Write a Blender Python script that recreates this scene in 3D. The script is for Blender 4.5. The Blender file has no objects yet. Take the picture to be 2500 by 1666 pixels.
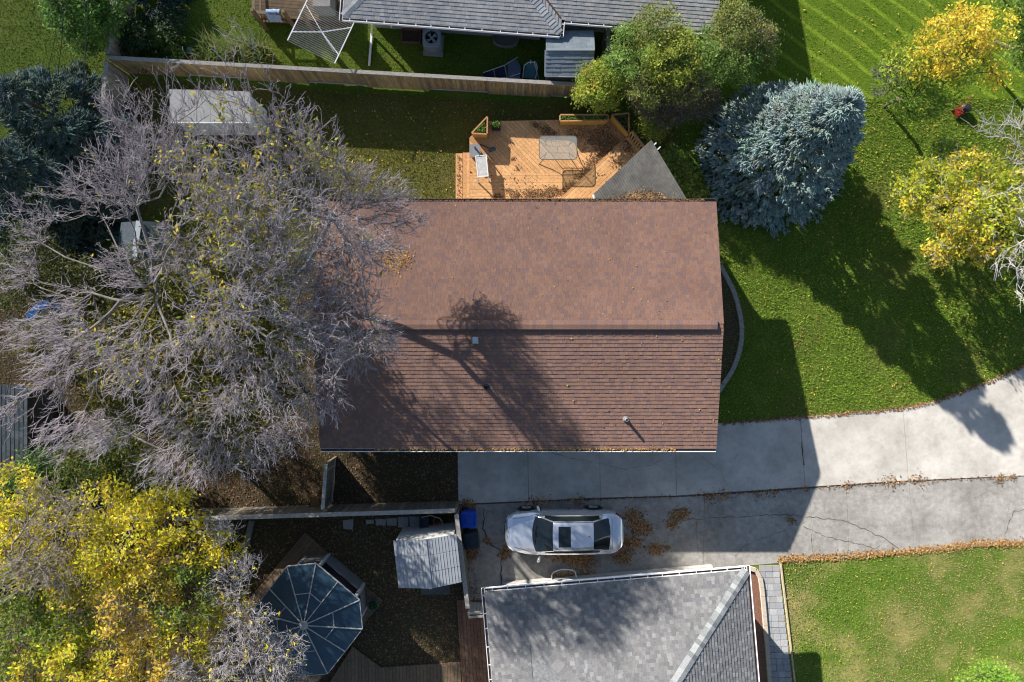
import bpy, math, random
import numpy as np
from mathutils import Vector, Matrix

R = math.radians
rnd = random.Random(7)
SC = bpy.context.scene
COL = SC.collection

# ------------------------------------------------------------------ camera, sky, sun, exposure
CAM_H = 28.0
cam = bpy.data.cameras.new('camera')
cam.sensor_width = 36.0
cam.lens = 24.0
cam.clip_end = 2000.0
cam_ob = bpy.data.objects.new('camera', cam)
cam_ob.location = (0, 0, CAM_H)
COL.objects.link(cam_ob)
SC.camera = cam_ob

SUN_EL = R(24.3)
SUN_AZ = math.atan2(-0.642, 0.767)            # sun stands towards (-x, +y)
SUN_STRENGTH = 5.0
SKY_STRENGTH = 0.080
EXPOSURE = 1.18

world = bpy.data.worlds.new('World')
SC.world = world
world.use_nodes = True
wn = world.node_tree.nodes
bg = wn['Background']
sky = wn.new('ShaderNodeTexSky')
sky.sky_type = 'NISHITA'
sky.sun_disc = False
sky.sun_elevation = SUN_EL
sky.sun_rotation = SUN_AZ
sky.air_density = 1.0
sky.dust_density = 0.6
world.node_tree.links.new(sky.outputs['Color'], bg.inputs['Color'])
bg.inputs['Strength'].default_value = SKY_STRENGTH

sun = bpy.data.lights.new('sun', 'SUN')
sun.energy = SUN_STRENGTH
sun.angle = R(0.55)
sun.color = (1.0, 0.94, 0.86)
sun_ob = bpy.data.objects.new('sun', sun)
to_sun = Vector((math.sin(SUN_AZ) * math.cos(SUN_EL), math.cos(SUN_AZ) * math.cos(SUN_EL), math.sin(SUN_EL)))
sun_ob.rotation_euler = to_sun.to_track_quat('Z', 'Y').to_euler()
sun_ob.location = (-30, 30, 40)
COL.objects.link(sun_ob)

SC.view_settings.view_transform = 'Standard'
SC.view_settings.look = 'None'
SC.view_settings.exposure = EXPOSURE
SC.view_settings.gamma = 1.0
SC.view_settings.use_curve_mapping = False
SC.render.engine = 'CYCLES'
SC.cycles.use_denoising = True
SC.cycles.filter_width = 1.15
SC.cycles.max_bounces = 6
SC.cycles.transparent_max_bounces = 8


def P(px, py, h=0.0):
    """survey point: photo pixel (2500 x 1666) seen at height h -> metres on the plot"""
    k = (CAM_H - h) / 1666.7
    return ((px - 1250.0) * k, (833.0 - py) * k, h)


def P2(px, py, h=0.0):
    p = P(px, py, h)
    return (p[0], p[1])


# ------------------------------------------------------------------ materials
MATS = {}


def new_mat(name):
    m = bpy.data.materials.new(name)
    m.use_nodes = True
    nt = m.node_tree
    b = nt.nodes['Principled BSDF']
    if 'Diffuse Roughness' in b.inputs:
        b.inputs['Diffuse Roughness'].default_value = 0.9
    return m, nt, b


def mat(name, col, rough=0.8, var=0.25, scale=6.0, metal=0.0, bump=0.0, bump_scale=None, detail=6.0,
        spec=0.3, col2=None, coords='Object', stretch=None, stain=0.0):
    """plain procedural material: two-scale noise between a darker and a lighter tone, optional relief"""
    if name in MATS:
        return MATS[name]
    m, nt, b = new_mat(name)
    N, L = nt.nodes, nt.links
    tc = N.new('ShaderNodeTexCoord')
    src = tc.outputs[coords]
    if coords == 'World':
        pass
    if stretch:
        mp = N.new('ShaderNodeMapping')
        mp.inputs['Scale'].default_value = stretch
        L.new(src, mp.inputs['Vector'])
        src = mp.outputs['Vector']
    nz = N.new('ShaderNodeTexNoise')
    nz.inputs['Scale'].default_value = scale
    nz.inputs['Detail'].default_value = detail
    nz.inputs['Roughness'].default_value = 0.65
    L.new(src, nz.inputs['Vector'])
    ramp = N.new('ShaderNodeValToRGB')
    c2 = col2 if col2 else col
    lo = tuple(max(0, c * (1 - var)) for c in col) + (1,)
    hi = tuple(min(1, c * (1 + var)) for c in c2) + (1,)
    ramp.color_ramp.elements[0].position = 0.32
    ramp.color_ramp.elements[0].color = lo
    ramp.color_ramp.elements[1].position = 0.70
    ramp.color_ramp.elements[1].color = hi
    L.new(nz.outputs['Fac'], ramp.inputs['Fac'])
    colour = ramp.outputs['Color']
    if stain:
        geo = N.new('ShaderNodeNewGeometry')
        for sc_, lo_, p0, p1 in ((0.55, 1 - stain, 0.36, 0.60), (3.5, 1 - stain * 0.5, 0.30, 0.52), (45.0, 1 - stain * 0.55, 0.30, 0.46)):
            ns = N.new('ShaderNodeTexNoise')
            ns.inputs['Scale'].default_value = sc_
            ns.inputs['Detail'].default_value = 7
            ns.inputs['Roughness'].default_value = 0.7
            L.new(geo.outputs['Position'], ns.inputs['Vector'])
            rs_ = N.new('ShaderNodeValToRGB')
            rs_.color_ramp.elements[0].position = p0
            rs_.color_ramp.elements[0].color = (lo_, lo_ * 0.99, lo_ * 0.97, 1)
            rs_.color_ramp.elements[1].position = p1
            L.new(ns.outputs['Fac'], rs_.inputs['Fac'])
            mm = N.new('ShaderNodeMixRGB')
            mm.blend_type = 'MULTIPLY'
            mm.inputs['Fac'].default_value = 1.0
            L.new(colour, mm.inputs['Color1'])
            L.new(rs_.outputs['Color'], mm.inputs['Color2'])
            colour = mm.outputs['Color']
    L.new(colour, b.inputs['Base Color'])
    b.inputs['Roughness'].default_value = rough
    b.inputs['Metallic'].default_value = metal
    b.inputs['Specular IOR Level'].default_value = spec
    if bump:
        n2 = N.new('ShaderNodeTexNoise')
        n2.inputs['Scale'].default_value = bump_scale or scale * 6
        n2.inputs['Detail'].default_value = 4
        L.new(src, n2.inputs['Vector'])
        bp = N.new('ShaderNodeBump')
        bp.inputs['Strength'].default_value = bump
        bp.inputs['Distance'].default_value = 0.02
        L.new(n2.outputs['Fac'], bp.inputs['Height'])
        L.new(bp.outputs['Normal'], b.inputs['Normal'])
    MATS[name] = m
    return m


def mat_tint(name, rough=0.85, var=0.25, scale=14.0, translucent=0.0, bump=0.0, spec=0.2, stretch=None, metal=0.0, broad=0.08):
    """colour comes from the per-piece attribute 'tint', broken up by noise"""
    if name in MATS:
        return MATS[name]
    m, nt, b = new_mat(name)
    N, L = nt.nodes, nt.links
    at = N.new('ShaderNodeAttribute')
    at.attribute_name = 'tint'
    tc = N.new('ShaderNodeTexCoord')
    geo = N.new('ShaderNodeNewGeometry')
    src = geo.outputs['Position']
    if stretch:
        mp = N.new('ShaderNodeMapping')
        mp.inputs['Scale'].default_value = stretch
        L.new(src, mp.inputs['Vector'])
        src = mp.outputs['Vector']
    nz = N.new('ShaderNodeTexNoise')
    nz.inputs['Scale'].default_value = scale
    nz.inputs['Detail'].default_value = 5
    L.new(src, nz.inputs['Vector'])
    mr = N.new('ShaderNodeMapRange')
    mr.inputs['From Min'].default_value = 0.3
    mr.inputs['From Max'].default_value = 0.7
    mr.inputs['To Min'].default_value = 1 - var
    mr.inputs['To Max'].default_value = 1 + var
    L.new(nz.outputs['Fac'], mr.inputs['Value'])
    mul = N.new('ShaderNodeVectorMath')
    mul.operation = 'SCALE'
    L.new(at.outputs['Color'], mul.inputs[0])
    nb_ = N.new('ShaderNodeTexNoise')
    nb_.inputs['Scale'].default_value = 0.7
    nb_.inputs['Detail'].default_value = 6
    nb_.inputs['Roughness'].default_value = 0.65
    L.new(geo.outputs['Position'], nb_.inputs['Vector'])
    mb_ = N.new('ShaderNodeMapRange')
    mb_.inputs['From Min'].default_value = 0.3
    mb_.inputs['From Max'].default_value = 0.7
    mb_.inputs['To Min'].default_value = 1 - broad
    mb_.inputs['To Max'].default_value = 1 + broad
    L.new(nb_.outputs['Fac'], mb_.inputs['Value'])
    mm_ = N.new('ShaderNodeMath')
    mm_.operation = 'MULTIPLY'
    L.new(mr.outputs['Result'], mm_.inputs[0])
    L.new(mb_.outputs['Result'], mm_.inputs[1])
    L.new(mm_.outputs['Value'], mul.inputs['Scale'])
    L.new(mul.outputs['Vector'], b.inputs['Base Color'])
    b.inputs['Roughness'].default_value = rough
    b.inputs['Metallic'].default_value = metal
    b.inputs['Specular IOR Level'].default_value = spec
    if bump:
        n2 = N.new('ShaderNodeTexNoise')
        n2.inputs['Scale'].default_value = scale * 5
        L.new(src, n2.inputs['Vector'])
        bp = N.new('ShaderNodeBump')
        bp.inputs['Strength'].default_value = bump
        bp.inputs['Distance'].default_value = 0.01
        L.new(n2.outputs['Fac'], bp.inputs['Height'])
        L.new(bp.outputs['Normal'], b.inputs['Normal'])
    if translucent:
        tr = N.new('ShaderNodeBsdfTranslucent')
        L.new(mul.outputs['Vector'], tr.inputs['Color'])
        mx = N.new('ShaderNodeMixShader')
        mx.inputs['Fac'].default_value = translucent
        out = N['Material Output']
        L.new(b.outputs['BSDF'], mx.inputs[1])
        L.new(tr.outputs['BSDF'], mx.inputs[2])
        L.new(mx.outputs['Shader'], out.inputs['Surface'])
    MATS[name] = m
    return m


# ------------------------------------------------------------------ mesh tools
def mesh_np(name, V, F, tint=None, smooth=False):
    """mesh from arrays; F is (n,3) or (n,4); tint is (nverts,3)"""
    V = np.asarray(V, dtype=np.float32)
    F = np.asarray(F, dtype=np.int32)
    k = F.shape[1]
    me = bpy.data.meshes.new(name)
    me.vertices.add(len(V))
    me.vertices.foreach_set('co', V.ravel())
    me.loops.add(F.size)
    me.loops.foreach_set('vertex_index', F.ravel())
    me.polygons.add(len(F))
    me.polygons.foreach_set('loop_start', np.arange(0, F.size, k, dtype=np.int32))
    me.polygons.foreach_set('loop_total', np.full(len(F), k, dtype=np.int32))
    if smooth:
        me.polygons.foreach_set('use_smooth', np.ones(len(F), dtype=bool))
    if tint is not None:
        a = me.attributes.new('tint', 'FLOAT_COLOR', 'POINT')
        t = np.ones((len(V), 4), dtype=np.float32)
        t[:, :3] = tint
        a.data.foreach_set('color', t.ravel())
    me.update(calc_edges=True)
    return me


class MB:
    """collects simple solids; build() turns them into ONE mesh object"""

    def __init__(self):
        self.v, self.f, self.c = [], [], []

    def add(self, vs, fs, col=None):
        o = len(self.v)
        self.v += [tuple(p) for p in vs]
        self.f += [tuple(i + o for i in f) for f in fs]
        if col is not None:
            self.c += [col] * len(vs)
        return self

    def box(self, c, s, rz=0.0, col=None):
        cx, cy, cz = c
        hx, hy, hz = s[0] / 2, s[1] / 2, s[2] / 2
        ca, sa = math.cos(rz), math.sin(rz)
        vs = []
        for z in (-hz, hz):
            for x, y in ((-hx, -hy), (hx, -hy), (hx, hy), (-hx, hy)):
                vs.append((cx + x * ca - y * sa, cy + x * sa + y * ca, cz + z))
        return self.add(vs, [(3, 2, 1, 0), (4, 5, 6, 7), (0, 1, 5, 4), (1, 2, 6, 5), (2, 3, 7, 6), (3, 0, 4, 7)], col)

    def beam(self, a, b, w, h, up=(0, 0, 1), col=None):
        a, b, up = Vector(a), Vector(b), Vector(up)
        d = (b - a).normalized()
        s = d.cross(up)
        if s.length < 1e-4:
            s = d.cross(Vector((1, 0, 0)))
        s.normalize()
        u = s.cross(d).normalized()
        vs = []
        for p in (a, b):
            for i, j in ((-1, -1), (1, -1), (1, 1), (-1, 1)):
                vs.append(p + s * (i * w / 2) + u * (j * h / 2))
        return self.add(vs, [(3, 2, 1, 0), (4, 5, 6, 7), (0, 1, 5, 4), (1, 2, 6, 5), (2, 3, 7, 6), (3, 0, 4, 7)], col)

    def prism(self, poly, z0, z1, col=None):
        """poly: xy points; z0/z1 numbers or functions of (x, y)"""
        n = len(poly)
        if n < 3:
            return self
        ar = sum(poly[i][0] * poly[(i + 1) % n][1] - poly[(i + 1) % n][0] * poly[i][1] for i in range(n))
        if ar < 0:
            poly = poly[::-1]
        f0 = z0 if callable(z0) else (lambda x, y: z0)
        f1 = z1 if callable(z1) else (lambda x, y: z1)
        vs = [(x, y, f0(x, y)) for x, y in poly] + [(x, y, f1(x, y)) for x, y in poly]
        fs = [tuple(range(n - 1, -1, -1)), tuple(range(n, 2 * n))]
        for i in range(n):
            j = (i + 1) % n
            fs.append((i, j, n + j, n + i))
        return self.add(vs, fs, col)

    def tube(self, pts, r, n=8, cap=True, col=None):
        pts = [Vector(p) for p in pts]
        rs = r if isinstance(r, (list, tuple)) else [r] * len(pts)
        vs, fs = [], []
        prev = None
        for i, p in enumerate(pts):
            d = (pts[min(i + 1, len(pts) - 1)] - pts[max(i - 1, 0)]).normalized()
            ref = Vector((0, 0, 1)) if abs(d.z) < 0.9 else Vector((1, 0, 0))
            s = d.cross(ref).normalized()
            u = s.cross(d).normalized()
            for k in range(n):
                a = 2 * math.pi * k / n
                vs.append(p + (s * math.cos(a) + u * math.sin(a)) * rs[i])
        for i in range(len(pts) - 1):
            for k in range(n):
                k2 = (k + 1) % n
                fs.append((i * n + k, i * n + k2, (i + 1) * n + k2, (i + 1) * n + k))
        if cap:
            fs.append(tuple(range(n - 1, -1, -1)))
            fs.append(tuple(range((len(pts) - 1) * n, len(pts) * n)))
        return self.add(vs, fs, col)

    def lathe(self, prof, c, n=20, col=None):
        """prof: list of (radius, z) bottom to top"""
        vs, fs = [], []
        for r, z in prof:
            for k in range(n):
                a = 2 * math.pi * k / n
                vs.append((c[0] + r * math.cos(a), c[1] + r * math.sin(a), c[2] + z))
        for i in range(len(prof) - 1):
            for k in range(n):
                k2 = (k + 1) % n
                fs.append((i * n + k, i * n + k2, (i + 1) * n + k2, (i + 1) * n + k))
        fs.append(tuple(range(n - 1, -1, -1)))
        fs.append(tuple(range((len(prof) - 1) * n, len(prof) * n)))
        return self.add(vs, fs, col)

    def mesh(self, name, off=(0, 0, 0), smooth=False):
        me = bpy.data.meshes.new(name)
        ox, oy, oz = off
        me.from_pydata([(x - ox, y - oy, z - oz) for x, y, z in self.v], [], self.f)
        if smooth:
            me.polygons.foreach_set('use_smooth', [True] * len(me.polygons))
        if self.c and len(self.c) == len(self.v):
            a = me.attributes.new('tint', 'FLOAT_COLOR', 'POINT')
            flat = []
            for c in self.c:
                flat += [c[0], c[1], c[2], 1.0]
            a.data.foreach_set('color', flat)
        me.update()
        return me


ORIGIN = {}


def org(o):
    return ORIGIN.get(o.name, (0, 0, 0)) if o else (0, 0, 0)


def tag(o, label=None, cat=None, group=None, kind=None):
    if label:
        o['label'] = label
    if cat:
        o['category'] = cat
    if group:
        o['group'] = group
    if kind:
        o['kind'] = kind
    return o


def thing(name, label, cat, loc, group=None):
    o = bpy.data.objects.new(name, None)
    o.empty_display_size = 0.2
    o.location = loc
    COL.objects.link(o)
    ORIGIN[o.name] = tuple(loc)
    return tag(o, label, cat, group)


def link(name, me, m, parent=None):
    """mesh is in plot coordinates minus org(parent)"""
    o = bpy.data.objects.new(name, me)
    if m and not me.materials:
        me.materials.append(m)
    COL.objects.link(o)
    if parent:
        o.parent = parent
        ORIGIN[o.name] = org(parent)
    return o


def part(name, mb, m, parent, smooth=False, label=None, kind=None):
    o = link(name, mb.mesh(name, org(parent), smooth), m, parent)
    if label:
        o['label'] = label
    if kind:
        o['kind'] = kind
    return o


def part_np(name, V, F, m, parent, tint=None, smooth=False, kind=None):
    V = np.asarray(V, dtype=np.float32) - np.array(org(parent), dtype=np.float32)
    o = link(name, mesh_np(name, V, F, tint, smooth), m, parent)
    if kind:
        o['kind'] = kind
    return o


def solo(name, mb, m, label=None, cat=None, loc=(0, 0, 0), group=None, kind=None, smooth=False):
    o = link(name, mb.mesh(name, loc, smooth), m)
    o.location = loc
    ORIGIN[o.name] = tuple(loc)
    return tag(o, label, cat, group, kind)


def place(name, me, m, parent, pos, basis=None, scale=(1, 1, 1)):
    """a repeated piece sharing mesh data; pos in plot coordinates"""
    o = bpy.data.objects.new(name, me)
    if m and not me.materials:
        me.materials.append(m)
    COL.objects.link(o)
    o.parent = parent
    p = Vector(pos) - Vector(org(parent))
    if basis is not None:
        M = Matrix((basis[0], basis[1], basis[2])).transposed().to_4x4()
    else:
        M = Matrix.Identity(4)
    M = Matrix.Translation(p) @ M @ Matrix.Diagonal((*scale, 1))
    o.matrix_local = M
    return o


def clip_half(poly, a, b, c):
    """keep a*x + b*y <= c"""
    out = []
    n = len(poly)
    for i in range(n):
        p, q = poly[i], poly[(i + 1) % n]
        dp, dq = a * p[0] + b * p[1] - c, a * q[0] + b * q[1] - c
        if dp <= 0:
            out.append(p)
        if (dp < 0 < dq) or (dq < 0 < dp):
            t = dp / (dp - dq)
            out.append((p[0] + (q[0] - p[0]) * t, p[1] + (q[1] - p[1]) * t))
    return out


def area(poly):
    n = len(poly)
    return 0.5 * sum(poly[i][0] * poly[(i + 1) % n][1] - poly[(i + 1) % n][0] * poly[i][1] for i in range(n))


def clip_convex(poly, conv):
    if area(conv) < 0:
        conv = conv[::-1]
    n = len(conv)
    for i in range(n):
        (x0, y0), (x1, y1) = conv[i], conv[(i + 1) % n]
        a, b = (y1 - y0), -(x1 - x0)
        poly = clip_half(poly, a, b, a * x0 + b * y0)
        if len(poly) < 3:
            return []
    return poly


def inside(px, py, poly):
    res = np.zeros(len(px), dtype=bool)
    n = len(poly)
    j = n - 1
    for i in range(n):
        xi, yi = poly[i]
        xj, yj = poly[j]
        if yi != yj:
            c = ((yi > py) != (yj > py)) & (px < (xj - xi) * (py - yi) / (yj - yi) + xi)
            res ^= c
        j = i
    return res


def scatter(poly, n, rng, exclude=()):
    xs = [p[0] for p in poly]
    ys = [p[1] for p in poly]
    x = rng.uniform(min(xs), max(xs), n)
    y = rng.uniform(min(ys), max(ys), n)
    k = inside(x, y, poly)
    for e in exclude:
        k &= ~inside(x, y, e)
    return x[k], y[k]


def vnoise(x, y, s, seed=0):
    """cheap smooth noise in about -1..1"""
    r = np.random.RandomState(seed)
    v = np.zeros_like(x)
    for i in range(6):
        a = r.uniform(0, 2 * math.pi)
        k = s * r.uniform(0.6, 1.7)
        v += np.sin((x * math.cos(a) + y * math.sin(a)) * k + r.uniform(0, 6.28))
    return v / 3.0


def leaves_np(c, d, nrm, ln, wd):
    """diamond leaves: centre c, axis d, normal nrm (n,3), length ln and width wd (n,)"""
    s = np.cross(d, nrm)
    s /= np.maximum(np.linalg.norm(s, axis=1, keepdims=True), 1e-6)
    a = c - d * (ln * 0.5)[:, None]
    b = c + s * (wd * 0.5)[:, None] - nrm * (wd * 0.12)[:, None]
    e = c + d * (ln * 0.5)[:, None]
    f = c - s * (wd * 0.5)[:, None] - nrm * (wd * 0.12)[:, None]
    V = np.stack([a, b, e, f], axis=1).reshape(-1, 3)
    F = np.arange(len(V)).reshape(-1, 4)
    return V, F


def unit(v):
    return v / np.maximum(np.linalg.norm(v, axis=1, keepdims=True), 1e-6)


def pick(rng, pal, n, jit=0.18):
    pal = np.array(pal)
    c = pal[rng.randint(0, len(pal), n)]
    return np.clip(c * (1 + rng.uniform(-jit, jit, (n, 1))) * (1 + rng.uniform(-0.06, 0.06, (n, 3))), 0, 1)


def frusta(p0, p1, r0, r1, n):
    d = unit(p1 - p0)
    ref = np.tile(np.array([[0, 0, 1.0]]), (len(d), 1))
    ref[np.abs(d[:, 2]) > 0.9] = (1, 0, 0)
    a = unit(np.cross(d, ref))
    b = np.cross(a, d)
    rings = []
    for p, r in ((p0, r0), (p1, r1)):
        for k in range(n):
            t = 2 * math.pi * k / n
            rings.append(p + (a * math.cos(t) + b * math.sin(t)) * r[:, None])
    V = np.stack(rings, axis=1).reshape(-1, 3)
    base = np.arange(len(d))[:, None] * (2 * n)
    fs = []
    for k in range(n):
        k2 = (k + 1) % n
        fs.append(np.concatenate([base + k, base + k2, base + n + k2, base + n + k], axis=1))
    F = np.stack(fs, axis=1).reshape(-1, 4)
    return V, F


def joinVF(parts):
    Vs, Fs, o = [], [], 0
    for V, F in parts:
        Vs.append(V)
        Fs.append(F + o)
        o += len(V)
    return np.concatenate(Vs), np.concatenate(Fs)


# ------------------------------------------------------------------ ground, yards, drives
GRASS_T = mat_tint('grass_blades', rough=0.8, var=0.2, scale=2.0, translucent=0.25)
LEAF_T = mat_tint('fallen_leaves', rough=0.8, var=0.15, scale=9.0, translucent=0.15)


def lawn_mat(name, dark, light, dry, dry_amt=0.5, stripes=False):
    m, nt, b = new_mat(name)
    N, L = nt.nodes, nt.links
    geo = N.new('ShaderNodeNewGeometry')
    n1 = N.new('ShaderNodeTexNoise')
    n1.inputs['Scale'].default_value = 9.0
    n1.inputs['Detail'].default_value = 10
    n1.inputs['Roughness'].default_value = 0.75
    L.new(geo.outputs['Position'], n1.inputs['Vector'])
    r1 = N.new('ShaderNodeValToRGB')
    r1.color_ramp.elements[0].position = 0.35
    r1.color_ramp.elements[0].color = (*dark, 1)
    r1.color_ramp.elements[1].position = 0.66
    r1.color_ramp.elements[1].color = (*light, 1)
    L.new(n1.outputs['Fac'], r1.inputs['Fac'])
    n2 = N.new('ShaderNodeTexNoise')
    n2.inputs['Scale'].default_value = 0.55
    n2.inputs['Detail'].default_value = 6
    n2.inputs['Roughness'].default_value = 0.6
    L.new(geo.outputs['Position'], n2.inputs['Vector'])
    r2 = N.new('ShaderNodeValToRGB')
    r2.color_ramp.elements[0].position = 0.46
    r2.color_ramp.elements[0].color = (0, 0, 0, 1)
    r2.color_ramp.elements[1].position = 0.72
    r2.color_ramp.elements[1].color = (dry_amt, dry_amt, dry_amt, 1)
    L.new(n2.outputs['Fac'], r2.inputs['Fac'])
    mx = N.new('ShaderNodeMixRGB')
    mx.inputs['Color2'].default_value = (*dry, 1)
    L.new(r2.outputs['Color'], mx.inputs['Fac'])
    L.new(r1.outputs['Color'], mx.inputs['Color1'])
    out = mx.outputs['Color']
    if stripes:
        mp = N.new('ShaderNodeMapping')
        mp.inputs['Rotation'].default_value = (0, 0, R(37))
        L.new(geo.outputs['Position'], mp.inputs['Vector'])
        w = N.new('ShaderNodeTexWave')
        w.wave_type = 'BANDS'
        w.bands_direction = 'Y'
        w.inputs['Scale'].default_value = 0.42
        w.inputs['Distortion'].default_value = 1.6
        w.inputs['Detail'].default_value = 4
        L.new(mp.outputs['Vector'], w.inputs['Vector'])
        r3 = N.new('ShaderNodeValToRGB')
        r3.color_ramp.elements[0].position = 0.80
        r3.color_ramp.elements[0].color = (0.85, 0.88, 0.85, 1)
        r3.color_ramp.elements[1].position = 1.0
        r3.color_ramp.elements[1].color = (1.55, 1.45, 1.5, 1)
        L.new(w.outputs['Fac'], r3.inputs['Fac'])
        m2 = N.new('ShaderNodeMixRGB')
        m2.blend_type = 'MULTIPLY'
        m2.inputs['Fac'].default_value = 1.0
        L.new(out, m2.inputs['Color1'])
        L.new(r3.outputs['Color'], m2.inputs['Color2'])
        out = m2.outputs['Color']
    L.new(out, b.inputs['Base Color'])
    b.inputs['Roughness'].default_value = 0.95
    b.inputs['Specular IOR Level'].default_value = 0.1
    n4 = N.new('ShaderNodeTexNoise')
    n4.inputs['Scale'].default_value = 22.0
    n4.inputs['Detail'].default_value = 6
    L.new(geo.outputs['Position'], n4.inputs['Vector'])
    bp = N.new('ShaderNodeBump')
    bp.inputs['Strength'].default_value = 0.7
    bp.inputs['Distance'].default_value = 0.05
    L.new(n4.outputs['Fac'], bp.inputs['Height'])
    L.new(bp.outputs['Normal'], b.inputs['Normal'])
    MATS[name] = m
    return m


def sheet(name, poly, z, m, kind='structure'):
    n = len(poly)
    if area(poly) < 0:
        poly = poly[::-1]
    me = bpy.data.meshes.new(name)
    me.from_pydata([(x, y, z) for x, y in poly], [], [tuple(range(n))])
    o = link(name, me, m)
    o['kind'] = kind
    return o


M_LAWN = lawn_mat('lawn_green', (0.050, 0.090, 0.012), (0.135, 0.205, 0.022), (0.20, 0.20, 0.045), 0.5)
M_MOWN = lawn_mat('lawn_mown', (0.075, 0.135, 0.012), (0.155, 0.235, 0.018), (0.19, 0.25, 0.03), 0.4, True)
M_OLIVE = lawn_mat('lawn_olive', (0.065, 0.072, 0.016), (0.180, 0.175, 0.034), (0.17, 0.14, 0.05), 0.6)
M_PATCHY = lawn_mat('lawn_patchy', (0.055, 0.105, 0.014), (0.125, 0.190, 0.026), (0.30, 0.255, 0.10), 1.0)
M_LITTER = lawn_mat('leaf_strewn_soil', (0.040, 0.031, 0.018), (0.095, 0.072, 0.042), (0.060, 0.062, 0.026), 0.8)
M_MULCH = mat('dark_mulch', (0.10, 0.062, 0.045), 0.95, 0.5, 18, bump=0.8)

sheet('ground', [(-300, -300), (300, -300), (300, 300), (-300, 300)], 0.0, M_LAWN)
POLY_FRONT = [P2(*q) for q in ((1560, 500), (1500, 240), (2500, 240), (2700, 230), (2700, 840), (2496, 897), (2396, 939), (2285, 980),
                               (2198, 998), (1969, 1018), (1759, 1034), (1690, 1034), (1690, 500))]
POLY_MOWN = [P2(*q) for q in ((1700, -300), (2700, -300), (2700, 235), (2090, 250), (1700, 250))]
POLY_OLIVE = [P2(*q) for q in ((290, 195), (900, 228), (1480, 262), (1640, 300), (1700, 520), (780, 545), (780, 640), (300, 640))]
POLY_NORTH = [P2(*q) for q in ((270, -300), (1700, -300), (1700, 222), (1330, 225), (290, 175), (270, 150))]
POLY_WEST = [P2(*q) for q in ((-300, 640), (830, 640), (830, 1040), (1119, 1040), (1119, 1245), (1000, 1262), (-300, 1290))]
POLY_SOUTH = [P2(*q) for q in ((-300, 1291), (1000, 1263), (1125, 1255), (1190, 1520), (1220, 2000), (-300, 2000))]
POLY_SE = [P2(*q) for q in ((1904, 1368), (2216, 1349), (2388, 1328), (2700, 1315), (2700, 2000), (1960, 2000))]
sheet('mown_lawn', POLY_MOWN, 0.004, M_MOWN)
sheet('back_lawn', POLY_OLIVE, 0.004, M_OLIVE)
sheet('leafy_yard', POLY_WEST, 0.008, M_LITTER)
sheet('garden_yard', POLY_SOUTH, 0.008, M_LITTER)
sheet('patchy_lawn', POLY_SE, 0.004, M_PATCHY)

# --- drives: each slab is a piece
M_CONC = mat('pale_concrete', (0.505, 0.48, 0.44), 0.85, 0.08, 2.2, bump=0.25, bump_scale=60, detail=10, stain=0.26)
M_CONC_OLD = mat('old_concrete', (0.345, 0.33, 0.305), 0.9, 0.20, 5.0, bump=0.5, bump_scale=70, detail=12, stain=0.34)
M_CRACK = mat('crack_dirt', (0.075, 0.066, 0.056), 0.95, 0.4, 20)


def inset(poly, g):
    cx = sum(p[0] for p in poly) / len(poly)
    out = []
    n = len(poly)
    if area(poly) < 0:
        poly = poly[::-1]
    q = poly
    res = q
    for i in range(n):
        (x0, y0), (x1, y1) = poly[i], poly[(i + 1) % n]
        l = math.hypot(x1 - x0, y1 - y0)
        if l < 1e-6:
            continue
        a, b = (y1 - y0) / l, -(x1 - x0) / l
        res = clip_half(res, a, b, a * x0 + b * y0 - g)
    return res


up_top = [(1116, 1030), (1288, 1030), (1464, 1030), (1648, 1030), (1759, 1034), (1860, 1028), (1953, 1018), (2080, 1009), (2204, 998), (2285, 980), (2340, 961), (2396, 939), (2496, 897), (2580, 858)]
up_bot = [(1119, 1230), (1290, 1223), (1465, 1215), (1651, 1210), (1965, 1189), (2217, 1173), (2620, 1156)]
drive_up = thing('concrete_driveway', None, None, (*P2(1700, 1120), 0))
drive_up['kind'] = 'structure'
for (a, b), (c, d) in (((0, 1), (0, 1)), ((1, 2), (1, 2)), ((2, 3), (2, 3)), ((3, 6), (3, 4)), ((6, 8), (4, 5)), ((8, 13), (5, 6))):
    top = [P2(*up_top[i]) for i in range(a, b + 1)]
    bot = [P2(*up_bot[i]) for i in range(d, c - 1, -1)]
    g = 0.009
    top[0] = (top[0][0] + g, top[0][1])
    top[-1] = (top[-1][0] - g, top[-1][1])
    bot[0] = (bot[0][0] - g, bot[0][1])
    bot[-1] = (bot[-1][0] + g, bot[-1][1])
    part('slab', MB().prism(top + bot, -0.06, 0.035 + rnd.uniform(-0.004, 0.004)), M_CONC, drive_up)
sheet('seam_soil', [P2(1119, 1225), P2(1650, 1203), P2(2000, 1180), P2(2600, 1150), P2(2600, 1170), P2(2000, 1200), P2(1650, 1220), P2(1119, 1245)], 0.011, M_CRACK)
low_top = [(1119, 1234), (1465, 1219), (1720, 1211), (1975, 1193), (2066, 1187), (2219, 1177), (2476, 1164), (2620, 1159)]
low_bot = [(1150, 1480), (1465, 1450), (1717, 1390), (1990, 1368), (2073, 1362), (2233, 1349), (2447, 1330), (2620, 1322)]
drive_low = thing('old_driveway', None, None, (*P2(1700, 1280), 0))
drive_low['kind'] = 'structure'
for i in range(len(low_top) - 1):
    poly = [P2(*low_top[i]), P2(*low_top[i + 1]), P2(*low_bot[i + 1]), P2(*low_bot[i])]
    part('slab', MB().prism(inset(poly, 0.006), -0.06, 0.016 + rnd.uniform(-0.003, 0.003)), M_CONC_OLD, drive_low)


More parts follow.
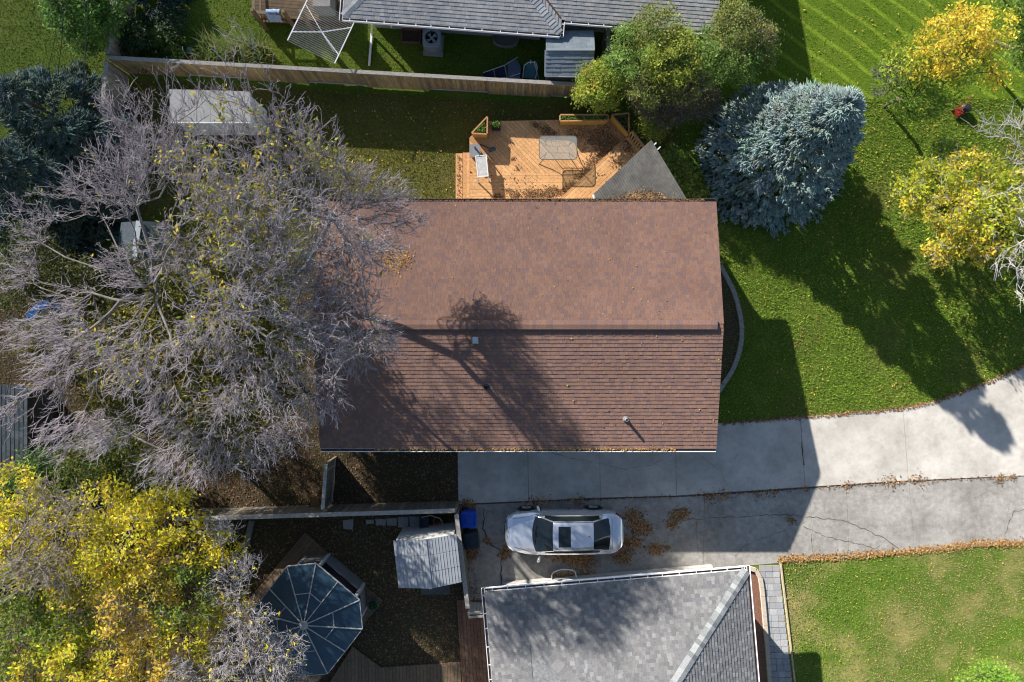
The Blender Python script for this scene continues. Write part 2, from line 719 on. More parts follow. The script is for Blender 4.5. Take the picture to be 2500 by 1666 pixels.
def crack(pts, w, z, parent, jag=0.035):
    """a dark ragged fissure strip"""
    P_ = [Vector(P2(*p)) for p in pts]
    line = []
    for i in range(len(P_) - 1):
        l = (P_[i + 1] - P_[i]).length
        k = max(2, int(l / 0.12))
        for j in range(k):
            q = P_[i].lerp(P_[i + 1], j / k)
            line.append(q + Vector((rnd.uniform(-jag, jag), rnd.uniform(-jag, jag))))
    line.append(P_[-1])
    vs, fs = [], []
    for i, q in enumerate(line):
        d = (line[min(i + 1, len(line) - 1)] - line[max(0, i - 1)])
        d = d.normalized() if d.length > 1e-6 else Vector((1, 0))
        n = Vector((-d.y, d.x)) * (w * rnd.uniform(0.15, 0.85) / 2)
        vs += [(q.x + n.x, q.y + n.y, z), (q.x - n.x, q.y - n.y, z)]
    for i in range(len(line) - 1):
        fs.append((2 * i, 2 * i + 1, 2 * i + 3, 2 * i + 2))
    part('crack', MB().add(vs, fs), M_CRACK, parent)


for pts, w in (([(1560, 1277), (1640, 1272), (1760, 1263), (1900, 1256), (1975, 1262)], 0.035),
               ([(1975, 1262), (2060, 1272), (2110, 1292), (2165, 1318), (2205, 1348)], 0.040),
               ([(1960, 1285), (1985, 1298), (2045, 1318), (2110, 1330), (2172, 1352)], 0.030),
               ([(2165, 1318), (2140, 1338)], 0.02),
               ([(1978, 1295), (1985, 1365)], 0.03),
               ([(1183, 1240), (1180, 1290), (1200, 1330), (1222, 1345), (1224, 1400), (1222, 1440)], 0.09),
               ([(1200, 1330), (1230, 1322), (1240, 1305)], 0.02),
               ([(2447, 1325), (2472, 1250), (2500, 1244)], 0.03),
               ([(1700, 1270), (1702, 1340)], 0.02), ([(1795, 1355), (1820, 1330), (1930, 1290)], 0.02)):
    crack(pts, w, 0.0225, drive_low)
for pts, w in (([(1338, 1103), (1390, 1118), (1450, 1128), (1525, 1146), (1590, 1135), (1640, 1110)], 0.018),
               ([(1525, 1146), (1540, 1180), (1548, 1205)], 0.012),
               ([(1703, 1108), (1760, 1150), (1775, 1190)], 0.012), ([(1800, 1105), (1780, 1155)], 0.012),
               ([(1956, 1080), (1959, 1110), (1962, 1135)], 0.09)):
    crack(pts, w, 0.0415, drive_up, 0.02)

# ------------------------------------------------------------------ grass blades
HOUSE_FOOT = [P2(782, 490, 2.7), P2(1748, 490, 2.7), P2(1748, 1098, 2.7), P2(782, 1098, 2.7)]
SE_FOOT = None


def grass(name, label, poly, n, pal, hgt, seed, dry=None, dry_thr=0.2, dry_scale=1.2, exclude=()):
    rng = np.random.RandomState(seed)
    x, y = scatter(poly, n, rng, exclude)
    k = (np.abs(x) < 22.5) & (np.abs(y) < 15.5)
    x, y = x[k], y[k]
    m = len(x)
    a = rng.uniform(0, 2 * math.pi, m)
    h = hgt * rng.uniform(0.5, 1.3, m)
    w = rng.uniform(0.012, 0.028, m)
    lean = rng.uniform(0.2, 1.1, m) * h
    b0 = np.stack([x - np.cos(a) * w, y - np.sin(a) * w, np.full(m, 0.0)], 1)
    b1 = np.stack([x + np.cos(a) * w, y + np.sin(a) * w, np.full(m, 0.0)], 1)
    t = np.stack([x - np.sin(a) * lean, y + np.cos(a) * lean, h], 1)
    V = np.stack([b0, b1, t], 1).reshape(-1, 3)
    F = np.arange(len(V)).reshape(-1, 3)
    c = pick(rng, pal, m, 0.25)
    if dry is not None:
        d = vnoise(x, y, dry_scale, seed + 3) + rng.uniform(-0.3, 0.3, m)
        k2 = d > dry_thr
        c[k2] = pick(rng, dry, int(k2.sum()), 0.2)
    o = link(name, mesh_np(name, V, F, np.repeat(c, 3, 0)), GRASS_T)
    tag(o, label, 'grass', kind='stuff')
    return o


G_GREEN = [(0.207, 0.308, 0.031), (0.140, 0.230, 0.022), (0.263, 0.347, 0.043), (0.174, 0.246, 0.028), (0.101, 0.179, 0.022)]
G_MOWN = [(0.189, 0.284, 0.021), (0.147, 0.242, 0.017), (0.221, 0.304, 0.026)]
G_OLIVE = [(0.163, 0.156, 0.031), (0.125, 0.138, 0.027), (0.213, 0.188, 0.048)]
G_DRY = [(0.34, 0.28, 0.12), (0.28, 0.24, 0.10), (0.24, 0.23, 0.07)]
grass('front_lawn_grass', 'short green grass over the front lawn beside the driveway', POLY_FRONT, 130000, G_GREEN, 0.06, 1,
      [(0.17, 0.21, 0.04), (0.20, 0.21, 0.05)], 0.55, 1.5)
grass('mown_lawn_grass', 'bright striped mown grass of the upper yard', POLY_MOWN, 26000, G_MOWN, 0.04, 2)
grass('back_lawn_grass', 'olive grass between the board fence and the deck', POLY_OLIVE, 60000, G_OLIVE, 0.05, 3, [(0.10, 0.13, 0.02)], 0.3)
grass('side_yard_grass', 'dark green grass behind the board fence by the grey house', POLY_NORTH, 50000, G_MOWN, 0.05, 4)
grass('patchy_lawn_grass', 'patchy green and dry grass of the lower lawn', POLY_SE, 60000, G_GREEN, 0.045, 5, G_DRY, -0.05, 0.62)
grass('far_corner_grass', 'light green grass in the far corner yard',
      [P2(*q) for q in ((-200, -200), (262, -200), (262, 620), (-200, 620))], 40000, [(0.22, 0.26, 0.05), (0.17, 0.21, 0.04)], 0.05, 6)


# ------------------------------------------------------------------ fallen leaves
def litter(name, label, x, y, z, pal, size, seed, upright=0.35):
    rng = np.random.RandomState(seed)
    n = len(x)
    z = np.full(n, z) if np.isscalar(z) else z
    c = np.stack([x, y, z + rng.uniform(0.008, 0.035, n)], 1)
    a = rng.uniform(0, 2 * math.pi, n)
    d = unit(np.stack([np.cos(a), np.sin(a), rng.uniform(-0.3, 0.3, n)], 1))
    nr = unit(np.stack([rng.normal(0, upright, n), rng.normal(0, upright, n), np.ones(n)], 1))
    s = size * rng.uniform(0.6, 1.4, n)
    V, F = leaves_np(c, d, nr, s, s * 0.55)
    o = link(name, mesh_np(name, V, F, np.repeat(pick(rng, pal, n), 4, 0)), LEAF_T)
    tag(o, label, 'leaves', kind='stuff')
    return o


PAL_BROWN = [(0.175, 0.100, 0.060), (0.235, 0.140, 0.080), (0.12, 0.075, 0.048), (0.28, 0.185, 0.11), (0.20, 0.105, 0.055)]
PAL_YEL = [(0.55, 0.40, 0.05), (0.48, 0.33, 0.06), (0.60, 0.45, 0.10), (0.40, 0.26, 0.06)]
PAL_ORANGE = [(0.46, 0.26, 0.09), (0.38, 0.21, 0.07), (0.52, 0.33, 0.13), (0.28, 0.15, 0.06)]
rng0 = np.random.RandomState(11)
x, y = scatter(POLY_WEST, 34000, rng0)
k = (x > -21.5)
litter('fallen_leaves', 'brown dead leaves covering the yard under the bare tree', x[k], y[k], 0.008, PAL_BROWN, 0.075, 21)
x, y = scatter(POLY_SOUTH, 42000, rng0)
k = (x > -21.5) & (y > -15)
litter('fallen_leaves', 'brown dead leaves carpeting the yard round the gazebo', x[k], y[k], 0.008, PAL_BROWN + [(0.10, 0.10, 0.03)], 0.08, 22)
x, y = scatter(POLY_FRONT, 4200, rng0)
k = rng0.uniform(0, 1, len(x)) < np.clip((x - 4) / 14, 0.1, 1) * np.clip(0.45 + 0.9 * vnoise(x, y, 1.3, 9), 0.08, 1)
litter('fallen_leaves', 'scattered yellow leaves on the front lawn', x[k], y[k], 0.03, PAL_YEL + [(0.3, 0.2, 0.08)], 0.085, 23)
x, y = scatter(POLY_MOWN, 500, rng0)
litter('fallen_leaves', 'few yellow leaves on the striped mown lawn', x, y, 0.03, PAL_YEL, 0.09, 24)
x, y = scatter(POLY_SE, 700, rng0)
litter('fallen_leaves', 'few yellow leaves on the patchy lower lawn', x, y, 0.03, PAL_YEL, 0.07, 25)
x, y = scatter(POLY_OLIVE, 6000, rng0)
litter('fallen_leaves', 'yellow and brown leaves on the olive back lawn', x, y, 0.02, PAL_YEL + PAL_BROWN + PAL_BROWN, 0.07, 26)


def along(pts, n, spread, rng, off=0.0):
    """points scattered along a polyline given in pixels"""
    q = np.array([P2(*p) for p in pts])
    seg = np.linalg.norm(np.diff(q, axis=0), axis=1)
    t = rng.uniform(0, seg.sum(), n)
    cs = np.concatenate([[0], np.cumsum(seg)])
    i = np.clip(np.searchsorted(cs, t) - 1, 0, len(seg) - 1)
    f = ((t - cs[i]) / seg[i])[:, None]
    p = q[i] * (1 - f) + q[i + 1] * f
    return p[:, 0] + rng.normal(0, spread, n), p[:, 1] + off + rng.normal(0, spread, n)


def clumps(cs, rng):
    X, Y = [], []
    for (px, py, rp, n) in cs:
        c = P2(px, py)
        r = rp * 0.0168
        X.append(c[0] + rng.normal(0, r * 0.5, n))
        Y.append(c[1] + rng.normal(0, min(r * 0.4, 0.16), n))
    return np.concatenate(X), np.concatenate(Y)


x, y = along([(1902, 1366), (2216, 1347), (2388, 1326), (2520, 1325)], 2100, 0.085, rng0)
litter('fallen_leaves', 'orange brown leaves heaped along the lower lawn edge', x, y, 0.03, PAL_ORANGE, 0.08, 27)
x, y = along([(1760, 1034), (1969, 1018), (2198, 998), (2285, 980), (2396, 939), (2500, 895)], 1300, 0.05, rng0)
litter('fallen_leaves', 'brown leaves along the front lawn edge of the pale driveway', x, y, 0.04, PAL_BROWN + PAL_ORANGE[:2], 0.075, 28)
x, y = along([(1240, 1228), (1465, 1218), (1720, 1210), (1965, 1192), (2217, 1175), (2440, 1164)], 420, 0.035, rng0)
x2, y2 = clumps([(1730, 1213, 22, 90), (1770, 1210, 20, 70), (1850, 1205, 16, 50), (1890, 1202, 14, 40), (1965, 1194, 10, 30),
                 (2070, 1186, 18, 60), (2170, 1178, 30, 90), (2240, 1173, 30, 80), (2440, 1168, 16, 90), (2470, 1164, 12, 50),
                 (1420, 1222, 20, 80), (1320, 1229, 40, 160)], rng0)
litter('fallen_leaves', 'leaves caught in the seam between the two driveways', np.concatenate([x, x2]), np.concatenate([y, y2]), 0.03,
       PAL_BROWN + PAL_ORANGE, 0.075, 29)
x, y = clumps([(1545, 1260, 24, 420), (1565, 1290, 26, 520), (1540, 1325, 26, 480), (1520, 1360, 22, 380), (1655, 1258, 20, 330), (1640, 1280, 16, 160),
               (1675, 1252, 12, 120), (1600, 1340, 20, 260), (1628, 1337, 8, 60), (1425, 1368, 30, 520), (1395, 1358, 40, 420), (1360, 1355, 30, 160),
               (1232, 1355, 13, 200), (1235, 1340, 10, 100), (1190, 1320, 9, 110), (1150, 1350, 22, 300), (1140, 1233, 22, 300),
               (1430, 1408, 30, 260), (1380, 1412, 30, 300), (1930, 1270, 16, 60)], rng0)
litter('fallen_leaves', 'brown leaf drifts on the dark driveway round the silver car', x, y, 0.02, PAL_ORANGE + PAL_BROWN, 0.08, 30)

# ------------------------------------------------------------------ roofs
M_SHINGLE = mat_tint('asphalt_shingle', rough=0.95, var=0.16, scale=26.0, bump=0.25, spec=0.15, broad=0.11)
M_WHITE = mat('white_metal', (0.78, 0.79, 0.80), 0.45, 0.06, 3)
M_DARKDECK = mat('roof_underlay', (0.05, 0.04, 0.038), 0.95, 0.3, 8)


class Roof:
    """collects shingles of the planes of one roof; the 300 nearest a focus point are parts of their own"""

    def __init__(self, widths, pal, exposure=0.14):
        self.w, self.pal, self.e = widths, pal, exposure
        self.items = []

    def plane(self, O, S, T, poly, tmax=None, start=0.0):
        O, S, T = Vector(O), Vector(S).normalized(), Vector(T).normalized()
        N = S.cross(T).normalized()
        smin, smax = min(p[0] for p in poly), max(p[0] for p in poly)
        tm = max(p[1] for p in poly)
        if tmax:
            tm = min(tm, tmax)
        t = start
        while t < tm:
            s = smin - rnd.uniform(0, 0.3)
            last = -1
            while s < smax:
                wi = rnd.randrange(len(self.w))
                ti = rnd.randrange(len(self.pal))
                if ti == last:
                    ti = rnd.randrange(len(self.pal))
                last = ti
                w = self.w[wi]
                rect = [(s, t), (s + w - 0.004, t), (s + w - 0.004, t + self.e * 1.1), (s, t + self.e * 1.1)]
                cl = clip_convex(rect, poly)
                if len(cl) >= 3 and abs(area(cl)) > 0.002:
                    full = abs(abs(area(cl)) - abs(area(rect))) < 1e-5
                    self.items.append((O, S, T, N, s, t, wi, ti, rnd.randrange(2), cl if not full else rect, full))
                s += w
            t += self.e

    def finish(self, parent, focus, n=300):
        focus = Vector(focus)
        full = [it for it in self.items if it[10]]
        full.sort(key=lambda it: ((it[0] + it[1] * it[4] + it[2] * it[5]) - focus).length)
        own = set(id(it) for it in full[:n])
        cache = {}
        V, F, C = [], [], []
        e = self.e
        for it in self.items:
            O, S, T, N, s, t, wi, ti, th, cl, fu = it
            h0 = 0.019 + 0.005 * th
            hz = lambda q, t=t, h0=h0: h0 - (h0 - 0.006) * (q - t) / (e * 1.1)
            if id(it) in own:
                key = (wi, ti, th)
                if key not in cache:
                    w = self.w[wi] - 0.004
                    mb = MB()
                    mb.add([(0, 0, 0.0), (w, 0, 0.0), (w, e * 1.1, 0.0), (0, e * 1.1, 0.0),
                            (0, 0, h0), (w, 0, h0), (w, e * 1.1, 0.006), (0, e * 1.1, 0.006)],
                           [(4, 5, 6, 7), (0, 1, 5, 4), (1, 2, 6, 5), (2, 3, 7, 6), (3, 0, 4, 7)], self.pal[ti])
                    cache[key] = mb.mesh('shingle')
                place('shingle', cache[key], M_SHINGLE, parent, O + S * s + T * t, (S, T, N))
            else:
                if area(cl) < 0:
                    cl = cl[::-1]
                b = len(V)
                m = len(cl)
                for (a, q) in cl:
                    V.append(O + S * a + T * q)
                for (a, q) in cl:
                    V.append(O + S * a + T * q + N * hz(q))
                F.append(tuple(range(b + m, b + 2 * m)))
                for i in range(m):
                    j = (i + 1) % m
                    F.append((b + i, b + j, b + m + j, b + m + i))
                C += [self.pal[ti]] * (2 * m)
        mb = MB()
        mb.v, mb.f, mb.c = [tuple(v) for v in V], F, C
        if V:
            part('shingle_field', mb, M_SHINGLE, parent, kind='stuff')


def slab_plane(parent, pts, th, m, name='roof_deck'):
    """a roof plane board under the shingles; pts 3D, counter-clockwise seen from above"""
    mb = MB()
    n = len(pts)
    a, b, c = Vector(pts[0]), Vector(pts[1]), Vector(pts[2])
    nr = (b - a).cross(c - a).normalized()
    if nr.z < 0:
        pts = pts[::-1]
        nr = -nr
    lo = [Vector(p) - nr * th for p in pts]
    mb.add([Vector(p) for p in pts] + lo, [tuple(range(n)), tuple(range(2 * n - 1, n - 1, -1))] +
           [(i + n, (i + 1) % n + n, (i + 1) % n, i) for i in range(n)])
    return part(name, mb, m, parent)


def gutter(parent, p0, p1, out, m, hang=0.62, w=0.12, h=0.10, hangers=True):
    """an open eaves gutter hung just outside the eave line p0-p1; out = horizontal outward direction"""
    p0, p1, out = Vector(p0), Vector(p1), Vector(out).normalized()
    up = Vector((0, 0, 1))
    mb = MB()
    o1 = out * 0.012
    mb.beam(p0 + o1 - up * h * 0.5, p1 + o1 - up * h * 0.5, 0.012, h)
    mb.beam(p0 + out * (w * 0.5 + 0.01) - up * h, p1 + out * (w * 0.5 + 0.01) - up * h, w - 0.02, 0.010)
    mb.beam(p0 + out * w - up * h * 0.5, p1 + out * w - up * h * 0.5, 0.022, h + 0.02)
    g = part('gutter', mb, m, parent)
    L = (p1 - p0).length
    if hangers:
        d = (p1 - p0).normalized()
        hb = MB().beam(Vector((0, 0, 0)), Vector((w * 0.86, 0, 0)), 0.028, 0.012)
        me = hb.mesh('hanger')
        k = hang * 0.4
        while k < L:
            place('hanger', me, m, g, p0 + d * k + out * 0.02 - up * 0.006, (out, up.cross(out), up))
            k += hang * rnd.uniform(0.85, 1.15)
    fill = MB().beam(p0 + out * w * 0.52 - up * (h * 0.55), p1 + out * w * 0.52 - up * (h * 0.55), w - 0.045, 0.05)
    part('leaf_fill', fill, M_MULCH, g)
    return g


# ---- main house
M_SIDING_BEIGE = mat('beige_siding', (0.42, 0.38, 0.32), 0.7, 0.08, 3)
M_FASCIA_BROWN = mat('brown_trim', (0.20, 0.13, 0.09), 0.7, 0.15, 8)
M_BROWN_GUTTER = mat('brown_metal', (0.085, 0.06, 0.05), 0.5, 0.15, 6)
EH, RH = 2.70, 3.60
XL, XR = -7.10, 7.55
YN, YS, YR = 5.12, -3.95, 0.585
RUN = YN - YR
house = thing('bungalow', 'brown shingled gable roofed bungalow at the centre', 'house', (0.2, 0.6, 0))
wall = MB().prism([(XL + 0.35, YS + 0.55), (XR - 0.35, YS + 0.55), (XR - 0.35, YN - 0.55), (XL + 0.35, YN - 0.55)], 0, 2.62)
for xx in (XL + 0.36, XR - 0.36):
    wall.add([(xx - 0.01, YS + 0.55, 2.62), (xx - 0.01, YN - 0.55, 2.62), (xx - 0.01, YR, RH - 0.12), (xx + 0.01, YS + 0.55, 2.62),
              (xx + 0.01, YN - 0.55, 2.62), (xx + 0.01, YR, RH - 0.12)], [(0, 1, 2), (5, 4, 3)])
part('wall', wall, M_SIDING_BEIGE, house)
slab_plane(house, [(XL, YN, EH), (XL, YR, RH), (XR, YR, RH), (XR, YN, EH)], 0.09, M_FASCIA_BROWN)
slab_plane(house, [(XL, YS, EH), (XR, YS, EH), (XR, YR, RH), (XL, YR, RH)], 0.09, M_FASCIA_BROWN)
PAL_MAIN = [(0.233, 0.14, 0.106), (0.225, 0.135, 0.104), (0.215, 0.129, 0.103), (0.242, 0.144, 0.108), (0.197, 0.123, 0.105), (0.185, 0.119, 0.107), (0.229, 0.135, 0.104), (0.207, 0.126, 0.101)]
rf = Roof([0.115, 0.145, 0.175, 0.21], PAL_MAIN, 0.142)
slope = math.hypot(RUN, RH - EH)
rf.plane((XL - 0.02, YS - 0.03, EH), (1, 0, 0), (0, RUN, RH - EH), [(0, 0), (XR - XL + 0.04, 0), (XR - XL + 0.04, slope), (0, slope)])
rf.plane((XR + 0.02, YN + 0.03, EH), (-1, 0, 0), (0, -RUN, RH - EH), [(0, 0), (XR - XL + 0.04, 0), (XR - XL + 0.04, slope), (0, slope)])
rf.finish(house, (3.5, 0.0, 3.6), 300)
# ridge vent with its cap shingles
part('ridge_vent', MB().box(((XL + XR) / 2 - 0.12, YR, RH + 0.022), (XR - XL - 0.25, 0.34, 0.075)), M_DARKDECK, house)
caps = []
for c in PAL_MAIN:
    mb = MB()
    a = RUN and math.atan2(RH - EH, RUN)
    ca, sa = math.cos(a), math.sin(a)
    hw = 0.172
    for sgn in (-1, 1):
        mb.add([(0, 0, 0.014), (0.13, 0, 0.006), (0.13, sgn * hw * ca, 0.006 - hw * sa), (0, sgn * hw * ca, 0.014 - hw * sa),
                (0, 0, 0.0), (0.13, 0, 0.0), (0.13, sgn * hw * ca, -0.004 - hw * sa), (0, sgn * hw * ca, -0.004 - hw * sa)],
               [(0, 1, 2, 3) if sgn < 0 else (3, 2, 1, 0), (0, 3, 7, 4), (3, 2, 6, 7), (4, 5, 6, 7)], c)
    caps.append(mb.mesh('ridge_cap'))
xx = XL + 0.02
while xx < XR - 0.30:
    place('ridge_cap', rnd.choice(caps), M_SHINGLE, house, (xx, YR, RH + 0.095))
    xx += 0.122
gutter(house, (XL, YN + 0.03, EH - 0.01), (XR, YN + 0.03, EH - 0.01), (0, 1, 0), M_BROWN_GUTTER, hangers=False)
gutter(house, (XL, YS - 0.03, EH - 0.01), (XR, YS - 0.03, EH - 0.01), (0, -1, 0), M_WHITE, hangers=False)


def roof_z(y):
    return EH + (RH - EH) * (1 - abs(y - YR) / RUN)


M_GALV = mat('galvanised_metal', (0.52, 0.53, 0.54), 0.35, 0.12, 8, metal=0.6)
M_BLACK = mat('black_plastic', (0.022, 0.022, 0.025), 0.5, 0.2, 8)
vx, vy, _ = P(1161, 831, 3.6)
v = part('box_vent', MB().box((vx, vy, roof_z(vy) + 0.14), (0.20, 0.24, 0.26)), M_GALV, house)
part('flange', MB().box((vx, vy, roof_z(vy) + 0.025), (0.34, 0.40, 0.02)), M_FASCIA_BROWN, v)
for (px, py, m) in ((1188, 945, M_BLACK), (1531, 1026, mat('lead_grey_pipe', (0.20, 0.20, 0.20), 0.6, 0.15, 8))):
    vx, vy, _ = P(px, py, 3.25)
    z = roof_z(vy)
    v = part('vent_pipe', MB().lathe([(0.055, 0), (0.055, 0.34), (0.042, 0.34), (0.042, 0.25)], (vx, vy, z), 14), m, house, smooth=False)
    part('flange', MB().lathe([(0.12, 0.0), (0.11, 0.03), (0.06, 0.08)], (vx, vy, z + 0.01), 14), m, v)
rng1 = np.random.RandomState(31)
x = rng1.uniform(XL + 2, XR - 0.4, 1500)
litter('gutter_leaves', 'dead leaves filling the upper gutter of the brown roof', x, YN + 0.09 + rng1.normal(0, 0.035, 1500), EH - 0.03, PAL_BROWN, 0.07, 31)
x = rng1.uniform(XL + 2.0, XR - 1.5, 1100)
litter('gutter_leaves', 'dead leaves along the lower gutter of the brown roof', x, YS - 0.05 + rng1.normal(0, 0.03, 1100), EH + 0.0, PAL_ORANGE, 0.07, 32)
x = rng1.uniform(XL, XR, 260)
y = rng1.uniform(YS, YN, 260)
litter('roof_leaves', 'stray twigs and leaves lying on the brown shingles', x, y, EH + (RH - EH) * (1 - np.abs(y - YR) / RUN) + 0.01, PAL_BROWN + PAL_YEL, 0.07, 33)
a = rng1.normal(0, 1, (360, 2))
x, y = P(965, 635, 3.2)[0] + a[:, 0] * 0.28, P(965, 635, 3.2)[1] + a[:, 1] * 0.22
litter('roof_leaves', 'orange leaf heap on the brown roof under the bare branches', x, y, EH + (RH - EH) * (1 - np.abs(y - YR) / RUN) + 0.02, PAL_ORANGE, 0.09, 34)


# ---- grey house beyond the fence
M_TEAL = mat('teal_grey_siding', (0.085, 0.115, 0.125), 0.7, 0.12, 4, stretch=(1, 1, 8))
M_FOUND = mat('concrete_foundation', (0.33, 0.31, 0.28), 0.9, 0.12, 6)
an = R(-4.4)
UA = Vector((math.cos(an), math.sin(an), 0))
VA = Vector((-math.sin(an), math.cos(an), 0))
A0 = Vector((*P2(838, 40, 2.36), 0))
nh = thing('grey_house', 'grey shingled house with white gutters beyond the board fence', 'house', tuple(A0 + UA * 7 + VA * 4))


def NH(u, v, z=0.0):
    return A0 + UA * u + VA * v + Vector((0, 0, z))


def NH2(u, v):
    p = NH(u, v)
    return (p.x, p.y)


SP = 0.23
ub = 8.16
ud = 14.0
vm = 7.8
hL = 3.9
hR = (vm - 0.53) / 2
vr = 0.53 + hR
z0 = 2.36
part('wall', MB().prism([NH2(0.7, 0.75), NH2(ub - 0.75, 0.75), NH2(ub - 0.75, 1.25), NH2(ud - 0.4, 1.25), NH2(ud - 0.4, vm - 0.6), NH2(0.7, vm - 0.6)], 0.35, 2.29), M_TEAL, nh)
part('foundation', MB().prism([NH2(0.68, 0.72), NH2(ub - 0.72, 0.72), NH2(ub - 0.72, 1.22), NH2(ud - 0.38, 1.22), NH2(ud - 0.38, vm - 0.6), NH2(0.68, vm - 0.6)], -0.05, 0.38), M_FOUND, nh)
M_GREYDECK = mat('grey_shingle_far', (0.17, 0.175, 0.18), 0.95, 0.35, 9)
zl = z0 + SP * hL
zr = z0 + SP * hR
pl = {
    's1': [NH(0, 0, z0), NH(ub, 0, z0), NH(ub - hL, hL, zl), NH(hL, hL, zl)],
    'e': [NH(ub, 0, z0), NH(ub, 0.53, z0), NH(ub - hR, vr, zr), NH(ub - hL, hL, zl)],
    's2': [NH(ub, 0.53, z0), NH(ud, 0.53, z0), NH(ud, vr, zr), NH(ub - hR, vr, zr)],
    'n2': [NH(ub - hR, vr, zr), NH(ud, vr, zr), NH(ud, vm, z0), NH(ub - hR, vm, z0)],
    'n1': [NH(0, vm, z0), NH(hL, hL, zl), NH(ub - hL, hL, zl), NH(ub - hR, vr, zr), NH(ub - hR, vm, z0)],
    'w': [NH(0, 0, z0), NH(hL, hL, zl), NH(0, vm, z0)],
}
slab_plane(nh, pl['s1'], 0.08, M_GREYDECK)
slab_plane(nh, pl['e'], 0.08, M_GREYDECK)
slab_plane(nh, pl['s2'], 0.08, M_GREYDECK)
slab_plane(nh, pl['n2'], 0.08, M_GREYDECK)
slab_plane(nh, pl['n1'], 0.08, M_GREYDECK)
slab_plane(nh, pl['w'], 0.08, M_GREYDECK)
PAL_GREY = [(0.314, 0.319, 0.325), (0.275, 0.284, 0.292), (0.352, 0.358, 0.358), (0.297, 0.303, 0.308), (0.330, 0.319, 0.319), (0.341, 0.314, 0.303), (0.259, 0.264, 0.275)]
gr = Roof([0.14, 0.18, 0.22], PAL_GREY, 0.135)
TS = (VA + Vector((0, 0, SP))).normalized()
k = math.hypot(1, SP)
gr.plane(NH(0, -0.03, z0), UA, TS, [(0, 0), (ub, 0), (ub - hL, hL * k), (hL, hL * k)], 2.2)
TE = (-UA + Vector((0, 0, SP))).normalized()
gr.plane(NH(ub + 0.02, 0, z0), VA, TE, [(0, 0), (0.53, 0), (vr, hR * k), (hL, hL * k)], 2.2)
gr.plane(NH(ub, 0.50, z0), UA, TS, [(0, 0), (ud - ub, 0), (ud - ub, hR * k), (-hR, hR * k)], 2.0)
TW = (UA + Vector((0, 0, SP))).normalized()
gr.plane(NH(0, 3.0, z0), -VA, TW, [(0, 0), (3.0, 0), (0, 3.0 * k)], 2.2)
gr.finish(nh, NH(6, 0.5, z0), 300)


def hip_caps(parent, a, b, pal, step=0.14, w=0.15, name='hip_cap', n=None, sag=0.3):
    """overlapping cap shingles bent over a hip line a->b"""
    a, b = Vector(a), Vector(b)
    d = (b - a).normalized()
    s = d.cross(Vector((0, 0, 1))).normalized()
    u = s.cross(d).normalized()
    ms = []
    for c in pal:
        mb = MB()
        mb.add([(0, 0, 0.030), (step * 1.25, 0, 0.012), (step * 1.25, w, 0.012 - w * sag), (0, w, 0.030 - w * sag),
                (step * 1.25, -w, 0.012 - w * sag), (0, -w, 0.030 - w * sag), (0, 0, 0.01), (0, w, 0.01 - w * sag), (0, -w, 0.01 - w * sag)],
               [(0, 1, 2, 3), (5, 4, 1, 0), (0, 3, 7, 6), (0, 6, 8, 5)], c)
        ms.append(mb.mesh(name))
    L = (b - a).length
    t = 0.0
    i = 0
    while t < L and (n is None or i < n):
        place(name, rnd.choice(ms), M_SHINGLE, parent, a + d * t + u * 0.026, (d, s * -1, u))
        t += step
        i += 1


PAL_CAP = [(0.34, 0.355, 0.365), (0.27, 0.285, 0.30), (0.38, 0.39, 0.40), (0.31, 0.32, 0.335)]
hip_caps(nh, NH(0, 0, z0), NH(hL, hL, zl), PAL_CAP, n=18)
hip_caps(nh, NH(ub, 0, z0), NH(ub - hL, hL, zl), PAL_CAP, n=18)
part('valley_flashing', MB().beam(NH(ub, 0.53, z0 + 0.03), NH(ub - 2, 2.53, z0 + 2 * SP + 0.03), 0.06, 0.01), M_BROWN_GUTTER, nh)
gutter(nh, NH(0, -0.03, z0), NH(ub, -0.03, z0), -VA, M_WHITE)
gutter(nh, NH(ub + 0.02, -0.12, z0), NH(ub + 0.02, 0.42, z0), UA, M_WHITE, hang=0.3)
gutter(nh, NH(ub + 0.15, 0.50, z0), NH(ud, 0.50, z0), -VA, M_WHITE)
gutter(nh, NH(-0.02, -0.15, z0), NH(-0.02, 3.0, z0), -UA, M_WHITE)
# downspout, wall vents
d0 = Vector(P(905, 50, 2.22))
dw = Vector((d0.x, NH(4.1, 0.70).y + 0.02, 0))
dsp = part('downspout', MB().beam(d0, (dw.x, dw.y - 0.06, 1.9), 0.08, 0.06).beam((dw.x, dw.y - 0.06, 1.92), (dw.x - 0.40, dw.y - 0.06, 0.12), 0.08, 0.06)
           .beam((dw.x - 0.40, dw.y - 0.04, 0.10), (*P2(901, 160, 0.1), 0.08), 0.08, 0.06), M_WHITE, nh)
for (px, h) in ((925, 1.1), (952, 0.8), (988, 0.9), (1013, 0.9)):
    p = P(px, 60, h)
    wy = A0.y + (p[0] - A0.x) * math.tan(an) + 0.75 / math.cos(an)
    mb = MB()
    if px < 940:
        mb.tube([(p[0] - 0.12, wy, h), (p[0] - 0.12, wy - 0.14, h), (p[0] - 0.08, wy - 0.2, h), (p[0] + 0.10, wy - 0.2, h), (p[0] + 0.14, wy - 0.12, h - 0.2)], 0.045)
    elif px < 960:
        mb.tube([(p[0], wy, h), (p[0], wy - 0.16, h), (p[0], wy - 0.18, h - 0.35)], 0.04)
    else:
        mb.box((p[0], wy - 0.05, h), (0.16, 0.1, 0.12), an)
    part('wall_vent', mb, M_WHITE, nh)
wx, wy = NH2(6.05, 0.70)
mb = MB()
ring = [(wx + UA.x * 0.52 * math.cos(t) * 1.0 + VA.x * -0.42 * max(0, math.sin(t)) ** 0.6, wy + UA.y * 0.52 * math.cos(t) - 0.42 * max(0, math.sin(t)) ** 0.6) for t in np.linspace(0, math.pi, 15)]
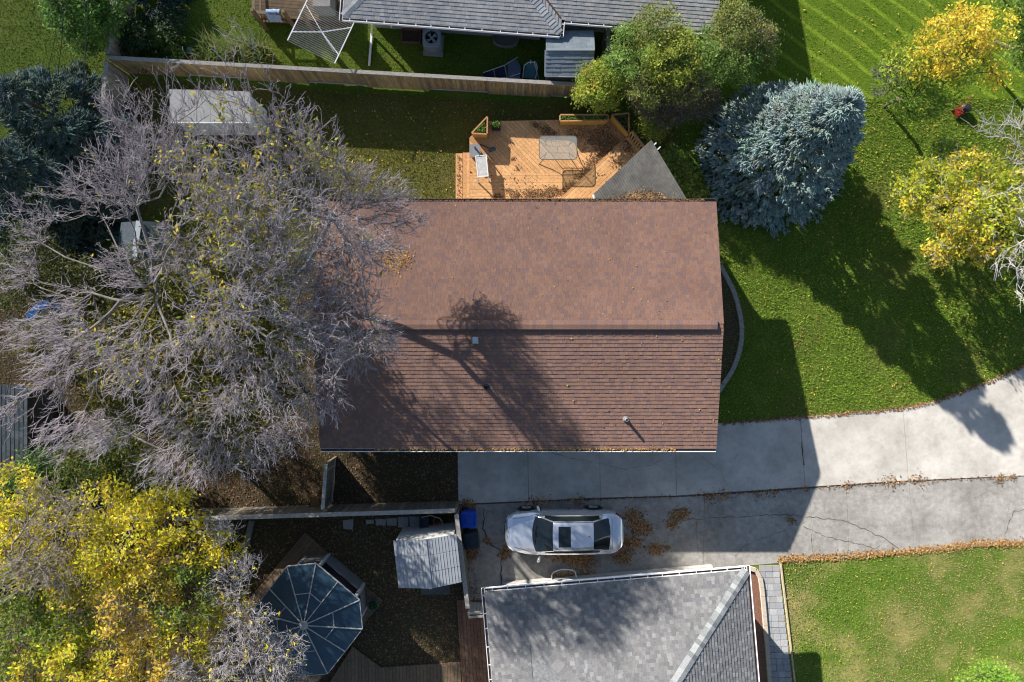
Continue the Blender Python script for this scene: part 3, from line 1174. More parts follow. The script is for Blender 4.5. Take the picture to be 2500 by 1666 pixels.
for i in range(14):
    mb.beam((*ring[i], 0.08), (*ring[i + 1], 0.08), 0.03, 0.26)
ww = part('window_well', mb, M_GALV, nh)
part('grille', MB().prism(ring, 0.14, 0.155), mat('window_well_cover', (0.16, 0.15, 0.13), 0.6, 0.2, 30), ww)

# ---- grey hip-roofed house at the bottom
z0 = 2.7
M_WHITE_WALL = mat('white_siding', (0.70, 0.69, 0.66), 0.7, 0.06, 3)
an2 = R(4.8)
UB = Vector((math.cos(an2), math.sin(an2), 0))
VB = Vector((math.sin(an2), -math.cos(an2), 0))
B0 = Vector((*P2(1186, 1447, 2.7), 0))
sh = thing('hip_roofed_house', 'light grey hip roofed house with white gutters below the driveway', 'house', tuple(B0 + UB * 5 + VB * 5))


def SH(u, v, z=0.0):
    return B0 + UB * u + VB * v + Vector((0, 0, z))


def SH2(u, v):
    p = SH(u, v)
    return (p.x, p.y)


bw, bd, s2 = 9.68, 11.5, 0.42
hr = bw / 2
zt = z0 + s2 * hr
part('wall', MB().prism([SH2(0.6, 0.62), SH2(bw - 0.6, 0.62), SH2(bw - 0.6, bd - 0.6), SH2(0.6, bd - 0.6)], 0.3, 2.62), M_WHITE_WALL, sh)
part('foundation', MB().prism([SH2(0.57, 0.59), SH2(bw - 0.57, 0.59), SH2(bw - 0.57, bd - 0.6), SH2(0.57, bd - 0.6)], -0.05, 0.32), M_FOUND, sh)
slab_plane(sh, [SH(0, 0, z0), SH(bw, 0, z0), SH(hr, hr, zt)], 0.08, M_GREYDECK)
slab_plane(sh, [SH(bw, 0, z0), SH(bw, bd, z0), SH(hr, bd - hr, zt), SH(hr, hr, zt)], 0.08, M_GREYDECK)
slab_plane(sh, [SH(0, bd, z0), SH(hr, bd - hr, zt), SH(bw, bd, z0)], 0.08, M_GREYDECK)
slab_plane(sh, [SH(0, 0, z0), SH(hr, hr, zt), SH(hr, bd - hr, zt), SH(0, bd, z0)], 0.08, M_GREYDECK)
PAL_LIGHT = [(0.196, 0.196, 0.199), (0.165, 0.166, 0.172), (0.219, 0.22, 0.218), (0.182, 0.183, 0.188), (0.151, 0.154, 0.162), (0.199, 0.196, 0.194), (0.25, 0.25, 0.248), (0.175, 0.175, 0.181)]
lr = Roof([0.12, 0.15, 0.18], PAL_LIGHT, 0.135)
k2 = math.hypot(1, s2)
lr.plane(SH(bw, -0.03, z0), -UB, (VB + Vector((0, 0, s2))), [(0, 0), (bw, 0), (hr, hr * k2)], 4.3)
lr.plane(SH(bw + 0.03, 6.0, z0), -VB, (-UB + Vector((0, 0, s2))), [(0, 0), (6.0, 0), (6.0 - hr, hr * k2), (0, hr * k2)], 4.3)
lr.plane(SH(-0.03, 0, z0), VB, (UB + Vector((0, 0, s2))), [(0, 0), (6.0, 0), (6.0, hr * k2), (hr, hr * k2)], 1.6)
lr.finish(sh, SH(6.0, 1.4, z0 + 0.6), 300)
PAL_CAP2 = [(0.25, 0.265, 0.265), (0.20, 0.21, 0.215), (0.29, 0.305, 0.305), (0.34, 0.355, 0.355)]
hip_caps(sh, SH(bw, 0, z0), SH(hr, hr, zt), PAL_CAP2, n=30, w=0.19, step=0.17, sag=0.30)
hip_caps(sh, SH(0, 0, z0), SH(hr, hr, zt), PAL_LIGHT[:4], n=30, w=0.17, step=0.17, sag=0.30)
gutter(sh, SH(0, -0.03, z0), SH(bw, -0.03, z0), -VB, M_WHITE)
gutter(sh, SH(-0.03, -0.15, z0), SH(-0.03, 5.5, z0), -UB, M_WHITE)
gutter(sh, SH(bw + 0.03, -0.15, z0), SH(bw + 0.03, 5.5, z0), UB, M_WHITE, hangers=False)
mb = MB()
c0 = SH(3.05, 0.60)
ring = [(c0.x + UB.x * 0.50 * math.cos(t) - VB.x * 0.38 * max(0, math.sin(t)) ** 0.5, c0.y + UB.y * 0.50 * math.cos(t) - VB.y * 0.38 * max(0, math.sin(t)) ** 0.5) for t in np.linspace(0, math.pi, 17)]
for i in range(16):
    mb.beam((*ring[i], 0.10), (*ring[i + 1], 0.10), 0.025, 0.34)
part('window_well', mb, M_GALV, sh)

# ---- dark roof at the edge of the picture
M_SLATE = mat_tint('slate_boards', rough=0.9, var=0.25, scale=7)
M_SHEDB0 = mat('dark_siding', (0.06, 0.065, 0.07), 0.8, 0.15, 5)
lg = thing('dark_roofed_garage', 'blue grey roofed garage past the bare tree, cut by the picture edge', 'garage', (*P2(-40, 1060), 0))
g0, g1 = P2(62, 940, 2.5), P2(66, 1184, 2.5)
part('wall', MB().prism([(-26, g0[1] - 0.3), (g0[0] - 0.75, g0[1] - 0.3), (g1[0] - 0.75, g1[1] + 0.3), (-26, g1[1] + 0.3)], 0, 2.42), M_SHEDB0, lg)
slab_plane(lg, [(-26, g0[1], 3.4), (g0[0], g0[1], 2.5), (g1[0], g1[1], 2.5), (-26, g1[1], 3.4)][::-1], 0.08, M_DARKDECK)
sr = Roof([0.22, 0.28, 0.34], [(0.07, 0.085, 0.10), (0.06, 0.075, 0.09), (0.085, 0.10, 0.115), (0.055, 0.07, 0.085)], 0.15)
TL = Vector((-(g0[0] + 26), 0, 0.9)).normalized()
sr.plane((g1[0] + 0.02, g0[1], 2.5), (0, 1, 0) if False else (0, -1, 0) if False else (0, 1, 0), TL, [(g1[1] - g0[1], 0), (0, 0), (0, 2.6), (g1[1] - g0[1], 2.6)])
sr.finish(lg, (g0[0], (g0[1] + g1[1]) / 2, 2.6), 200)

# ------------------------------------------------------------------ fences
M_FENCE = mat_tint('weathered_board', rough=0.9, var=0.3, scale=3.0, stretch=(6, 6, 0.8))
M_CAP = mat('weathered_cap_rail', (0.36, 0.335, 0.30), 0.9, 0.3, 3.0, stretch=(2, 8, 8))
M_RAIL = mat('fence_rail', (0.19, 0.155, 0.10), 0.9, 0.25, 5)
PAL_FENCE = [(0.297, 0.217, 0.109), (0.254, 0.189, 0.102), (0.341, 0.254, 0.131), (0.225, 0.167, 0.094), (0.319, 0.217, 0.102)]
PAL_FENCE_GREY = [(0.300, 0.256, 0.200), (0.250, 0.219, 0.175), (0.338, 0.294, 0.231)]


def fence(name, label, a, b, h, pal, side=1, alternate=False, panel=2.42, cap_w=0.14, cap=M_CAP, bw=0.135, gap=0.008, group=None):
    """a run of upright boards from a to b; side +1 puts the boards left of a->b"""
    a, b = Vector((*a, 0)), Vector((*b, 0))
    d = (b - a).normalized()
    L = (b - a).length
    n = Vector((-d.y, d.x, 0))
    z = Vector((0, 0, 1))
    o = thing(name, label, 'fence', tuple((a + b) / 2), group)
    ms = [MB().add([(0, 0, 0), (bw, 0, 0), (bw, 0.018, 0), (0, 0.018, 0), (0, 0, 1), (bw, 0, 1), (bw, 0.018, 1), (0, 0.018, 1)],
                   [(3, 2, 1, 0), (4, 5, 6, 7), (0, 1, 5, 4), (1, 2, 6, 5), (2, 3, 7, 6), (3, 0, 4, 7)], c).mesh('board') for c in pal]
    npan = max(1, round(L / panel))
    pl = L / npan
    post = MB().box((0, 0, h / 2), (0.09, 0.09, h)).mesh('post')
    for i in range(npan + 1):
        place('post', post, M_RAIL, o, a + d * (i * pl), (d, n, z), (1, 1, 1))
    for i in range(npan):
        sg = side * (-1 if (alternate and i % 2) else 1)
        s0, s1 = i * pl + 0.05, (i + 1) * pl - 0.05
        for rz in (0.16, h - 0.10):
            p, q = a + d * s0 + z * rz, a + d * s1 + z * rz
            part('rail', MB().beam(p, q, 0.038, 0.085), M_CAP if rz < 1 else M_RAIL, o)
        t = s0 - 0.04
        while t < s1 + 0.02:
            off = n * (0.022 if sg > 0 else -0.042)
            place('board', rnd.choice(ms), M_FENCE, o, a + d * t + off + z * (0.03 + rnd.uniform(0, 0.02)), (d, n, z), (1, 1, h - 0.06 + rnd.uniform(-0.012, 0.0)))
            t += bw + gap + rnd.uniform(0, 0.004)
        part('cap_rail', MB().beam(a + d * (i * pl + 0.004) + z * (h + 0.018 + 0.004 * rnd.random()), a + d * ((i + 1) * pl - 0.004) + z * (h + 0.018 + 0.004 * rnd.random()), cap_w, 0.036), cap, o)
    return o


FH = 1.5
fc = P2(264, 141, FH)
fence('board_fence', 'long weathered board fence between back lawn and grey house', fc, P2(1500, 212, FH), FH, PAL_FENCE, side=-1, alternate=True)
fence('board_fence', 'short board fence turning down beside the wooden pallet', (fc[0] - 0.07, fc[1] - 0.14), P2(248, 292, FH), FH, PAL_FENCE_GREY, side=1)
fence('board_fence', 'shaded board fence running up beside the hosta plant', (fc[0] - 0.03, fc[1] + 0.14), P2(277, -40, FH), FH, PAL_FENCE_GREY, side=-1)
fence('board_fence', 'lower board fence under the tree beyond the wooden pallet', P2(286, 296, 1.3), P2(300, 420, 1.3), 1.25, PAL_FENCE, side=1, cap_w=0.12)
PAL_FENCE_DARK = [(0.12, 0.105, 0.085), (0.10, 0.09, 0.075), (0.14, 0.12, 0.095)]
fs = P2(1113, 1247, FH)
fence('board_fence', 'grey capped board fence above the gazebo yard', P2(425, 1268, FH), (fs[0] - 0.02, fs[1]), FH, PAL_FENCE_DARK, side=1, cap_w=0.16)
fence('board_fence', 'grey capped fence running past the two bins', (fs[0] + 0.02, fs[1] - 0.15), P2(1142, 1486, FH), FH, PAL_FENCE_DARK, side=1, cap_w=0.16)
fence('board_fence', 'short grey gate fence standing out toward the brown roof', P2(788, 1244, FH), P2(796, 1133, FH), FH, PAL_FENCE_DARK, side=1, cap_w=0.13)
fence('board_fence', 'short fence piece beside the blue grey shed', P2(1486, 158, FH), P2(1484, 62, FH), FH, PAL_FENCE_GREY, side=1, cap_w=0.15)
gate = thing('side_gate', 'low double railed gate between fence and white guttered house', 'gate', (*P2(1165, 1500), 0))
ga, gb = Vector(P(1144, 1497, 1.4)), Vector(P(1184, 1494, 1.4))
for dy in (0.0, -0.17):
    part('rail', MB().beam(ga + Vector((0, dy, 0)), gb + Vector((0, dy, 0)), 0.075, 0.04), M_CAP, gate)
gbm = MB().box((0, 0, 0.66), (0.12, 0.02, 1.32)).mesh('board')
for i in range(5):
    place('board', gbm, M_CAP, gate, (ga.x + 0.07 + i * 0.135, ga.y - 0.085, 0.02))
for xx in (ga.x, gb.x):
    part('post', MB().box((xx, ga.y - 0.08, 0.68), (0.08, 0.08, 1.36)), M_CAP, gate)


# ------------------------------------------------------------------ decks
def planks(parent, poly, ang, w, gap, z0_, z1_, pal, m, name='plank', jitter=0.003):
    """cover a polygon with planks running along ang; each plank is a piece"""
    d = (math.cos(ang), math.sin(ang))
    n = (-d[1], d[0])
    vals = [p[0] * n[0] + p[1] * n[1] for p in poly]
    t = min(vals) - rnd.uniform(0, w)
    while t < max(vals):
        q = clip_half(poly, n[0], n[1], t + w - gap)
        q = clip_half(q, -n[0], -n[1], -t)
        if len(q) >= 3 and abs(area(q)) > 0.01:
            part(name, MB().prism(q, z0_, z1_ + rnd.uniform(-jitter, jitter), rnd.choice(pal)), m, parent)
        t += w


def face(parent, name, a, b, z0_, z1_, m, th=0.03):
    return part(name, MB().beam((a[0], a[1], (z0_ + z1_) / 2), (b[0], b[1], (z0_ + z1_) / 2), th, z1_ - z0_), m, parent)


M_CEDAR = mat_tint('stained_cedar', rough=0.65, var=0.20, scale=4.5, stretch=(3, 3, 3), spec=0.2, broad=0.14)
M_CEDAR_EDGE = mat('cedar_edge', (0.47, 0.26, 0.11), 0.65, 0.15, 4)
M_JOIST = mat('dark_joist', (0.08, 0.045, 0.02), 0.9, 0.2, 5)
PAL_CEDAR = [(0.647, 0.378, 0.171), (0.616, 0.354, 0.156), (0.671, 0.397, 0.183), (0.586, 0.329, 0.144), (0.634, 0.366, 0.163)]
DZ, WZ = 0.42, 0.56
deck = thing('cedar_deck', 'orange stained wooden deck with steps behind the brown roof', 'deck', (*P2(1310, 400), 0))
dpt = lambda a, b: P2(a, b, DZ)
wpt = lambda a, b: P2(a, b, WZ)
diag = [dpt(1148, 424), dpt(1148, 336), dpt(1190, 297), dpt(1488, 291), dpt(1531, 344), dpt(1445, 424)]
horiz = [dpt(1148, 424), dpt(1445, 424), dpt(1380, 489), dpt(1148, 489)]
planks(deck, diag, R(-46), 0.142, 0.008, DZ - 0.035, DZ, PAL_CEDAR, M_CEDAR)
planks(deck, horiz, 0.0, 0.142, 0.008, DZ - 0.035, DZ, PAL_CEDAR, M_CEDAR)
walk = [wpt(1368, 503), wpt(1368, 485), wpt(1530, 334), wpt(1566, 374), wpt(1470, 503)]
wa = math.atan2(walk[2][1] - walk[1][1], walk[2][0] - walk[1][0])
planks(deck, walk, wa, 0.142, 0.007, WZ - 0.035, WZ, PAL_CEDAR, M_CEDAR)
strip = [wpt(1186, 503), wpt(1186, 488), wpt(1366, 486), wpt(1366, 503)]
planks(deck, strip, R(52), 0.142, 0.007, WZ - 0.035, WZ, PAL_CEDAR, M_CEDAR)
part('fascia', MB().beam((*wpt(1368, 485), WZ - 0.075), (*wpt(1530, 334), WZ - 0.075), 0.04, 0.16)
     .beam((*wpt(1186, 487), WZ - 0.075), (*wpt(1368, 485), WZ - 0.075), 0.04, 0.16), M_CEDAR_EDGE, deck)
part('joist_frame', MB().prism(inset(diag, 0.05), 0.0, DZ - 0.045).prism(inset(horiz, 0.05), 0.0, DZ - 0.050).prism(inset(walk, 0.06), 0.0, WZ - 0.045), M_JOIST, deck)
for i, (q0, q1) in enumerate(zip(diag[1:4], diag[2:5])):
    face(deck, 'skirt_board', q0, q1, 0.02, DZ - 0.004, M_CEDAR_EDGE)
face(deck, 'skirt_board', dpt(1147, 503), dpt(1147, 336), 0.02, DZ - 0.004, M_CEDAR_EDGE)
part('corner_boards', MB().prism([dpt(1148, 503), dpt(1148, 490), dpt(1186, 490), dpt(1186, 503)], DZ - 0.035, DZ, PAL_CEDAR[0]), M_CEDAR, deck)
for (x0, x1, y0, z) in ((1130, 1146.5, 373, 0.28), (1112.5, 1129.5, 375, 0.14)):
    a0, a1 = P2(x0, y0, z), P2(x1, 503, z)
    half = (a1[0] - a0[0]) / 2
    for j in range(2):
        xx0 = a0[0] + j * half
        part('tread', MB().prism([(xx0, a0[1]), (xx0 + half - 0.008, a0[1]), (xx0 + half - 0.008, a1[1]), (xx0, a1[1])], z - 0.035, z, rnd.choice(PAL_CEDAR)), M_CEDAR, deck)
    face(deck, 'riser', (a0[0] + 0.02, a0[1]), (a0[0] + 0.02, a1[1]), 0.0, z - 0.04, M_CEDAR_EDGE)
# railing at the far end of the walkway
rail = part('railing', MB().beam(P(1531, 337, 1.35), P(1568, 379, 1.35), 0.09, 0.04).beam(P(1545, 325, 1.35), P(1566, 372, 1.35), 0.02, 0.02), M_CEDAR_EDGE, deck)
ra, rb = Vector((*wpt(1534, 336), WZ)), Vector((*wpt(1562, 372), WZ))
dirr = (rb - ra).normalized()
mb = MB()
outv = Vector((dirr.y * -1, dirr.x, 0)) * -1
part('top_rail', MB().beam(ra + Vector((0, 0, 0.80)), rb + Vector((0, 0, 0.80)), 0.10, 0.04), M_CEDAR_EDGE, deck)
part('bottom_rail', MB().beam(ra + Vector((0, 0, 0.10)), rb + Vector((0, 0, 0.10)), 0.05, 0.05), M_CEDAR_EDGE, deck)
sp = MB().box((0, 0, 0.35), (0.045, 0.045, 0.66)).mesh('spindle')
for i in range(7):
    place('spindle', sp, M_CEDAR_EDGE, deck, ra.lerp(rb, i / 6) + Vector((0, 0, 0.12)), (dirr, Vector((-dirr.y, dirr.x, 0)), Vector((0, 0, 1))))


# planters
M_SOIL = mat('potting_soil', (0.04, 0.03, 0.02), 0.95, 0.4, 20)
FOL = mat_tint('foliage', rough=0.55, var=0.12, scale=5, translucent=0.42, spec=0.25)


def tuft(parent, name, poly, z, n, pal, seed, h=0.14, size=0.09):
    rng = np.random.RandomState(seed)
    x, y = scatter(poly, n, rng)
    m = len(x)
    a = rng.uniform(0, 6.28, m)
    el = rng.uniform(0.15, 1.2, m)
    d = np.stack([np.cos(a) * np.cos(el), np.sin(a) * np.cos(el), np.sin(el)], 1)
    c = np.stack([x, y, z + rng.uniform(0.01, h, m)], 1)
    nr = unit(np.stack([rng.normal(0, 0.6, m), rng.normal(0, 0.6, m), np.ones(m)], 1))
    s = size * rng.uniform(0.6, 1.3, m)
    V, F = leaves_np(c, d, nr, s, s * 0.5)
    return part_np(name, V, F, FOL, parent, np.repeat(pick(rng, pal, m), 4, 0))


PAL_HERB = [(0.13, 0.26, 0.03), (0.09, 0.19, 0.025), (0.18, 0.32, 0.05), (0.25, 0.33, 0.06)]


def planter(label, poly, z0_, z1_, seed, soil, div=None, n=420):
    c = (sum(p[0] for p in poly) / len(poly), sum(p[1] for p in poly) / len(poly))
    o = thing('planter_box', label, 'planter', (*c, z0_), 'wooden planter boxes on the deck')
    if area(poly) < 0:
        poly = poly[::-1]
    k = len(poly)
    for i in range(k):
        a, b = poly[i], poly[(i + 1) % k]
        # outward-leaning side board
        ca = (a[0] + (c[0] - a[0]) * 0.06, a[1] + (c[1] - a[1]) * 0.06)
        cb = (b[0] + (c[0] - b[0]) * 0.06, b[1] + (c[1] - b[1]) * 0.06)
        L = math.hypot(b[0] - a[0], b[1] - a[1])
        nb = max(1, round(L / 0.85))
        for j in range(nb):
            f0, f1 = j / nb, (j + 1) / nb - (0.006 / L if j < nb - 1 else 0)
            pa = (a[0] + (b[0] - a[0]) * f0, a[1] + (b[1] - a[1]) * f0)
            pb = (a[0] + (b[0] - a[0]) * f1, a[1] + (b[1] - a[1]) * f1)
            qa = (ca[0] + (cb[0] - ca[0]) * f0, ca[1] + (cb[1] - ca[1]) * f0)
            qb = (ca[0] + (cb[0] - ca[0]) * f1, ca[1] + (cb[1] - ca[1]) * f1)
            nx, ny = (b[1] - a[1]) / L * -0.02, (b[0] - a[0]) / L * 0.02
            part('side_board', MB().add([(*qa, z0_), (*qb, z0_), (*pb, z1_), (*pa, z1_), (qa[0] + nx, qa[1] + ny, z0_), (qb[0] + nx, qb[1] + ny, z0_),
                                         (pb[0] + nx, pb[1] + ny, z1_), (pa[0] + nx, pa[1] + ny, z1_)],
                                        [(0, 1, 2, 3), (7, 6, 5, 4), (0, 4, 5, 1), (3, 2, 6, 7), (1, 5, 6, 2), (0, 3, 7, 4)]), M_PLANTER, o)
        ux, uy = (b[0] - a[0]) / L * 0.02, (b[1] - a[1]) / L * 0.02
        part('rim', MB().beam((a[0] + ux, a[1] + uy, z1_ + 0.012), (b[0] - ux, b[1] - uy, z1_ + 0.012 + 0.003 * (i % 2)), 0.055, 0.03), M_CEDAR_EDGE, o)
    if div:
        part('divider', MB().beam((*div[0], z1_ - 0.02), (*div[1], z1_ - 0.02), 0.05, 0.06), M_CEDAR_EDGE, o)
    part('soil', MB().prism(inset(poly, 0.03), z0_ + 0.02, z1_ - 0.10), M_SOIL, o)
    tuft(o, 'herbs', inset(poly, 0.06), z1_ - 0.10, n, soil, seed)
    return o


M_PLANTER = mat('planter_wood', (0.50, 0.27, 0.055), 0.6, 0.10, 3)
ZP = 1.02
planter('triangular planter box with green plants at the deck corner', [P2(1151, 326, ZP), P2(1190, 285, ZP), P2(1189, 328, ZP)], DZ + 0.02, ZP, 41, PAL_HERB)
planter('long planter box with two soil bays on the shaded deck edge', [P2(1367, 296, ZP), P2(1367, 281, ZP), P2(1485, 281, ZP), P2(1485, 294, ZP)], DZ + 0.02, ZP, 42,
        PAL_HERB, (P2(1426, 282, ZP), P2(1426, 295, ZP)), 700)
planter('triangular planter box with dark leaves beside the railing', [P2(1493, 281, ZP), P2(1535, 277, ZP), P2(1535, 329, ZP)], DZ + 0.02, ZP, 43,
        [(0.05, 0.11, 0.02), (0.07, 0.13, 0.025), (0.20, 0.19, 0.06), (0.30, 0.24, 0.12)])
c = P(1211, 305, 0.7)
pot = thing('plant_pot', 'small square black pot with green seedlings on the deck', 'plant pot', (c[0], c[1], DZ))
pp = lambda s: [(c[0] - s, c[1] - s), (c[0] + s, c[1] - s), (c[0] + s, c[1] + s), (c[0] - s, c[1] + s)]
mb = MB()
for (dx, dy, sx, sy) in ((0, -0.15, 0.34, 0.03), (0, 0.15, 0.34, 0.03), (-0.155, 0, 0.03, 0.28), (0.155, 0, 0.03, 0.28)):
    mb.box((c[0] + dx, c[1] + dy, DZ + 0.15), (sx, sy, 0.28))
part('pot_body', mb, M_BLACK, pot)
part('soil', MB().prism(pp(0.135), DZ + 0.01, DZ + 0.2), M_SOIL, pot)
tuft(pot, 'seedlings', pp(0.13), DZ + 0.2, 110, PAL_HERB, 44, 0.2, 0.12)

# glass topped table
gt = thing('glass_table', 'frosted glass patio table with rounded corners on the deck', 'table', (*P2(1362, 361, 0.7), DZ))
TZ = DZ + 0.70
cx, cy = P2(1362.5, 361, TZ)
hw, hd, rc = 0.735, 0.455, 0.13


def rrect(hw, hd, r, n=6):
    out = []
    for (sx, sy, a0) in ((1, 1, 0), (-1, 1, 90), (-1, -1, 180), (1, -1, 270)):
        for i in range(n + 1):
            a = R(a0 + 90 * i / n)
            out.append((cx + sx * (hw - r) + r * math.cos(a), cy + sy * (hd - r) + r * math.sin(a)))
    return out


mg, nt, b = new_mat('frosted_glass')
b.inputs['Base Color'].default_value = (0.50, 0.50, 0.48, 1)
b.inputs['Roughness'].default_value = 0.35
tb = nt.nodes.new('ShaderNodeBsdfTransparent')
tb.inputs['Color'].default_value = (0.86, 0.90, 0.89, 1)
mx = nt.nodes.new('ShaderNodeMixShader')
nz = nt.nodes.new('ShaderNodeTexNoise')
nz.inputs['Scale'].default_value = 6
rp = nt.nodes.new('ShaderNodeMapRange')
rp.inputs['To Min'].default_value = 0.16
rp.inputs['To Max'].default_value = 0.40
nt.links.new(nz.outputs['Fac'], rp.inputs['Value'])
nt.links.new(rp.outputs['Result'], mx.inputs['Fac'])
nt.links.new(tb.outputs[0], mx.inputs[1])
nt.links.new(b.outputs[0], mx.inputs[2])
nt.links.new(mx.outputs[0], nt.nodes['Material Output'].inputs['Surface'])
M_TAUPE = mat('taupe_metal', (0.10, 0.085, 0.075), 0.5, 0.1, 5)
part('glass_top', MB().prism(rrect(hw, hd, rc), TZ, TZ + 0.008), mg, gt)
ring = rrect(hw + 0.008, hd + 0.008, rc)
part('edge_frame', MB().tube([(*p, TZ - 0.004) for p in ring] + [(*ring[0], TZ - 0.004)], 0.014, 6, False), M_TAUPE, gt)
for sx in (-1, 1):
    for sy in (-1, 1):
        part('leg', MB().tube([(cx + sx * hw * 0.60, cy + sy * hd * 0.30, TZ - 0.25), (cx + sx * hw * 0.66, cy + sy * hd * 0.5, TZ - 0.10), (cx + sx * (hw - 0.07), cy + sy * (hd - 0.06), TZ - 0.02)], 0.016, 6)
             .tube([(cx + sx * hw * 0.60, cy + sy * hd * 0.30, TZ - 0.25), (cx + sx * hw * 0.70, cy + sy * hd * 0.6, TZ - 0.45), (cx + sx * (hw - 0.02), cy + sy * (hd + 0.02), DZ)], 0.016, 6), M_TAUPE, gt)
part('stretcher', MB().tube([(cx - hw * 0.6, cy - hd * 0.3, TZ - 0.25), (cx + hw * 0.6, cy - hd * 0.3, TZ - 0.25)], 0.010, 6)
     .tube([(cx - hw * 0.6, cy + hd * 0.3, TZ - 0.25), (cx + hw * 0.6, cy + hd * 0.3, TZ - 0.25)], 0.010, 6)
     .tube([(cx, cy - hd * 0.3, TZ - 0.25), (cx, cy + hd * 0.3, TZ - 0.25)], 0.010, 6), M_TAUPE, gt)

# white side table with bent legs
M_STONE = mat('weathered_white_plastic', (0.52, 0.51, 0.49), 0.7, 0.2, 9)
wt = thing('side_table', 'weathered white plastic side table near the deck steps', 'table', (*P2(1177, 405, 0.8), DZ))
TT = DZ + 0.46
q = [P2(1161, 382, TT), P2(1187, 379, TT), P2(1192, 430, TT), P2(1167, 432, TT)]
part('table_top', MB().prism(q, TT - 0.03, TT), M_STONE, wt)
part('top_rim', MB().beam((*q[0], TT - 0.01), (*q[1], TT - 0.01), 0.03, 0.05).beam((*q[2], TT - 0.012), (*q[3], TT - 0.012), 0.03, 0.05)
     .beam((*q[1], TT - 0.014), (*q[2], TT - 0.014), 0.03, 0.05).beam((*q[3], TT - 0.016), (*q[0], TT - 0.016), 0.03, 0.05), M_WHITE, wt)
for p, dx, dy in zip(q, (-0.03, 0.03, 0.0, -0.02), (0.04, 0.04, -0.10, -0.12)):
    part('leg', MB().beam((p[0], p[1], TT - 0.03), (p[0] + dx, p[1] + dy, DZ), 0.045, 0.045), M_WHITE, wt)
# paver pedestal with a bracket
ps = thing('stone_pedestal', 'grey stone slab pedestal with black bracket on the deck edge', 'pedestal', (*P2(1161, 367, 0.7), DZ))
q = [P2(1146, 353, 0.86), P2(1170, 352, 0.86), P2(1175, 382, 0.86), P2(1146, 384, 0.86)]
part('slab_top', MB().prism(q, 0.80, 0.86), mat('granite_slab', (0.24, 0.24, 0.25), 0.8, 0.35, 40), ps)
part('column', MB().prism(inset(q, 0.07), DZ, 0.80), M_CEDAR_EDGE, ps)
b0 = P(1160, 362, 0.86)
part('bracket', MB().box((b0[0], b0[1], 0.93), (0.05, 0.05, 0.16)).beam((b0[0], b0[1], 1.0), (b0[0] + 0.02, b0[1] - 0.12, 1.0), 0.03, 0.03), M_BLACK, ps)
# deck rail board beside the planter
bb = solo('rail_board', MB().beam((*P2(1149, 336, 0.55), 0.55), (*P2(1202, 396, 0.55), 0.47), 0.16, 0.035), M_CEDAR_EDGE, 'slanting loose cedar board beside the stone pedestal', 'board', (*P2(1175, 366), DZ))
br = thing('garden_broom', 'dark handled broom with grey head lying on the shaded deck', 'broom', (*P2(1190, 362, DZ), DZ))
h0, h1 = P(1172, 352, DZ + 0.05), P(1193, 362, DZ + 0.05)
part('handle', MB().tube([h0, h1], 0.016, 8), M_BLACK, br)
hx, hy = P2(1202, 366, DZ)
part('bristles', MB().add([(h1[0], h1[1], DZ + 0.09), (hx - 0.13, hy - 0.12, DZ + 0.01), (hx + 0.16, hy - 0.02, DZ + 0.01), (hx + 0.10, hy + 0.12, DZ + 0.01), (hx, hy, DZ + 0.10)],
                          [(0, 1, 4), (1, 2, 4), (2, 3, 4), (3, 0, 4), (0, 3, 2, 1)]), mat('grey_bristle', (0.12, 0.12, 0.13), 0.9, 0.3, 30), br)

rngd = np.random.RandomState(51)


def clumps_h(cs, h, rng):
    X, Y = [], []
    for (px, py, rp, n) in cs:
        c = P2(px, py, h)
        r = rp * 0.0165
        X.append(c[0] + rng.normal(0, r * 0.5, n))
        Y.append(c[1] + rng.normal(0, r * 0.35, n))
    return np.concatenate(X), np.concatenate(Y)


x, y = clumps_h([(1216, 480, 10, 120), (1258, 476, 14, 220), (1240, 466, 8, 60), (1300, 475, 20, 360), (1330, 477, 22, 360), (1350, 468, 18, 300), (1380, 468, 14, 250),
                 (1395, 455, 14, 200), (1420, 430, 18, 220), (1437, 414, 14, 160), (1455, 395, 22, 420), (1470, 378, 20, 360), (1480, 355, 30, 420), (1450, 345, 34, 360),
                 (1410, 325, 30, 160), (1330, 318, 16, 160), (1310, 306, 14, 130), (1345, 332, 18, 200), (1470, 325, 30, 250), (1490, 345, 20, 250), (1252, 388, 6, 40),
                 (1265, 410, 10, 30), (1240, 448, 40, 30), (1290, 440, 40, 30)], DZ, rngd)
kk = inside(x, y, diag) | inside(x, y, horiz)
litter('deck_leaves', 'brown leaf drifts across the orange deck', x[kk], y[kk], DZ, PAL_BROWN + PAL_ORANGE, 0.065, 52)
x, y = clumps_h([(1540, 345, 16, 120), (1530, 365, 18, 70), (1500, 395, 20, 30), (1470, 430, 30, 20), (1121, 480, 8, 0)], WZ, rngd)
kk = inside(x, y, walk)
litter('deck_leaves', 'few brown leaves on the raised deck walkway', x[kk], y[kk], WZ, PAL_BROWN, 0.065, 53)
x, y = rngd.uniform(P2(1116, 0, .14)[0], P2(1128, 0, .14)[0], 130), rngd.uniform(P2(0, 500, .14)[1], P2(0, 380, .14)[1], 130)
litter('deck_leaves', 'dead leaves on the lowest deck step', x, y, 0.14, PAL_BROWN, 0.06, 54)

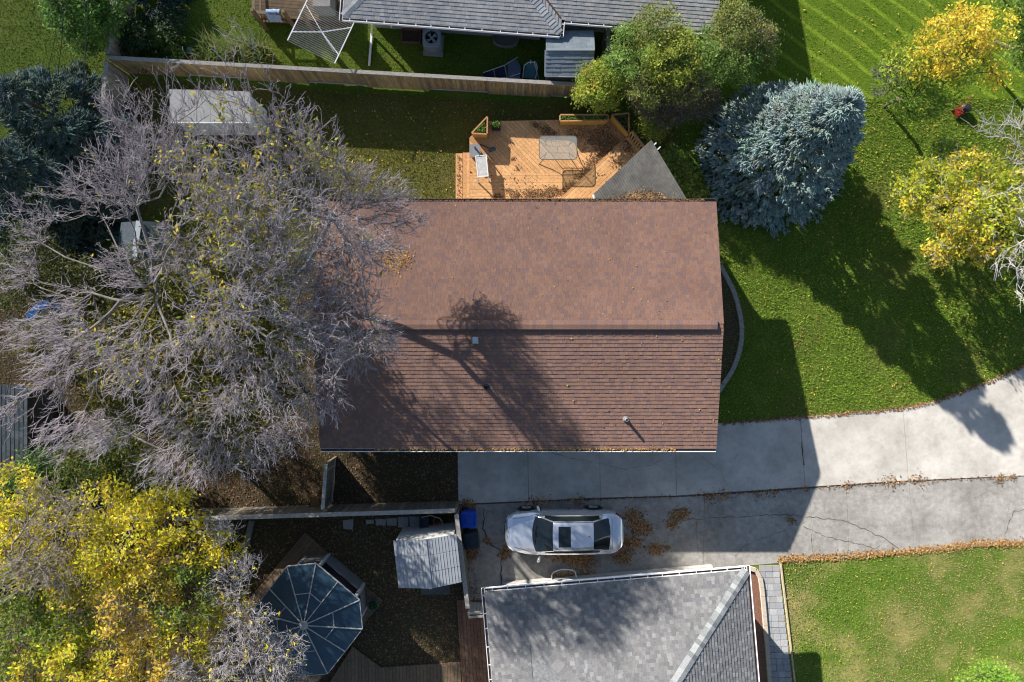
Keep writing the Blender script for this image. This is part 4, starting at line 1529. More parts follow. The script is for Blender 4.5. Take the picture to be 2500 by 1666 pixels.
# triangular corrugated canopy by the side door
M_CORR = mat('weathered_corrugated_sheet', (0.165, 0.157, 0.142), 0.8, 0.22, 5, stain=0.45)
CZ = 2.45
T0, T1, T2, T3 = P2(1590, 343, CZ), P2(1448, 476, CZ), P2(1456, 495, CZ), P2(1681, 495, CZ)
can = thing('corrugated_canopy', 'triangular grey corrugated canopy between deck and brown roof', 'canopy', (*P2(1570, 440), 0))
dirc = Vector((T3[0] - T0[0], T3[1] - T0[1], 0)).normalized()
nrc = Vector((-dirc.y, dirc.x, 0))
tri = [T0, T1, T2, T3]
if area(tri) < 0:
    tri = tri[::-1]
vals = [p[0] * nrc.x + p[1] * nrc.y for p in tri]
t = min(vals)
pitch = 0.088
V, F = [], []
while t < max(vals):
    for (f0, f1, za, zb) in ((0, .25, 0, .036), (.25, .5, .036, .036), (.5, .75, .036, 0), (.75, 1, 0, 0)):
        q = clip_half(tri, nrc.x, nrc.y, t + pitch * f1)
        q = clip_half(q, -nrc.x, -nrc.y, -(t + pitch * f0))
        if len(q) >= 3:
            o0 = len(V)
            for p in q:
                g = ((p[0] * nrc.x + p[1] * nrc.y) - t) / pitch
                f = (g - f0) / (f1 - f0)
                V.append((p[0], p[1], CZ + za + (zb - za) * f))
            F.append(tuple(range(o0, o0 + len(q))))
    t += pitch
mb = MB()
mb.v, mb.f = V, F
part('corrugated_sheet', mb, M_CORR, can)
part('end_fascia', MB().beam((*T1, CZ - 0.02), (*T2, CZ - 0.02), 0.06, 0.09), M_WHITE, can)
part('edge_trim', MB().beam((*T0, CZ - 0.03), (*T1, CZ - 0.03), 0.03, 0.05).beam((*T0, CZ - 0.03), (*T3, CZ - 0.03), 0.03, 0.05), M_CORR, can)
for (ax, ay, bx, by) in ((1597, 354, 1602, 349), (1605, 366, 1612, 359)):
    part('rafter_end', MB().beam(P(ax, ay, CZ - 0.06), P(bx, by, CZ - 0.06), 0.04, 0.06), M_WHITE, can)
for q in (T0, T1):
    part('post', MB().box((q[0] + (0.0 if q is T0 else 0.12), q[1] - 0.10, (CZ - 0.05) / 2), (0.09, 0.09, CZ - 0.06)), M_CEDAR_EDGE, can)
x = rngd.normal(P2(1570, 480, CZ)[0], 0.42, 900)
y = P2(1570, 491, CZ)[1] + np.abs(rngd.normal(0, 0.15, 900))
kk = inside(x, y, tri)
litter('canopy_leaves', 'brown leaf drift on the corrugated canopy against the eave', x[kk], y[kk], CZ + 0.03, PAL_ORANGE + PAL_BROWN, 0.07, 55)

# ------------------------------------------------------------------ small structures and things
# kerb of the front bed
M_KERB = mat('kerb_concrete', (0.30, 0.285, 0.26), 0.9, 0.2, 8)
bed_pts = [P2(*q) for q in ((1757, 648), (1775, 682), (1790, 712), (1803, 757), (1810, 807), (1804, 857), (1787, 904), (1766, 936), (1752, 960))]
sheet('flower_bed', bed_pts + [P2(1690, 960), P2(1690, 648)], 0.012, M_MULCH)


def resample(pts, step):
    pts = [Vector(p) for p in pts]
    # Catmull-Rom
    out = []
    for i in range(len(pts) - 1):
        p0, p1, p2, p3 = pts[max(i - 1, 0)], pts[i], pts[i + 1], pts[min(i + 2, len(pts) - 1)]
        for j in range(12):
            t = j / 12
            out.append(0.5 * ((2 * p1) + (p2 - p0) * t + (2 * p0 - 5 * p1 + 4 * p2 - p3) * t * t + (3 * p1 - p0 - 3 * p2 + p3) * t ** 3))
    out.append(pts[-1])
    res, acc = [out[0]], 0
    for a, b in zip(out, out[1:]):
        acc += (b - a).length
        if acc >= step:
            res.append(b)
            acc = 0
    return res


def kerb(name, label, pts, w, h, step, m):
    o = thing(name, label, 'kerb', (*pts[len(pts) // 2], 0))
    r = resample(pts, step)
    for a, b in zip(r, r[1:]):
        d = (b - a).normalized()
        n = Vector((-d.y, d.x)) * w / 2
        a2, b2 = a + d * 0.006, b - d * 0.006
        part('kerb_block', MB().prism([tuple(a2 + n), tuple(a2 - n), tuple(b2 - n), tuple(b2 + n)], -0.03, h + rnd.uniform(-0.006, 0.006)), m, o)
    return o


kerb('garden_kerb', 'curved concrete garden kerb along the end of the brown roofed house', bed_pts, 0.17, 0.11, 0.32, M_KERB)
# lower house: gravel strip, curved kerb, paver path
path_x = lambda v: 0
sheet('gravel_bed', [P2(1826, 1384), P2(1850, 1394), P2(1861, 1416), P2(1869, 1500), P2(1880, 1700), P2(1800, 1700), P2(1800, 1384)], 0.012, mat('red_gravel', (0.22, 0.11, 0.075), 0.95, 0.5, 25, bump=0.8))
kerb('garden_kerb', 'curved pale kerb between red gravel and paver path', [P2(*q) for q in ((1822, 1384), (1845, 1392), (1855, 1412), (1861, 1460), (1868, 1540), (1876, 1640), (1884, 1760))], 0.16, 0.12, 0.36,
     mat('pale_kerb', (0.42, 0.36, 0.29), 0.9, 0.12, 8))
M_PAVER = mat_tint('grey_paver', rough=0.9, var=0.15, scale=20, bump=0.2)
pv = thing('paver_path', None, None, (*P2(1900, 1500), 0))
pv['kind'] = 'structure'
for r in range(30):
    y = 1380 + r * 15.2
    xl = 1853 + max(0, (y - 1400)) * 0.118
    x = xl
    for c in range(3):
        wpx = (17, 15.5, 18)[(c + r) % 3]
        a, b = P2(x + 0.5, y + 0.6 + rnd.uniform(-.4, .4)), P2(x + wpx - 0.4, y + 14.6)
        part('paver', MB().prism([a, (b[0], a[1]), b, (a[0], b[1])], -0.03, 0.03 + rnd.uniform(-0.004, 0.004), rnd.choice([(0.30, 0.31, 0.32), (0.26, 0.27, 0.285), (0.34, 0.345, 0.35), (0.28, 0.275, 0.27)])), M_PAVER, pv)
        x += wpx
solo('lawn_edging', MB().beam((*P2(1905, 1376), 0.03), (*P2(1932, 1600), 0.03), 0.06, 0.1).beam((*P2(1932, 1600), 0.03), (*P2(1946, 1720), 0.03), 0.06, 0.1),
     mat('pale_edging', (0.40, 0.32, 0.22), 0.9, 0.2, 6), 'pale timber edging between paver path and patchy lawn', 'edging', (*P2(1920, 1500), 0))

# --- gazebo
M_WHITEWOOD = mat('off_white_frame', (0.33, 0.33, 0.32), 0.6, 0.08, 4)
m_panel, nt, b = new_mat('dark_blue_roof_panel')
b.inputs['Base Color'].default_value = (0.020, 0.048, 0.075, 1)
b.inputs['Roughness'].default_value = 0.32
b.inputs['Specular IOR Level'].default_value = 0.45
GE, GHZ = 2.15, 2.62
gz = thing('gazebo', 'dark blue panelled octagonal gazebo with pale roof ribs', 'gazebo', (*P2(735, 1500), 0))
hub = Vector(P(741, 1527, GHZ))
ev = [P(701, 1384, GE), P(771, 1377, GE), P(877, 1466, GE), P(884, 1536, GE)]
hx, hy = hub.x, hub.y
cen = ((ev[0][0] + ev[3][0]) / 2, (ev[0][1] + ev[3][1]) / 2)
# complete the square with cut corners by symmetry about the hub
ev = ev + [(2 * hx - p[0], 2 * hy - p[1], GE) for p in ev]
outline = []
nE = len(ev)
for i in range(nE):
    a, b2 = Vector(ev[i]), Vector(ev[(i + 1) % nE])
    outline.append(a)
    if (b2 - a).length > 1.6:
        outline.append((a + b2) / 2)
nO = len(outline)
for i in range(nO):
    a, b2 = outline[i], outline[(i + 1) % nO]
    ma, mb_ = hub.lerp(a, 0.52), hub.lerp(b2, 0.52)
    part('roof_panel', MB().add([hub, ma, mb_], [(0, 2, 1)]), m_panel, gz)
    part('roof_panel', MB().add([ma, a, b2, mb_], [(0, 3, 2, 1)]), m_panel, gz)
    part('roof_rib', MB().beam(hub + Vector((0, 0, 0.012)), a + Vector((0, 0, 0.012)), 0.036, 0.03), M_WHITEWOOD, gz)
    if i % 3 != 2:
        part('cross_rib', MB().beam(ma + Vector((0, 0, 0.010)), mb_ + Vector((0, 0, 0.010)), 0.028, 0.022), M_WHITEWOOD, gz)
    part('eave_rail', MB().beam(a - Vector((0, 0, 0.03)), b2 - Vector((0, 0, 0.03)), 0.05, 0.06), M_WHITEWOOD, gz)
part('hub_cap', MB().lathe([(0.17, 0), (0.15, 0.06), (0.05, 0.09)], tuple(hub), 14), M_WHITEWOOD, gz)
M_SHEDB1 = mat('gazebo_panel', (0.15, 0.15, 0.145), 0.8, 0.12, 5)
M_SCREEN = mat('dark_screen', (0.012, 0.010, 0.018), 0.6, 0.2, 10)
for i in range(nE):
    a = Vector((hx + (ev[i][0] - hx) * 0.86, hy + (ev[i][1] - hy) * 0.86, 0))
    b2 = Vector((hx + (ev[(i + 1) % nE][0] - hx) * 0.86, hy + (ev[(i + 1) % nE][1] - hy) * 0.86, 0))
    part('post', MB().box((a.x, a.y, 1.06), (0.12, 0.12, 2.0)), M_WHITEWOOD, gz)
    d = (b2 - a).normalized()
    for z, hh in ((0.45, 0.9), (2.0, 0.12)):
        part('wall_panel', MB().beam(a + d * 0.07 + Vector((0, 0, z)), b2 - d * 0.07 + Vector((0, 0, z)), 0.06, hh), M_SHEDB1, gz)
    part('screen', MB().beam(a + d * 0.07 + Vector((0, 0, 1.42)), b2 - d * 0.07 + Vector((0, 0, 1.42)), 0.02, 1.0), M_SCREEN, gz)
M_OLDDECK = mat_tint('weathered_deck', rough=0.9, var=0.25, scale=3, stretch=(3, 3, 3))
PAL_OLD = [(0.16, 0.115, 0.075), (0.14, 0.10, 0.065), (0.18, 0.13, 0.085), (0.155, 0.105, 0.07)]
gd = thing('gazebo_deck', 'weathered brown plank platform under the gazebo', 'deck', (*P2(760, 1500), 0))
gpoly = [P2(744, 1301, 0.15), P2(934, 1468, 0.15), P2(892, 1520, 0.15), P2(840, 1600, 0.15), P2(700, 1740, 0.15), P2(560, 1520, 0.15)]
planks(gd, gpoly, math.atan2(gpoly[5][1] - gpoly[0][1], gpoly[5][0] - gpoly[0][0]), 0.14, 0.010, 0.10, 0.15, PAL_OLD, M_OLDDECK)
part('joist_frame', MB().prism(inset(gpoly, 0.05), 0.0, 0.095), M_JOIST, gd)
sd = thing('side_deck', 'dark brown plank deck between the lawn and white guttered house', 'deck', (*P2(1130, 1600), 0))
p1 = [P2(1115, 1466, 0.12), P2(1150, 1466, 0.12), P2(1215, 1500, 0.12), P2(1250, 1800, 0.12), P2(1132, 1800, 0.12), P2(1127, 1616, 0.12)]
planks(sd, [P2(1115, 1466, 0.12), P2(1215, 1466, 0.12), P2(1240, 1800, 0.12), P2(1137, 1800, 0.12)], R(-86.5), 0.14, 0.010, 0.07, 0.12, [(0.17, 0.095, 0.062), (0.15, 0.085, 0.056), (0.19, 0.11, 0.072)], M_OLDDECK)
p2 = [P2(860, 1580, 0.12), P2(930, 1631, 0.12), P2(1124, 1618, 0.12), P2(1130, 1800, 0.12), P2(720, 1800, 0.12)]
planks(sd, p2, R(-89), 0.14, 0.010, 0.06, 0.11, PAL_OLD, M_OLDDECK)
part('joist_frame', MB().prism(inset(p2, 0.05), 0.0, 0.055), M_JOIST, sd)
fp = thing('flower_pot', 'round green plant in a glass rimmed pot on the gazebo platform', 'plant pot', (*P2(912, 1477), 0.15))
fx, fy = P2(911, 1476, 0.4)
part('pot_body', MB().lathe([(0.14, 0), (0.20, 0.32), (0.215, 0.34), (0.18, 0.34), (0.17, 0.25)], (fx, fy, 0.155), 18), mat('blue_green_glaze', (0.05, 0.10, 0.11), 0.25, 0.2, 5), fp, smooth=False)
tuft(fp, 'plant', [(fx + 0.17 * math.cos(a), fy + 0.17 * math.sin(a)) for a in np.linspace(0, 6.2, 12)], 0.42, 160, [(0.05, 0.11, 0.03), (0.07, 0.14, 0.035)], 61, 0.12, 0.10)
# timber garden edging
eg = thing('garden_edging', 'grey timber edging boards beside the gazebo yard', 'edging', (*P2(594, 1350), 0))
for (a, b2) in (((617, 1270), (603, 1332)), ((602, 1336), (586, 1400)), ((585, 1404), (572, 1442))):
    part('edging_board', MB().beam((*P2(*a), 0.09), (*P2(*b2), 0.09), 0.19, 0.18), mat('grey_timber', (0.19, 0.19, 0.19), 0.9, 0.25, 8), eg)
# stepping stones
M_STEP = mat('stepping_stone', (0.26, 0.26, 0.25), 0.9, 0.25, 7)
for i, (x0, y0, x1, y1) in enumerate(((838, 1269, 862, 1292), (918, 1266, 942, 1281), (944, 1264, 970, 1282), (972, 1262, 998, 1288), (1000, 1259, 1028, 1288), (893, 1268, 914, 1278))):
    a, b2 = P2(x0, y0), P2(x1, y1)
    j = lambda: rnd.uniform(-0.03, 0.03)
    solo('stepping_stone', MB().prism([(a[0] + j(), a[1] + j()), (b2[0] + j(), a[1] + j()), (b2[0] + j(), b2[1] + j()), (a[0] + j(), b2[1] + j())], 0.0, 0.05), M_STEP,
         ('pale tilted stepping stone set farthest from the metal shed', 'narrow stepping stone below the middle of the grey capped fence', 'stepping stone second from the wheelbarrow side gap of the fence', 'large square stepping stone just above the metal shed corner', 'largest stepping stone right beside the wheelbarrow', 'small sunken stepping stone next to the tilted one')[i], 'stone', (*a, 0), 'stepping stones below the fence')

# --- metal garden shed
M_SHEDROOF = mat('pale_shed_metal', (0.29, 0.31, 0.335), 0.5, 0.08, 3, metal=0.0)
M_SHEDWALL = mat('shed_wall_metal', (0.36, 0.36, 0.35), 0.5, 0.06, 3)
ms = thing('metal_shed', 'pale ribbed metal garden shed beside the blue bin', 'shed', (*P2(1040, 1370), 0))
a0, a1 = Vector(P(960, 1320, 1.80)), Vector(P(973, 1436, 1.80))
r0, r1 = Vector(P(1037, 1317, 2.02)), Vector(P(1052, 1438, 2.02))
e0, e1 = Vector(P(1114, 1304, 1.80)), Vector(P(1127, 1422, 1.80))
for nm, (q0, q1, s0, s1) in (('l', (a0, a1, r0, r1)), ('r', (e0, e1, r0, r1))):
    for i in range(3):
        f0, f1 = i / 3 + 0.004, (i + 1) / 3 - 0.004
        q = [q0.lerp(q1, f0), q0.lerp(q1, f1), s0.lerp(s1, f1), s0.lerp(s1, f0)]
        zoff = Vector((0, 0, 0.006 * (i % 2)))
        nq = (q[1] - q[0]).cross(q[2] - q[0])
        if nq.z < 0:
            q = q[::-1]
        o = part('roof_panel', MB().add([p + zoff for p in q] + [p + zoff - Vector((0, 0, 0.01)) for p in q], [(0, 1, 2, 3), (7, 6, 5, 4), (0, 4, 5, 1), (1, 5, 6, 2), (2, 6, 7, 3), (3, 7, 4, 0)]), M_SHEDROOF, ms)
        mb = MB()
        for k in range(1, 10):
            a = q0.lerp(s0, k / 10.0).lerp(q1.lerp(s1, k / 10.0), f0)
            c = q0.lerp(s0, k / 10.0).lerp(q1.lerp(s1, k / 10.0), f1)
            mb.beam(a + zoff + Vector((0, 0, 0.005)), c + zoff + Vector((0, 0, 0.005)), 0.022, 0.016)
        part('ribs', mb, M_SHEDROOF, o)
part('ridge_strip', MB().beam(r0 + Vector((0, 0, 0.012)), r1 + Vector((0, 0, 0.012)), 0.11, 0.02), M_SHEDROOF, ms)
wq = [(a0.x + 0.10, a0.y + 0.02), (e0.x - 0.10, e0.y - 0.02), (e1.x - 0.10, e1.y + 0.1), (a1.x + 0.10, a1.y + 0.1)]
part('wall', MB().prism(wq, 0.0, 1.74), M_SHEDWALL, ms)
part('gable', MB().add([(wq[0][0], wq[0][1] - 0.01, 1.74), (wq[1][0], wq[1][1] - 0.01, 1.74), (r0.x, r0.y - 0.03, 1.99), (wq[0][0], wq[0][1] - 0.05, 1.74), (wq[1][0], wq[1][1] - 0.05, 1.74), (r0.x, r0.y - 0.08, 1.99)],
                         [(0, 1, 2), (5, 4, 3), (0, 3, 4, 1), (1, 4, 5, 2), (2, 5, 3, 0)]), M_SHEDWALL, ms)
mb = MB()
for k in range(9):
    mb.beam((wq[0][0], wq[0][1] + 0.008, 0.12 + k * 0.19), (wq[1][0], wq[1][1] + 0.008, 0.12 + k * 0.19), 0.012, 0.02)
part('siding_ribs', mb, M_SHEDWALL, ms)
part('ramp', MB().prism([P2(1028, 1425, 0.05), P2(1098, 1425, 0.05), P2(1098, 1452, 0.05), P2(1028, 1452, 0.05)], 0, 0.06), mat('grey_ramp', (0.10, 0.11, 0.115), 0.8, 0.2, 6), ms)
# junk between shed and fence
wbn = thing('wheelbarrow', 'dark wheelbarrow with pale looped handle behind the metal shed', 'wheelbarrow', (*P2(1050, 1278), 0))
bx, by = P2(1036, 1274, 0.5)
part('tray', MB().add([(bx - 0.16, by - 0.22, 0.30), (bx + 0.12, by - 0.22, 0.30), (bx + 0.12, by + 0.22, 0.30), (bx - 0.16, by + 0.22, 0.30), (bx - 0.2, by - 0.27, 0.52), (bx + 0.17, by - 0.27, 0.52), (bx + 0.17, by + 0.27, 0.52), (bx - 0.2, by + 0.27, 0.52)],
                      [(0, 1, 2, 3), (0, 1, 5, 4), (1, 2, 6, 5), (2, 3, 7, 6), (3, 0, 4, 7)]), mat('blue_grey_plastic', (0.055, 0.085, 0.10), 0.5, 0.15, 6), wbn)
mb = MB()
for k in range(5):
    mb.beam((bx - 0.18, by - 0.2 + k * 0.1, 0.33), (bx + 0.15, by - 0.2 + k * 0.1, 0.33), 0.02, 0.02)
part('tray_ribs', mb, M_BLACK, wbn)
part('handle', MB().tube([P(1028, 1264, 0.5), P(1050, 1259, 0.5), P(1074, 1266, 0.55), P(1081, 1275, 0.55), P(1079, 1285, 0.55), P(1072, 1294, 0.55), P(1048, 1291, 0.5)], 0.014, 6), M_GALV, wbn)
part('wheel', MB().lathe([(0.05, -0.04), (0.17, -0.03), (0.17, 0.03), (0.05, 0.04)], (bx - 0.02, by, 0.17), 14), M_BLACK, wbn)
fq = P(1067, 1273, 0.45)
tp = thing('terracotta_pot', 'tilted terracotta pot tucked behind the metal shed', 'pot', (fq[0], fq[1], 0.0))
part('pot_body', MB().lathe([(0.10, 0), (0.15, 0.36), (0.17, 0.36), (0.17, 0.42), (0.14, 0.42), (0.12, 0.1)], (fq[0], fq[1], 0.008), 16), mat('terracotta', (0.30, 0.115, 0.06), 0.85, 0.15, 8), tp)
part('soil', MB().lathe([(0.12, 0.30), (0.12, 0.33)], (fq[0], fq[1], 0.008), 16), M_SOIL, tp)


# --- wheeled bins
def bin_cart(label, c, rz, m, m2):
    o = thing('wheeled_bin', label, 'bin', (c[0], c[1], 0.016), 'wheeled bins by the fence')
    ca, sa = math.cos(rz), math.sin(rz)
    W = lambda x, y, z: (c[0] + x * ca - y * sa, c[1] + x * sa + y * ca, z)
    mb = MB()
    lo, hi = 0.23, 0.30
    vs = [W(-lo, -lo * 0.9, 0.06), W(lo, -lo * 0.9, 0.06), W(lo, lo * 0.9, 0.06), W(-lo, lo * 0.9, 0.06), W(-hi, -hi * .95, 0.96), W(hi, -hi * .95, 0.96), W(hi, hi * .95, 0.96), W(-hi, hi * .95, 0.96)]
    mb.add(vs, [(3, 2, 1, 0), (0, 1, 5, 4), (1, 2, 6, 5), (2, 3, 7, 6), (3, 0, 4, 7), (4, 5, 6, 7)])
    part('bin_body', mb, m, o)
    mb = MB()
    rings = [(0.335, 0.325, 0.965), (0.335, 0.325, 0.995), (0.31, 0.30, 1.02), (0.20, 0.20, 1.035), (0.19, 0.19, 1.02), (0.12, 0.13, 1.025), (0.10, 0.11, 1.05)]
    vs, fs, n = [], [], 24
    for (a, b2, z) in rings:
        for k in range(n):
            t = 2 * math.pi * k / n
            ct, st = math.cos(t), math.sin(t)
            e = 0.35
            vs.append(W(a * math.copysign(abs(ct) ** e, ct), b2 * math.copysign(abs(st) ** e, st), z))
    for i in range(len(rings) - 1):
        for k in range(n):
            fs.append((i * n + k, i * n + (k + 1) % n, (i + 1) * n + (k + 1) % n, (i + 1) * n + k))
    fs.append(tuple(range((len(rings) - 1) * n, len(rings) * n)))
    fs.append(tuple(range(n - 1, -1, -1)))
    mb.add(vs, fs)
    lid = part('lid', mb, m, o)
    part('lid_ridge', MB().beam(W(0.245, -0.22, 1.03), W(0.245, 0.22, 1.03), 0.03, 0.03), m2, lid)
    part('handle', MB().tube([W(-0.33, 0.2, 0.93), W(-0.40, 0.2, 0.95), W(-0.40, -0.2, 0.95), W(-0.33, -0.2, 0.93)], 0.016, 8), m2, o)
    for s in (-1, 1):
        w = MB().lathe([(0.03, -0.03), (0.11, -0.03), (0.11, 0.03), (0.03, 0.03)], (0, 0, 0), 16)
        w.v = [W(-0.22 + v[0], s * 0.25 + v[2], 0.11 + v[1]) for v in w.v]
        part('wheel', w, M_BLACK, o)
    return o


M_BINBLUE = mat('blue_plastic', (0.006, 0.055, 0.38), 0.4, 0.1, 5)
M_BINDARK = mat('charcoal_plastic', (0.018, 0.024, 0.030), 0.4, 0.15, 5)
bin_cart('bright blue wheeled recycling bin beside the fence', P2(1144, 1270, 1.0), R(-1), M_BINBLUE, mat('dark_blue_plastic', (0.004, 0.03, 0.2), 0.4, 0.1, 5))
bin_cart('charcoal black wheeled bin next to the blue bin', P2(1151, 1322, 1.0), R(8), M_BINDARK, M_BLACK)
# orange brown bucket chair by the gate fence
oc = thing('folded_lawn_chair', 'tan folded lawn chair leaning by the short gate fence', 'chair', (*P2(764, 1235), 0))
part('seat_panel', MB().add([P(752, 1243, 0.15), P(778, 1243, 0.15), P(778, 1216, 0.75), P(762, 1216, 0.75), P(752, 1244, 0.12), P(778, 1244, 0.12), P(778, 1217, 0.72), P(762, 1217, 0.72)],
                            [(0, 1, 2, 3), (7, 6, 5, 4), (0, 4, 5, 1), (2, 6, 7, 3), (1, 5, 6, 2), (0, 3, 7, 4)]), mat('tan_canvas', (0.36, 0.18, 0.07), 0.8, 0.15, 8), oc)
part('frame', MB().tube([P(751, 1250, 0.0), P(761, 1214, 0.80), P(779, 1214, 0.80), P(779, 1250, 0.0)], 0.014, 6), M_BLACK, oc)

# --- shed behind the long fence
M_SHEDB = mat('shed_siding_taupe', (0.17, 0.16, 0.145), 0.8, 0.1, 6)
bs = thing('shingled_shed', 'small blue grey shingled shed squeezed behind the long fence', 'shed', (*P2(1392, 130), 0))
S0, S1 = Vector(P(1332, 184, 2.0)), Vector(P(1449, 186, 2.0))
Sr0, Sr1 = Vector(P(1338, 122, 2.35)), Vector(P(1452, 122, 2.35))
S2, S3 = Vector((S0.x, 2 * Sr0.y - S0.y, 2.0)), Vector((S1.x, 2 * Sr1.y - S1.y, 2.0))
part('wall', MB().prism([(S0.x + 0.08, S0.y + 0.12), (S1.x - 0.08, S1.y + 0.12), (S3.x - 0.08, S3.y - 0.12), (S2.x + 0.08, S2.y - 0.12)], 0, 1.95), M_SHEDB, bs)
Sr0.x, Sr1.x = S0.x, S1.x
slab_plane(bs, [S0, S1, Sr1, Sr0], 0.05, M_GREYDECK)
slab_plane(bs, [S2, Sr0, Sr1, S3], 0.05, M_GREYDECK)
br2 = Roof([0.22, 0.30, 0.36], [(0.20, 0.235, 0.265), (0.18, 0.215, 0.245), (0.225, 0.26, 0.285), (0.19, 0.225, 0.25)], 0.15)
wS = S1.x - S0.x
rs = (Sr0 - S0)
br2.plane(S0 - Vector((0.01, 0.02, 0)), (1, 0, 0), (0, rs.y, rs.z), [(0, 0), (wS, 0), (wS, math.hypot(rs.y, rs.z)), (0, math.hypot(rs.y, rs.z))])
rs2 = (Sr1 - S3)
br2.plane(S3 + Vector((0.01, 0.02, 0)), (-1, 0, 0), (0, rs2.y, rs2.z), [(0, 0), (wS, 0), (wS, math.hypot(rs2.y, rs2.z)), (0, math.hypot(rs2.y, rs2.z))])
br2.finish(bs, tuple(S0), 300)
part('ridge_strip', MB().beam(Sr0 + Vector((0, 0, 0.03)), Sr1 + Vector((0, 0, 0.03)), 0.08, 0.02), mat('ridge_strip_metal', (0.27, 0.30, 0.32), 0.7, 0.1, 4), bs)
part('drip_edge', MB().beam(S0 - Vector((0.03, 0.03, 0.01)), S1 + Vector((0.03, -0.03, -0.01)), 0.05, 0.04).beam(S0 - Vector((0.03, 0.0, 0.012)), Sr0 - Vector((0.03, 0, 0.012)), 0.04, 0.04), M_GALV, bs)
part('wall_vent', MB().box((S0.x + 0.45, S0.y + 0.10, 1.62), (0.42, 0.03, 0.14)), M_BLACK, bs)

# --- heat pump beside the grey house
acx, acy = P2(1053, 90, 0.8)
ac = thing('air_conditioner', 'grey air conditioner unit with round fan beside the grey house', 'air conditioner', (acx, acy, 0))
M_AC = mat('grey_enamel', (0.34, 0.37, 0.39), 0.5, 0.1, 5)
part('pad', MB().box((acx + 0.01, acy - 0.03, 0.04), (0.80, 0.86, 0.08), an), M_FOUND, ac)
mb = MB()
n = 28
rings = [(0.36, 0.36, 0.09), (0.36, 0.36, 0.72), (0.35, 0.35, 0.76), (0.31, 0.31, 0.76)]
vs, fs = [], []
for (a, b2, z) in rings:
    for k in range(n):
        t = 2 * math.pi * k / n
        e = 0.4
        vs.append((acx + a * math.copysign(abs(math.cos(t)) ** e, math.cos(t)), acy + b2 * math.copysign(abs(math.sin(t)) ** e, math.sin(t)), z))
for i in range(3):
    for k in range(n):
        fs.append((i * n + k, i * n + (k + 1) % n, (i + 1) * n + (k + 1) % n, (i + 1) * n + k))
mb.add(vs, fs)
part('casing', mb, M_AC, ac)
mb = MB()
for k in range(30):
    t = 2 * math.pi * k / 30
    e = 0.4
    mb.box((acx + 0.367 * math.copysign(abs(math.cos(t)) ** e, math.cos(t)), acy + 0.367 * math.copysign(abs(math.sin(t)) ** e, math.sin(t)), 0.38), (0.015, 0.015, 0.52))
part('louvres', mb, M_AC, ac)
part('fan_well', MB().lathe([(0.25, 0.55), (0.25, 0.60)], (acx, acy, 0), 24), M_BLACK, ac)
mb = MB()
for k in range(n):
    t0, t1 = 2 * math.pi * k / n, 2 * math.pi * (k + 1) / n
    mb.add([(acx + 0.25 * math.cos(t0), acy + 0.25 * math.sin(t0), 0.755), (acx + 0.25 * math.cos(t1), acy + 0.25 * math.sin(t1), 0.755),
            vs[3 * n + (k + 1) % n], vs[3 * n + k]], [(0, 1, 2, 3)])
part('top_plate', mb, M_AC, ac)
for k in range(4):
    t = k * math.pi / 2 + 0.5
    part('fan_blade', MB().add([(acx + 0.04 * math.cos(t), acy + 0.04 * math.sin(t), 0.68), (acx + 0.23 * math.cos(t - 0.3), acy + 0.23 * math.sin(t - 0.3), 0.66),
                                (acx + 0.23 * math.cos(t + 0.45), acy + 0.23 * math.sin(t + 0.45), 0.70), (acx + 0.05 * math.cos(t + 0.9), acy + 0.05 * math.sin(t + 0.9), 0.69)], [(0, 1, 2, 3)]), M_AC, ac)
part('fan_hub', MB().lathe([(0.06, 0.66), (0.055, 0.72)], (acx, acy, 0), 12), M_AC, ac)
pf = thing('raised_bed', 'low wooden bed frame beside the air conditioner', 'planter', (*P2(1006, 92), 0))
q = [P2(983, 74), P2(1028, 76), P2(1026, 107), P2(982, 105)]
for i in range(4):
    part('frame_board', MB().beam((*q[i], 0.08), (*q[(i + 1) % 4], 0.08), 0.05, 0.16 + 0.004 * (i % 2)), mat('bed_timber', (0.16, 0.095, 0.07), 0.9, 0.2, 6), pf)
part('soil', MB().prism(q, -0.01, 0.05), M_MULCH, pf)

# --- folded loungers and a chair frame leaning behind the fence
M_NAVY = mat('navy_mesh', (0.015, 0.025, 0.06), 0.6, 0.2, 10)
M_SLATEBLUE = mat('blue_grey_vinyl', (0.12, 0.17, 0.23), 0.5, 0.15, 8)
fl = thing('folded_lounger', 'navy folded lounger with pale tube frame behind the fence', 'lounger', (*P2(1215, 165), 0))
Q = [P(1180, 178, 0.35), P(1232, 160, 0.7), P(1238, 190, 0.45), P(1182, 195, 0.15)]
part('sling', MB().add(list(Q) + [(p[0], p[1], p[2] - 0.04) for p in Q], [(0, 1, 2, 3), (7, 6, 5, 4), (0, 4, 5, 1), (1, 5, 6, 2), (2, 6, 7, 3), (3, 7, 4, 0)]), M_NAVY, fl)
part('frame', MB().tube([Q[0], Q[1], P(1264, 140, 0.8)], 0.018, 6).tube([Q[3], Q[2], P(1270, 180, 0.6)], 0.018, 6).tube([Q[1], Q[2]], 0.018, 6).tube([P(1205, 169, 0.55), P(1210, 192, 0.32)], 0.018, 6)
     .tube([Q[3], (Q[3][0], Q[3][1], 0.0)], 0.018, 6).tube([Q[2], (Q[2][0], Q[2][1], 0.0)], 0.018, 6), M_GALV, fl)
fm = solo('storage_box', MB().prism([P2(1239, 150, 0.5), P2(1262, 147, 0.5), P2(1272, 165, 0.5), P2(1268, 194, 0.5), P2(1240, 194, 0.5)], 0.0, 0.5), M_SLATEBLUE,
          'blue grey storage box behind the folded navy lounger', 'box', (*P2(1255, 170), 0))
pc = thing('pool_chair', 'white framed folding chair with teal sling beside the blue grey shed', 'chair', (*P2(1295, 172), 0))
Q = [P(1276, 190, 0.25), P(1285, 158, 0.75), P(1306, 155, 0.75), P(1308, 192, 0.25)]
